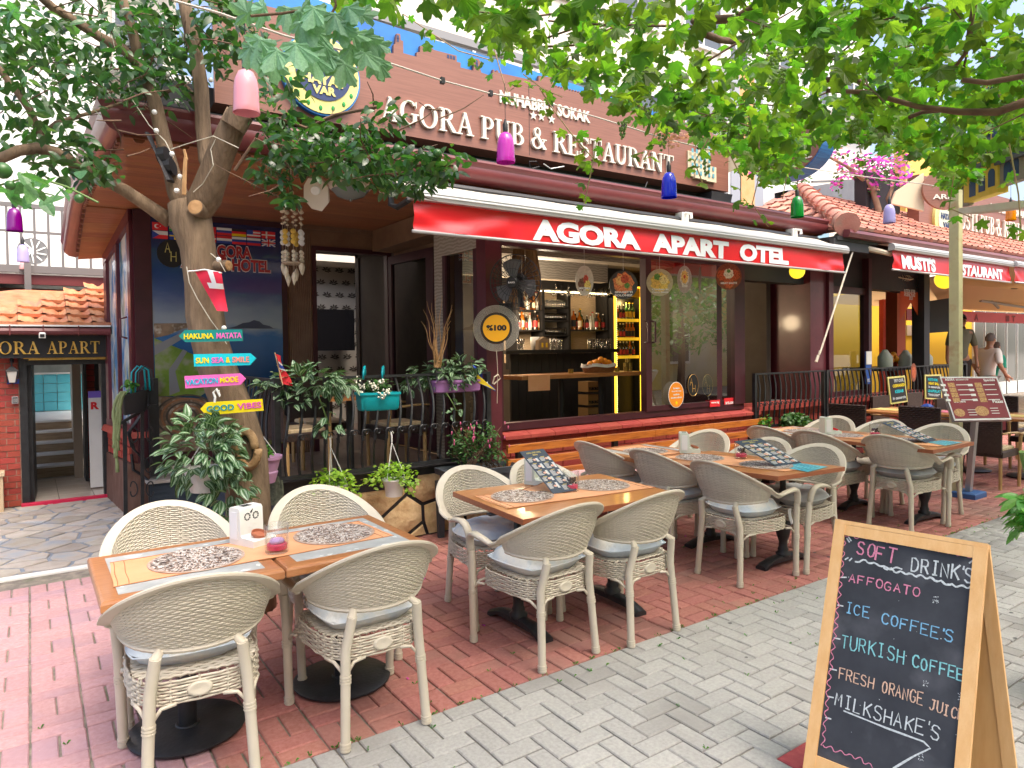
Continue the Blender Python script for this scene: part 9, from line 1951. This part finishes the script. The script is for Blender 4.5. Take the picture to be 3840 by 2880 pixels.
for k in range(24):
 a_=2*math.pi*k/24;d_=V((math.cos(a_)*.30,math.sin(a_)*.16,.07*math.sin(a_)));b.tube([c+V((0,0,.05)),c+d_*.7+V((0,0,.045)),c+d_,c+d_*.7-V((0,0,.045)),c-V((0,0,.05))],.004,4,cap=False)
b.tube([c+V((math.cos(i*.26)*.30,math.sin(i*.26)*.16,.07*math.sin(i*.26)))for i in range(25)],.009,5);obj('cage',b,M_CREAMP,t);b=MB();b.ball(c,.07,10);b.tube([c,c+V((.2,.1,-.05)),c+V((.3,.2,.1))],.03,8);obj('motor',b,M_PLW,t)
bp=[PY(m4(*q_),5.7)for q_ in((1215,740),(1355,735),(1355,1112),(1275,958),(1185,1108),(1190,800))];t=thing('fabric_banner','orange swallow tailed cloth banner with small lettering','banner',bp[0]);b=MB();b.add([tuple(p)for p in bp]+[tuple(p+V((0,.01,0)))for p in bp],[(0,5,4,3),(0,3,2,1),(6,9,10,11),(6,7,8,9)]);obj('cloth',b,mat('orange_red_cloth',(.60,.085,.02),.8),t)
for k,s_ in enumerate(('ELITEDIL ESTRE','HYGIENIC PLACE','2021')):
 a=PY(m4(1218+(40 if k==2 else 0),878+k*30),5.69);text(t,s_,a,XD,ZD,(.36,.36,.12)[k],.055,P_WHT,.002)
a,c=PY(m4(1350,1220),6.4),PY(m4(1555,930),6.4);b=MB();b.hexa([(a.x,6.4,a.z),(c.x,6.15,a.z+.05),(c.x,6.2,a.z+.05),(a.x,6.45,a.z),(a.x,6.4,c.z-.1),(c.x,6.15,c.z+.02),(c.x,6.2,c.z+.02),(a.x,6.45,c.z-.1)]);obj('television',b,P_BLK,label='large black television seen edge on under the neighbouring awning',cat='television',at=(a.x,6.4,a.z))
TB=thing('terrace_tent','cream fabric tent ceiling with far red valance beyond the dark post','awning',(16,7,0));YV=7.2
b=MB();p=[PY(m4(1400,790),5.9),PY(m4(2700,900),5.9),PY(m4(2700,1060),YV),PY(m4(1540,1010),YV)];b.add([tuple(x)for x in p],[(0,1,2,3)]);b.add([(14.2,9,2.6),(26,9,2.6),(26,5,3.1),(14.2,5,3.1)],[(0,1,2,3)]);obj('tent_fabric',b,mat('tent_cream',(.72,.52,.30),.8,trans=.3,tcol=(1.1,1,.85)),TB)
b=MB();a,c=PY(m4(1555,1165),YV),PY(m4(2700,1130),YV);z1=PY(m4(1850,1040),YV).z;z0=PY(m4(1850,1125),YV).z;b.box(PY(m4(1240,1100),YV).x,c.x,YV,YV+.02,z0,z1);obj('far_valance',b,M_RED,TB)
for s_,u in(('A',1800),('T',2110),('I',2060)):
 a=PY(m4(u,1110),YV);text(TB,s_,(a.x,YV-.002,z0+.04),XD,ZD,.2,(z1-z0)*.6,mat('dark_red_letter',(.20,.01,.01),.6),.004,.05)
for pts in([(1850,945),(2212,820),(2300,800)],[(1850,945),(2212,1000),(2300,1010)],[(1850,860),(2000,1005)]):b=MB();b.tube([PY(m4(*q_),6.6)for q_ in pts],.03,6);obj('awning_arm',b,mat('grey_arm',(.30,.27,.24),.5),TB)
YW2=9.5;W2=thing('yellow_building','bright yellow walled building with glass shopfront across the side street','building',(20,YW2,0));b=MB();b.box(PY(m4(1235,1300),YW2).x,PY(m4(1780,1300),YW2).x,YW2,YW2+.3,0,3.2);b.box(14.3,36,YW2+.3,YW2+.5,0,3.2);obj('wall',b,P_YELW,W2)
for k in range(5):
 x0_=PY(m4(1780+k*90,1300),YW2).x;x1_=PY(m4(1870+k*90,1300),YW2).x;b=MB();b.box(x0_,x0_+.08,YW2-.05,YW2,0,2.9);b.box(x1_-.001,x1_+.05,YW2-.05,YW2,0,2.9);b.box(x0_,x1_,YW2-.05,YW2,2.8,2.9);b.box(x0_,x1_,YW2-.05,YW2,0,.4);fo=obj('shop_window',b,M_PLW,W2);b=MB();b.add([(x0_,YW2-.02,.4),(x1_,YW2-.02,.4),(x1_,YW2-.02,2.8),(x0_,YW2-.02,2.8)],[(0,1,2,3)]);obj('pane',b,pm('shop_glass',(.16,.17,.16),.08,coat=.5),fo)
b=MB();a=PY(m4(1240,1235),9.45);c=PY(m4(1300,1150),9.45);b.box(a.x,c.x,9.44,9.49,a.z,c.z);obj('meter_box',b,pm('meter_grey',(.35,.28,.2)),W2)
b=MB();b.hexa([PY(zG(*q_),y_)for q_,y_ in(((760,380),8.0),((1240,560),8.0),((1250,560),8.6),((770,380),8.6),((750,350),8.0),((1245,270),8.0),((1255,270),8.6),((760,350),8.6))]);
P8=[PY(zG(750,352),8.2),PY(zG(1240,272),8.2),PY(zG(1240,600),8.2),PY(zG(750,600),8.2)];b=MB();b.add([tuple(p)for p in P8]+[tuple(p+V((.0,.3,0)))for p in P8],[(0,3,2,1),(4,5,6,7),(0,1,5,4),(1,2,6,5)]);obj('parapet_wall',b,mat('slate_grey_render',(.15,.155,.175),.8,(.19,.195,.21),3,bump=.2),label='slate grey rendered parapet wall behind the tiled hip roof',cat='wall',at=tuple(P8[3]))
PB_=thing('striped_building','white building with orange and grey painted pilasters behind the end of the long sign','building',(9.5,8.6,0))
for(u0_,u1_,m_)in((385,400,M_WHITEW),(400,455,mat('grey_pilaster',(.36,.38,.42),.8)),(455,545,mat('orange_render',(.72,.36,.14),.85,(.76,.42,.2),6,bump=.3)),(545,600,_M['grey_pilaster']),(600,800,M_WHITEW)):
 a,c=PY(zG(u0_,300),8.6),PY(zG(u1_,300),8.6);b=MB();b.box(a.x,c.x,8.6+(.02 if m_ is M_WHITEW else 0),9.2,0,7);obj('wall',b,m_,PB_)
a=PY(zG(800,250),11.5);b=MB();b.box(a.x,26,11.5,12,0,7.5);wb=obj('wall',b,M_WHITEW,PB_)
for k in range(6):
 x=a.x+.8+k*1.3;b=MB();b.box(x,x+.75,11.42,11.5,4.6,6.2);wo_=obj('window',b,M_WHITE,PB_);b=MB();b.box(x+.06,x+.69,11.40,11.419,4.66,6.14);obj('pane',b,pm('sky_blue_pane',(.25,.45,.62),.1),wo_)
b=MB();p0,p1=PY(zG(900,300),9.6),PY(zG(1140,185),9.6);
for dz in(0,.22,.44):b.beam(p0-ZD*dz,p1-ZD*dz+XD*3,.05,.05)
obj('terrace_rail',b,_M['grey_steel'],PB_)
b=MB();a,c=PY(zG(1480,420),9.0),PY(zG(1640,110),9.0);b.box(a.x,c.x+1,9.0,9.3,a.z-1,c.z);obj('wall',b,mat('warm_orange_wall',(.85,.50,.12),.8),PB_)
# ================================================================ dark wicker terrace furniture
def dark_chair():
 r=local_thing('wicker_chair','x','chair');b=MB()
 for i in range(22):
  z=.40+i*.023;b.tube([(-.235+.47*j/16,-.22-.06*(z-.4)+.004*(1 if(i+j)%2 else-1),z)for j in range(17)],.0115,4,cap=False)
 b.box(-.235,.235,-.225-.02,-.205-.01,.4,.89);obj('woven_back',b,M_DWICK,r)
 b=MB();b.bbox(-.24,.24,-.22,.24,.36,.43,.01)
 for i in range(6):b.tube([(-.242,-.2+.44*j/14+0,.365+i*.012+(.003 if(i+j)%2 else 0))for j in range(15)],.006,4,cap=False);b.tube([(-.22+.44*j/14,.242,.365+i*.012)for j in range(15)],.006,4,cap=False)
 obj('seat',b,M_DWICK,r)
 for s_ in(-1,1):
  b=MB();b.tube([(s_*.21,-.20,.0),(s_*.21,-.20,.36)],.019,8);obj('leg',b,M_BAMB,r);b=MB();b.tube([(s_*.245,.21,0),(s_*.25,.215,.40),(s_*.265,.20,.60)],.019,8);obj('leg',b,M_BAMB,r)
  b=MB();b.tube([(s_*.265,.22,.60),(s_*.265,.10,.625),(s_*.255,-.10,.635),(s_*.245,-.235,.63)],[.022,.026,.024,.02],8,flat=.5);obj('arm',b,M_BAMB,r,smooth=True)
 b=MB();b.bbox(-.2,.2,-.18,.2,.431,.465,.012);obj('seat_pad',b,mat('striped_pad',(.55,.40,.22),.9,(.75,.62,.42),3,stretch=(1,9,1)),r);return r
DC0=dark_chair();fd=True
for(x,y,rz,lb)in((9.04,3.46,-H_,'dark brown wicker chair with bamboo legs right behind the menu lectern'),(8.70,4.80,-H_,'dark brown wicker chair nearest the far railing, left of the yellow table'),(8.95,4.05,-H_,'dark brown wicker chair behind the far beige armchairs, left of the lectern'),(10.2,5.05,math.pi,'dark wicker chair facing out from under the small chalk boards'),(11.2,5.05,math.pi,'dark wicker chair below the right chalk board'),(10.3,4.25,math.pi+.1,'dark wicker chair beyond the blue dispenser'),(10.7,3.5,H_,'dark wicker chair seen at the right edge behind the lectern'),(11.6,4.2,-H_,'dark wicker chair furthest along the neighbouring terrace')):
 o=DC0 if fd else copy_tree(DC0);fd=False;o.location=(x,y,.001);o.rotation_euler=(0,0,rz);o['label']=lb;o['group']='dark wicker chairs'
for(x,y,rz,lb)in((2.05,6.55,-H_+.2,'dark wicker chair on the porch behind the black railing planter'),(3.05,6.45,H_,'dark wicker chair on the porch behind the magenta planter'),(2.5,7.2,math.pi,'dark wicker chair on the porch in front of the hotel door')):
 o=copy_tree(DC0);o.location=(x,y,.466);o.rotation_euler=(0,0,rz);o['label']=lb;o['group']='dark wicker chairs'
t=thing('table','dark pedestal table on the porch behind the railing','table',(2.55,6.45,.466));b=MB();b.bbox(2.22,2.88,6.15,6.75,1.18,1.21);obj('tabletop',b,M_WOODT,t);b=MB();b.tube([(2.55,6.45,.47),(2.55,6.45,1.18)],.035,10);b.lathe([(0,0),(.2,0),(.05,.03)],16,(2.55,6.45,.467));obj('pedestal',b,M_BLACK,t)
for i,(x,y,m_,lb)in enumerate(((9.75,4.75,pm('mustard_cloth',(.62,.46,.16),.9),'terrace table with mustard cloth below the first chalk board'),(9.95,4.0,pm('pink_cloth',(.66,.18,.26),.9),'terrace table with pink cloth behind the lectern'),(9.95,3.35,pm('mustard_cloth',(.62,.46,.16),.9),'terrace table with mustard cloth at the right edge'))):
 t=thing('table',lb,'table',(x,y,0));b=MB();b.bbox(x-.45,x+.45,y-.35,y+.35,.715,.745);obj('tabletop',b,M_WOODT,t);b=MB();b.box(x-.2,x+.12,y-.352,y+.352,.746,.750);b.box(x-.2,x+.12,y-.356,y-.352,.55,.75);obj('cloth',b,m_,t);round_pedestal(t,x,y)
c=V((9.35,4.25,.75));t=thing('dispenser','blue and white salt dispenser on the neighbouring terrace table','dispenser',c);b=MB();b.bbox(c.x-.06,c.x+.06,c.y-.05,c.y+.05,.75,.88,.03);obj('body',b,pm('cobalt_plastic',(.02,.06,.30)),t);b=MB();b.bbox(c.x-.045,c.x+.02,c.y-.054,c.y-.050,.76,.83);obj('front',b,M_PLW,t)
for(q0,q1,q2,q3,lines,lb)in((b4(1072,32),b4(1215,18),b4(1240,235),b4(1098,258),[('TRY OUR...',.80,.7,CW),('OSMANISH',.60,.85,P_YEL),('KEBAB',.36,.55,P_CYAN),('in casserole',.10,.85,CW)],'left small chalk board advertising osmanish kebab on the railing'),(b4(1382,12),b4(1518,8),b4(1525,220),b4(1385,212),[("MUSTI'S HOMEMADE",.80,.9,P_CYAN),('MEAT BALLS',.62,.8,P_YEL),('in casserole!',.46,.8,CW),('LIHAPULLAT',.26,.85,P_CYAN),('"PANNUSSA"*',.08,.8,CW)],'right small chalk board advertising meat balls on the railing')):
 yy=5.28;P_=[PY(x_,yy)for x_ in(q3,q2,q1,q0)];t=thing('chalk_menu_board',lb,'chalk board',P_[0],group='small chalk boards');b=MB();b.hexa([p-V((0,0,0))for p in P_]+[p-YD*.015 for p in P_]);obj('frame',b,M_GOLDP,t)
 c=sum(P_,V((0,0,0)))/4;In=[c+(p-c)*.88-YD*.016 for p in P_];b=MB();b.hexa(In+[p-YD*.002 for p in In]);obj('slate',b,P_BLK,t);U1=(In[1]-In[0]);W_=U1 .length;U1 .normalize();Hh=(In[3]-In[0]).length;V1=-(U1 .cross(YD)).normalized();V1=V1 if V1 .z>0 else-V1
 for s_,fy,fw_,m_ in lines:text(t,s_,In[0]+V1*Hh*fy+U1*W_*(.5-fw_/2)-YD*.0025,U1,V1,W_*fw_,Hh*.13,m_,.001,.03)
C_,u_,v_,n_=V(PY(b4(1290,0),5.25)),XD,ZD,-YD;t=thing('food_picture_disc','small oval picture disc of food hanging between the two chalk boards','hanging picture',C_);C_=V(PY(zG(1527,1480),5.25));pdisc(.14,0,.006,_M['food_print_4'],'disc',t,sx_=.62);pdisc(.09,.007,.001,_M['food_print_4_0'],'print',t,sx_=.62)
for i,u in enumerate((1060,1230,1395)):
 c=PY(m4(u,1500),6.0);b=MB();h=.30;b.lathe([(0,0),(.11,0),(.115,.02),(.115,h*.6),(.06,h*.85),(.035,h),(0,h)],16,c);obj('sauce_jug',b,mat('jug_plastic',(.55,.60,.52),.35,trans=.3,tcol=(1,1,1)),smooth=True,label='translucent jug with green cap on the neighbouring counter, %s of three'%('left','middle','right')[i],cat='jug',group='translucent jugs',at=tuple(c))
for i,(u,v)in enumerate(((1105,1415),(1150,1430),(1128,1395),(1180,1450),(1110,1440))):c=PY(m4(u,v),6.1);obj('orange',MB().ball(c,.055,10),_M['orange_skin'],smooth=True,label='orange in the small heap on the neighbouring counter',cat='orange',group='oranges on the neighbouring counter',at=tuple(c))
a=PY(m4(950,1505),6.0);c=PY(m4(1640,1505),6.0);b=MB();b.box(a.x,c.x,5.85,6.5,a.z-.05,a.z);obj('counter',b,P_BLK,label='dark counter carrying jugs and oranges inside the neighbouring restaurant',cat='counter',at=(a.x,6,a.z))
a,c=PY(zG(1225,1350),5.58),PY(zG(1258,1550),5.58);b=MB();b.box(a.x,c.x,5.56,5.575,c.z,a.z);cs=obj('card_sticker',b,pm('visa_blue',(.03,.10,.40)),label='tall blue and white payment sticker on the neighbouring glass',cat='sticker',at=tuple(a));b=MB();b.box(a.x,c.x,5.55,5.559,(a.z+c.z)/2+.05,a.z);obj('white_half',b,M_WHITE,cs);text(cs,'VISA',(a.x+.02,5.553,c.z+.03),XD,ZD,(c.x-a.x)*.8,.05,P_WHT,.002)
a,c=PY(zG(808,1412),5.9),PY(zG(862,1460),5.9);b=MB();b.box(a.x,c.x,5.88,5.9,c.z,a.z);obj('green_sticker',b,P_GREEN,label='green award sticker on the glass behind the first terrace railing',cat='sticker',at=tuple(a))
a,c=PY(zG(512,1240),7.4),PY(zG(570,1360),7.4);t=thing('wooden_plaque','pinkish wooden plaque reading life is a funny ride','plaque',a)
for k in range(3):b=MB();b.box(a.x+(c.x-a.x)*k/3,a.x+(c.x-a.x)*(k+.94)/3,7.38,7.4,c.z,a.z);obj('board',b,mat('salmon_wood',(.58,.30,.20),.7),t)
for k,s_ in enumerate(('life is a','funny','the ride')):text(t,s_,(a.x+.02,7.375,a.z-.12-k*.18),XD,ZD,(c.x-a.x)*.8,.07,P_BLK,.002)
b=MB();a,c=PY(zG(575,1000),6.6),PY(zG(625,1650),6.6);b.box(a.x,c.x,6.6,6.9,.4,3.0);b.box(PY(zG(625,1),8.0).x,8.9,8.0,8.3,1.45,1.5);obj('grey_pier',b,mat('grey_pier_render',(.16,.16,.17),.8),NB)
for i in range(9):
 o=bpy.data.objects.new('drinking_glass',GLM);COL.objects.link(o);o.location=(PY(zG(640+i*12,1310),8.1).x,8.1,1.5);o.scale=(1.4,1.4,1.8);tag(o,'glass on the shelf deep inside the recess right of the sliding windows','glass','glasses on the recess shelf')
# ================================================================ people
def person(label,base,h,yaw,skin,hair,shirt,trouser,armpose,bald=False,lean=0.0,hands=True):
 t=thing('person',label,'person',base);s=h/1.75;rot=Matrix.Rotation(yaw,3,'Z');B0=V(base)
 def W(x,y,z):return tuple(B0-V(base)+rot@V((x*s,(y+lean*max(0,z-.9))*s,z*s)))
 def skin_mesh(name,verts,edges,mat_,sub=2):
  me=bpy.data.meshes.new(name);me.from_pydata([W(*v[:3])for v in verts],edges,[]);me.materials.append(mat_)
  o=bpy.data.objects.new(name,me);COL.objects.link(o);md=o.modifiers.new('s','SKIN');md.use_smooth_shade=True
  for i,v in enumerate(verts):me.skin_vertices[0].data[i].radius=(v[3]*s,(v[4]if len(v)>4 else v[3])*s)
  me.skin_vertices[0].data[0].use_root=True
  sb_=o.modifiers.new('u','SUBSURF');sb_.levels=sub;sb_.render_levels=sub
  dg=bpy.context.evaluated_depsgraph_get();dg.update();m2_=bpy.data.meshes.new_from_object(o.evaluated_get(dg));m2_.name=name
  bpy.data.objects.remove(o);m2_.polygons.foreach_set('use_smooth',[True]*len(m2_.polygons));o=bpy.data.objects.new(name,m2_);COL.objects.link(o);o.parent=t;o['org']=(0,0,0);return o
 aL,aR=armpose
 body=[(0,0,.95,.10,.08),(0,0,1.15,.10,.075),(0,.0,1.36,.13,.08),(0,0,1.46,.07,.06),(0,.01,1.54,.05,.05),(0,.02,1.60,.07,.085),(0,.015,1.69,.075,.095),(.19,0,1.42,.06,.06),aL[0]+(.045,),aL[1]+(.03,),aL[2]+(.035,),(-.19,0,1.42,.06,.06),aR[0]+(.045,),aR[1]+(.03,),aR[2]+(.035,),(.09,0,.85,.10,.10),(.10,.02,.48,.065,.065),(.10,-.01,.09,.045,.045),(.10,.12,.03,.04,.03),(-.09,0,.85,.10,.10),(-.10,-.02,.48,.065,.065),(-.10,-.03,.09,.045,.045),(-.10,.10,.03,.04,.03)]
 ed=[(0,1),(1,2),(2,3),(3,4),(4,5),(5,6),(2,7),(7,8),(8,9),(9,10),(2,11),(11,12),(12,13),(13,14),(0,15),(15,16),(16,17),(17,18),(0,19),(19,20),(20,21),(21,22)]
 skin_mesh('body',body,ed,skin)
 e8=tuple(.5*(a+b_)for a,b_ in zip((.19,0,1.42),aL[0]));e9=tuple(.5*(a+b_)for a,b_ in zip((-.19,0,1.42),aR[0]))
 sh=[(0,0,.86,.165,.125),(0,0,1.15,.16,.115),(0,0,1.36,.185,.115),(0,0,1.46,.085,.075),(.195,0,1.42,.075,.075),e8+(.072,),aL[0]+(.062,),(-.195,0,1.42,.075,.075),e9+(.072,),aR[0]+(.062,)]
 skin_mesh('shirt',sh,[(0,1),(1,2),(2,3),(2,4),(4,5),(5,6),(2,7),(7,8),(8,9)],shirt)
 tr=[(0,0,.97,.155,.115),(.095,0,.85,.115,.115),(.10,.02,.48,.085,.085),(.10,-.01,.10,.07,.07),(-.095,0,.85,.115,.115),(-.10,-.02,.48,.085,.085),(-.10,-.03,.10,.07,.07)]
 skin_mesh('trousers',tr,[(0,1),(1,2),(2,3),(0,4),(4,5),(5,6)],trouser)
 b=MB();g=org_of(t)
 def WW(x,y,z):return tuple(V(base)+rot@V((x*s,(y+lean*max(0,z-.9))*s,z*s)))
 def hf(a,c_):th=math.pi*(.02+.62*c_);ph=2*math.pi*a;front=max(0,math.sin(ph));th*=1-.38*front;return WW(.083*math.sin(th)*math.cos(ph),.005+.103*math.sin(th)*math.sin(ph),1.665+.115*math.cos(th))
 b.grid(hf,20,10);obj('hair',b,hair,t,smooth=True)
 b=MB();b.tube([WW(0,.095,1.67),WW(0,.125,1.625),WW(0,.10,1.61)],[.010*s,.017*s,.012*s],6);
 for s_ in(-1,1):b.ball(WW(s_*.083,.01,1.645),.026*s,8,sq=(.45,.7,1.1))
 obj('face_features',b,skin,t,smooth=True);b=MB();[b.ball(WW(s_*.032,.098,1.66),.009*s,6)for s_ in(-1,1)];obj('eyes',b,P_BLK,t);b=MB();b.tube([WW(-.025,.098,1.575),WW(0,.106,1.573),WW(.025,.098,1.575)],.006*s,5);obj('mouth',b,pm('lip',(.35,.12,.10)),t)
 b=MB()
 for hnd,el in((aL[2],aL[1]),(aR[2],aR[1])):
  d=(V(hnd)-V(el)).normalized();sd2=d.cross(V((0,1,0))).normalized()
  for k in range(4):p0_=V(hnd)+d*.03+sd2*(-.027+.018*k);b.tube([WW(*p0_),WW(*(p0_+d*.045)),WW(*(p0_+d*(.075-.008*abs(k-1.5))+V((0,.012,0))))],[.010*s,.009*s,.007*s],5)
  p0_=V(hnd)+V((0,.03,0));b.tube([WW(*p0_),WW(*(p0_+d*.03+V((0,.025,0))))],[.011*s,.009*s],5)
 obj('fingers',b,skin,t,smooth=True)
 b=MB();[b.ball(WW(s_*.10,.06,.035),.05*s,8,sq=(.9,2.4,.8))for s_ in(-1,1)];obj('shoes',b,P_BLK,t,smooth=True)
 return t
SK,SK2=pm('tanned_skin',(.42,.22,.14),.5),pm('pale_skin',(.55,.33,.24),.5)
mx=PY(m4(1905,1225),6.0);zh=mx.z
pose=(((.30,-.05,1.16),(.30,.12,.96),(.26,.26,.90)),((-.30,-.04,1.16),(-.28,.10,.95),(-.22,.22,.88)))
person('grey haired man in a white polo shirt standing side on at the far terrace',(mx.x,6.0,zh-1.77),1.77,R_(-112),SK,pm('grey_hair',(.16,.15,.14),.8),mat('white_polo',(.74,.72,.68),.9,bump=.2,bscale=20),pm('grey_trousers',(.22,.22,.23),.9),pose,lean=.10)
person('person in a green top bending beyond the white shirted man',(mx.x+.75,6.25,zh-1.77),1.60,R_(-100),SK2,pm('brown_hair',(.08,.045,.03),.7),mat('green_top',(.02,.28,.18),.9,bump=.2,bscale=20),P_BLK,pose,lean=.32)
px=PY(m4(1690,1065),6.3);person('dark haired man in a tan shirt standing half behind the yellow pole',(px.x,6.3,px.z-1.80),1.80,R_(150),SK,pm('black_hair',(.015,.012,.01),.7),mat('tan_shirt',(.16,.17,.12),.95,bump=.2,bscale=20),P_BLK,(((.28,.02,1.14),(.30,.02,.90),(.28,.08,.72)),((-.28,.02,1.14),(-.30,.02,.90),(-.28,.08,.72))))
# ================================================================ across the street (behind the camera; seen in the glass)
XS=thing('opposite_house','pale yellow house across the street, mirrored in the window panes','building',(6,-7,0));b=MB();b.box(-12,30,-9,-8,0,7);obj('wall',b,mat('pale_yellow_house',(.62,.55,.40),.85,(.55,.42,.10),.4),XS)
for k in range(9):b=MB();b.box(-9+k*4.2,-7.6+k*4.2,-7.98,-7.9,1.0,2.6);fo=obj('window',b,M_WHITE,XS);b=MB();b.box(-8.9+k*4.2,-7.7+k*4.2,-7.9,-7.88,1.1,2.5);obj('pane',b,pm('dark_pane',(.05,.06,.06),.1),fo)
for k,(x,y)in enumerate(((10.5,-2.2),(14,-3.6),(17.5,-4.6),(7.5,-4.5),(22,-5.5))):
 t=thing('street_tree','leafy street tree across the road, number unseen'.replace(', number unseen',' mirrored in the glass'),'tree',(x,y,0),group='street trees across the road');b=MB();b.tube([(x,y,0),(x+.1,y,1.5),(x-.1,y+.1,3.2)],[.14,.11,.07],8);obj('trunk',b,M_BARK,t);xf=[]
 for i in range(900):
  while True:
   a,c,e=rl.uniform(-1,1),rl.uniform(-1,1),rl.uniform(-1,1)
   if a*a+c*c+e*e<1:break
  xf.append(M4((x+a*1.9,y+c*1.5,3.0+e*1.7),orient(rdir(.3)),rl.uniform(.16,.3)))
 o=bpy.data.objects.new('crown',fast_mesh('crown',LS.v,LS.f,[M4((m_[0,3]-x,m_[1,3]-y,m_[2,3]),Matrix(m_[:3,:3].tolist()),1)for m_ in xf],M_SHRUBL));COL.objects.link(o);o.parent=t;o['kind']='stuff'
# ================================================================ weeds and litter in the joints
b=MB();rg_=random.Random(31)
for k in range(260):
 if rg_.random()<.6:x,y=rg_.uniform(.6,7.5),BY+rg_.gauss(0,.05)
 else:x,y=rg_.uniform(0,7),rg_.uniform(1.2,5.2)
 x=round(x/.1)*.1+rg_.uniform(-.006,.006)if rg_.random()<.5 else x;y=BY+round((y-BY)/.1)*.1+rg_.uniform(-.006,.006)
 for j in range(rg_.randint(2,6)):a=rg_.uniform(0,6.28);L_=rg_.uniform(.006,.02);b.add([(x,y,-.004),(x+L_*math.cos(a)*.5-.002,y+L_*math.sin(a)*.5,L_*.8),(x+L_*math.cos(a),y+L_*math.sin(a),L_*.6)],[(0,1,2)])
obj('joint_weeds',b,M_SHRUBL,label='tiny green weeds growing in the paving joints',cat='weeds',kind='stuff')
b=MB()
for k in range(500):
 x,y=rg_.uniform(-.2,8),rg_.uniform(1.0,5.2);L_=rg_.uniform(.002,.006);a=rg_.uniform(0,6.28);b.add([(x,y,.0035),(x+L_*math.cos(a),y+L_*math.sin(a),.006),(x-L_*math.sin(a)*.6,y+L_*math.cos(a)*.6,.004)],[(0,1,2)])
obj('litter_specks',b,mat('dry_petal',(.55,.48,.36),.9),label='dry specks of blossom and grit scattered over the paving',cat='litter',kind='stuff')
b=MB()
for k in range(22):
 p=PZ(zE(1025,1280))if k==0 else V((rg_.uniform(0,6),rg_.uniform(1.3,5),0));s2=rg_.uniform(.008,.018);a=rg_.uniform(0,6);b.add([p+V((s2*math.cos(a),s2*math.sin(a),.006)),p+V((s2*math.cos(a+1.6),s2*math.sin(a+1.6),.012)),p+V((s2*math.cos(a+3.1),s2*math.sin(a+3.1),.005)),p+V((s2*math.cos(a+4.7),s2*math.sin(a+4.7),.003))],[(0,1,2,3)])
obj('fallen_petals',b,M_PINKF,label='fallen magenta petals scattered on the paving',cat='petals',kind='stuff')
for k in range(14):
 x,y=rg_.uniform(1.0,5.5),rg_.uniform(1.2,3.4);r_=rg_.uniform(.008,.018);b=MB();b.prism([(r_*(1+.2*math.sin(i*2.3+k))*math.cos(i*.63),r_*.8*(1+.2*math.cos(i*1.7))*math.sin(i*.63))for i in range(10)],(x,y,.0012),XD,YD,ZD,.0006);obj('gum_spot',b,pm('gum_grey',(.10,.10,.10),.9),street)
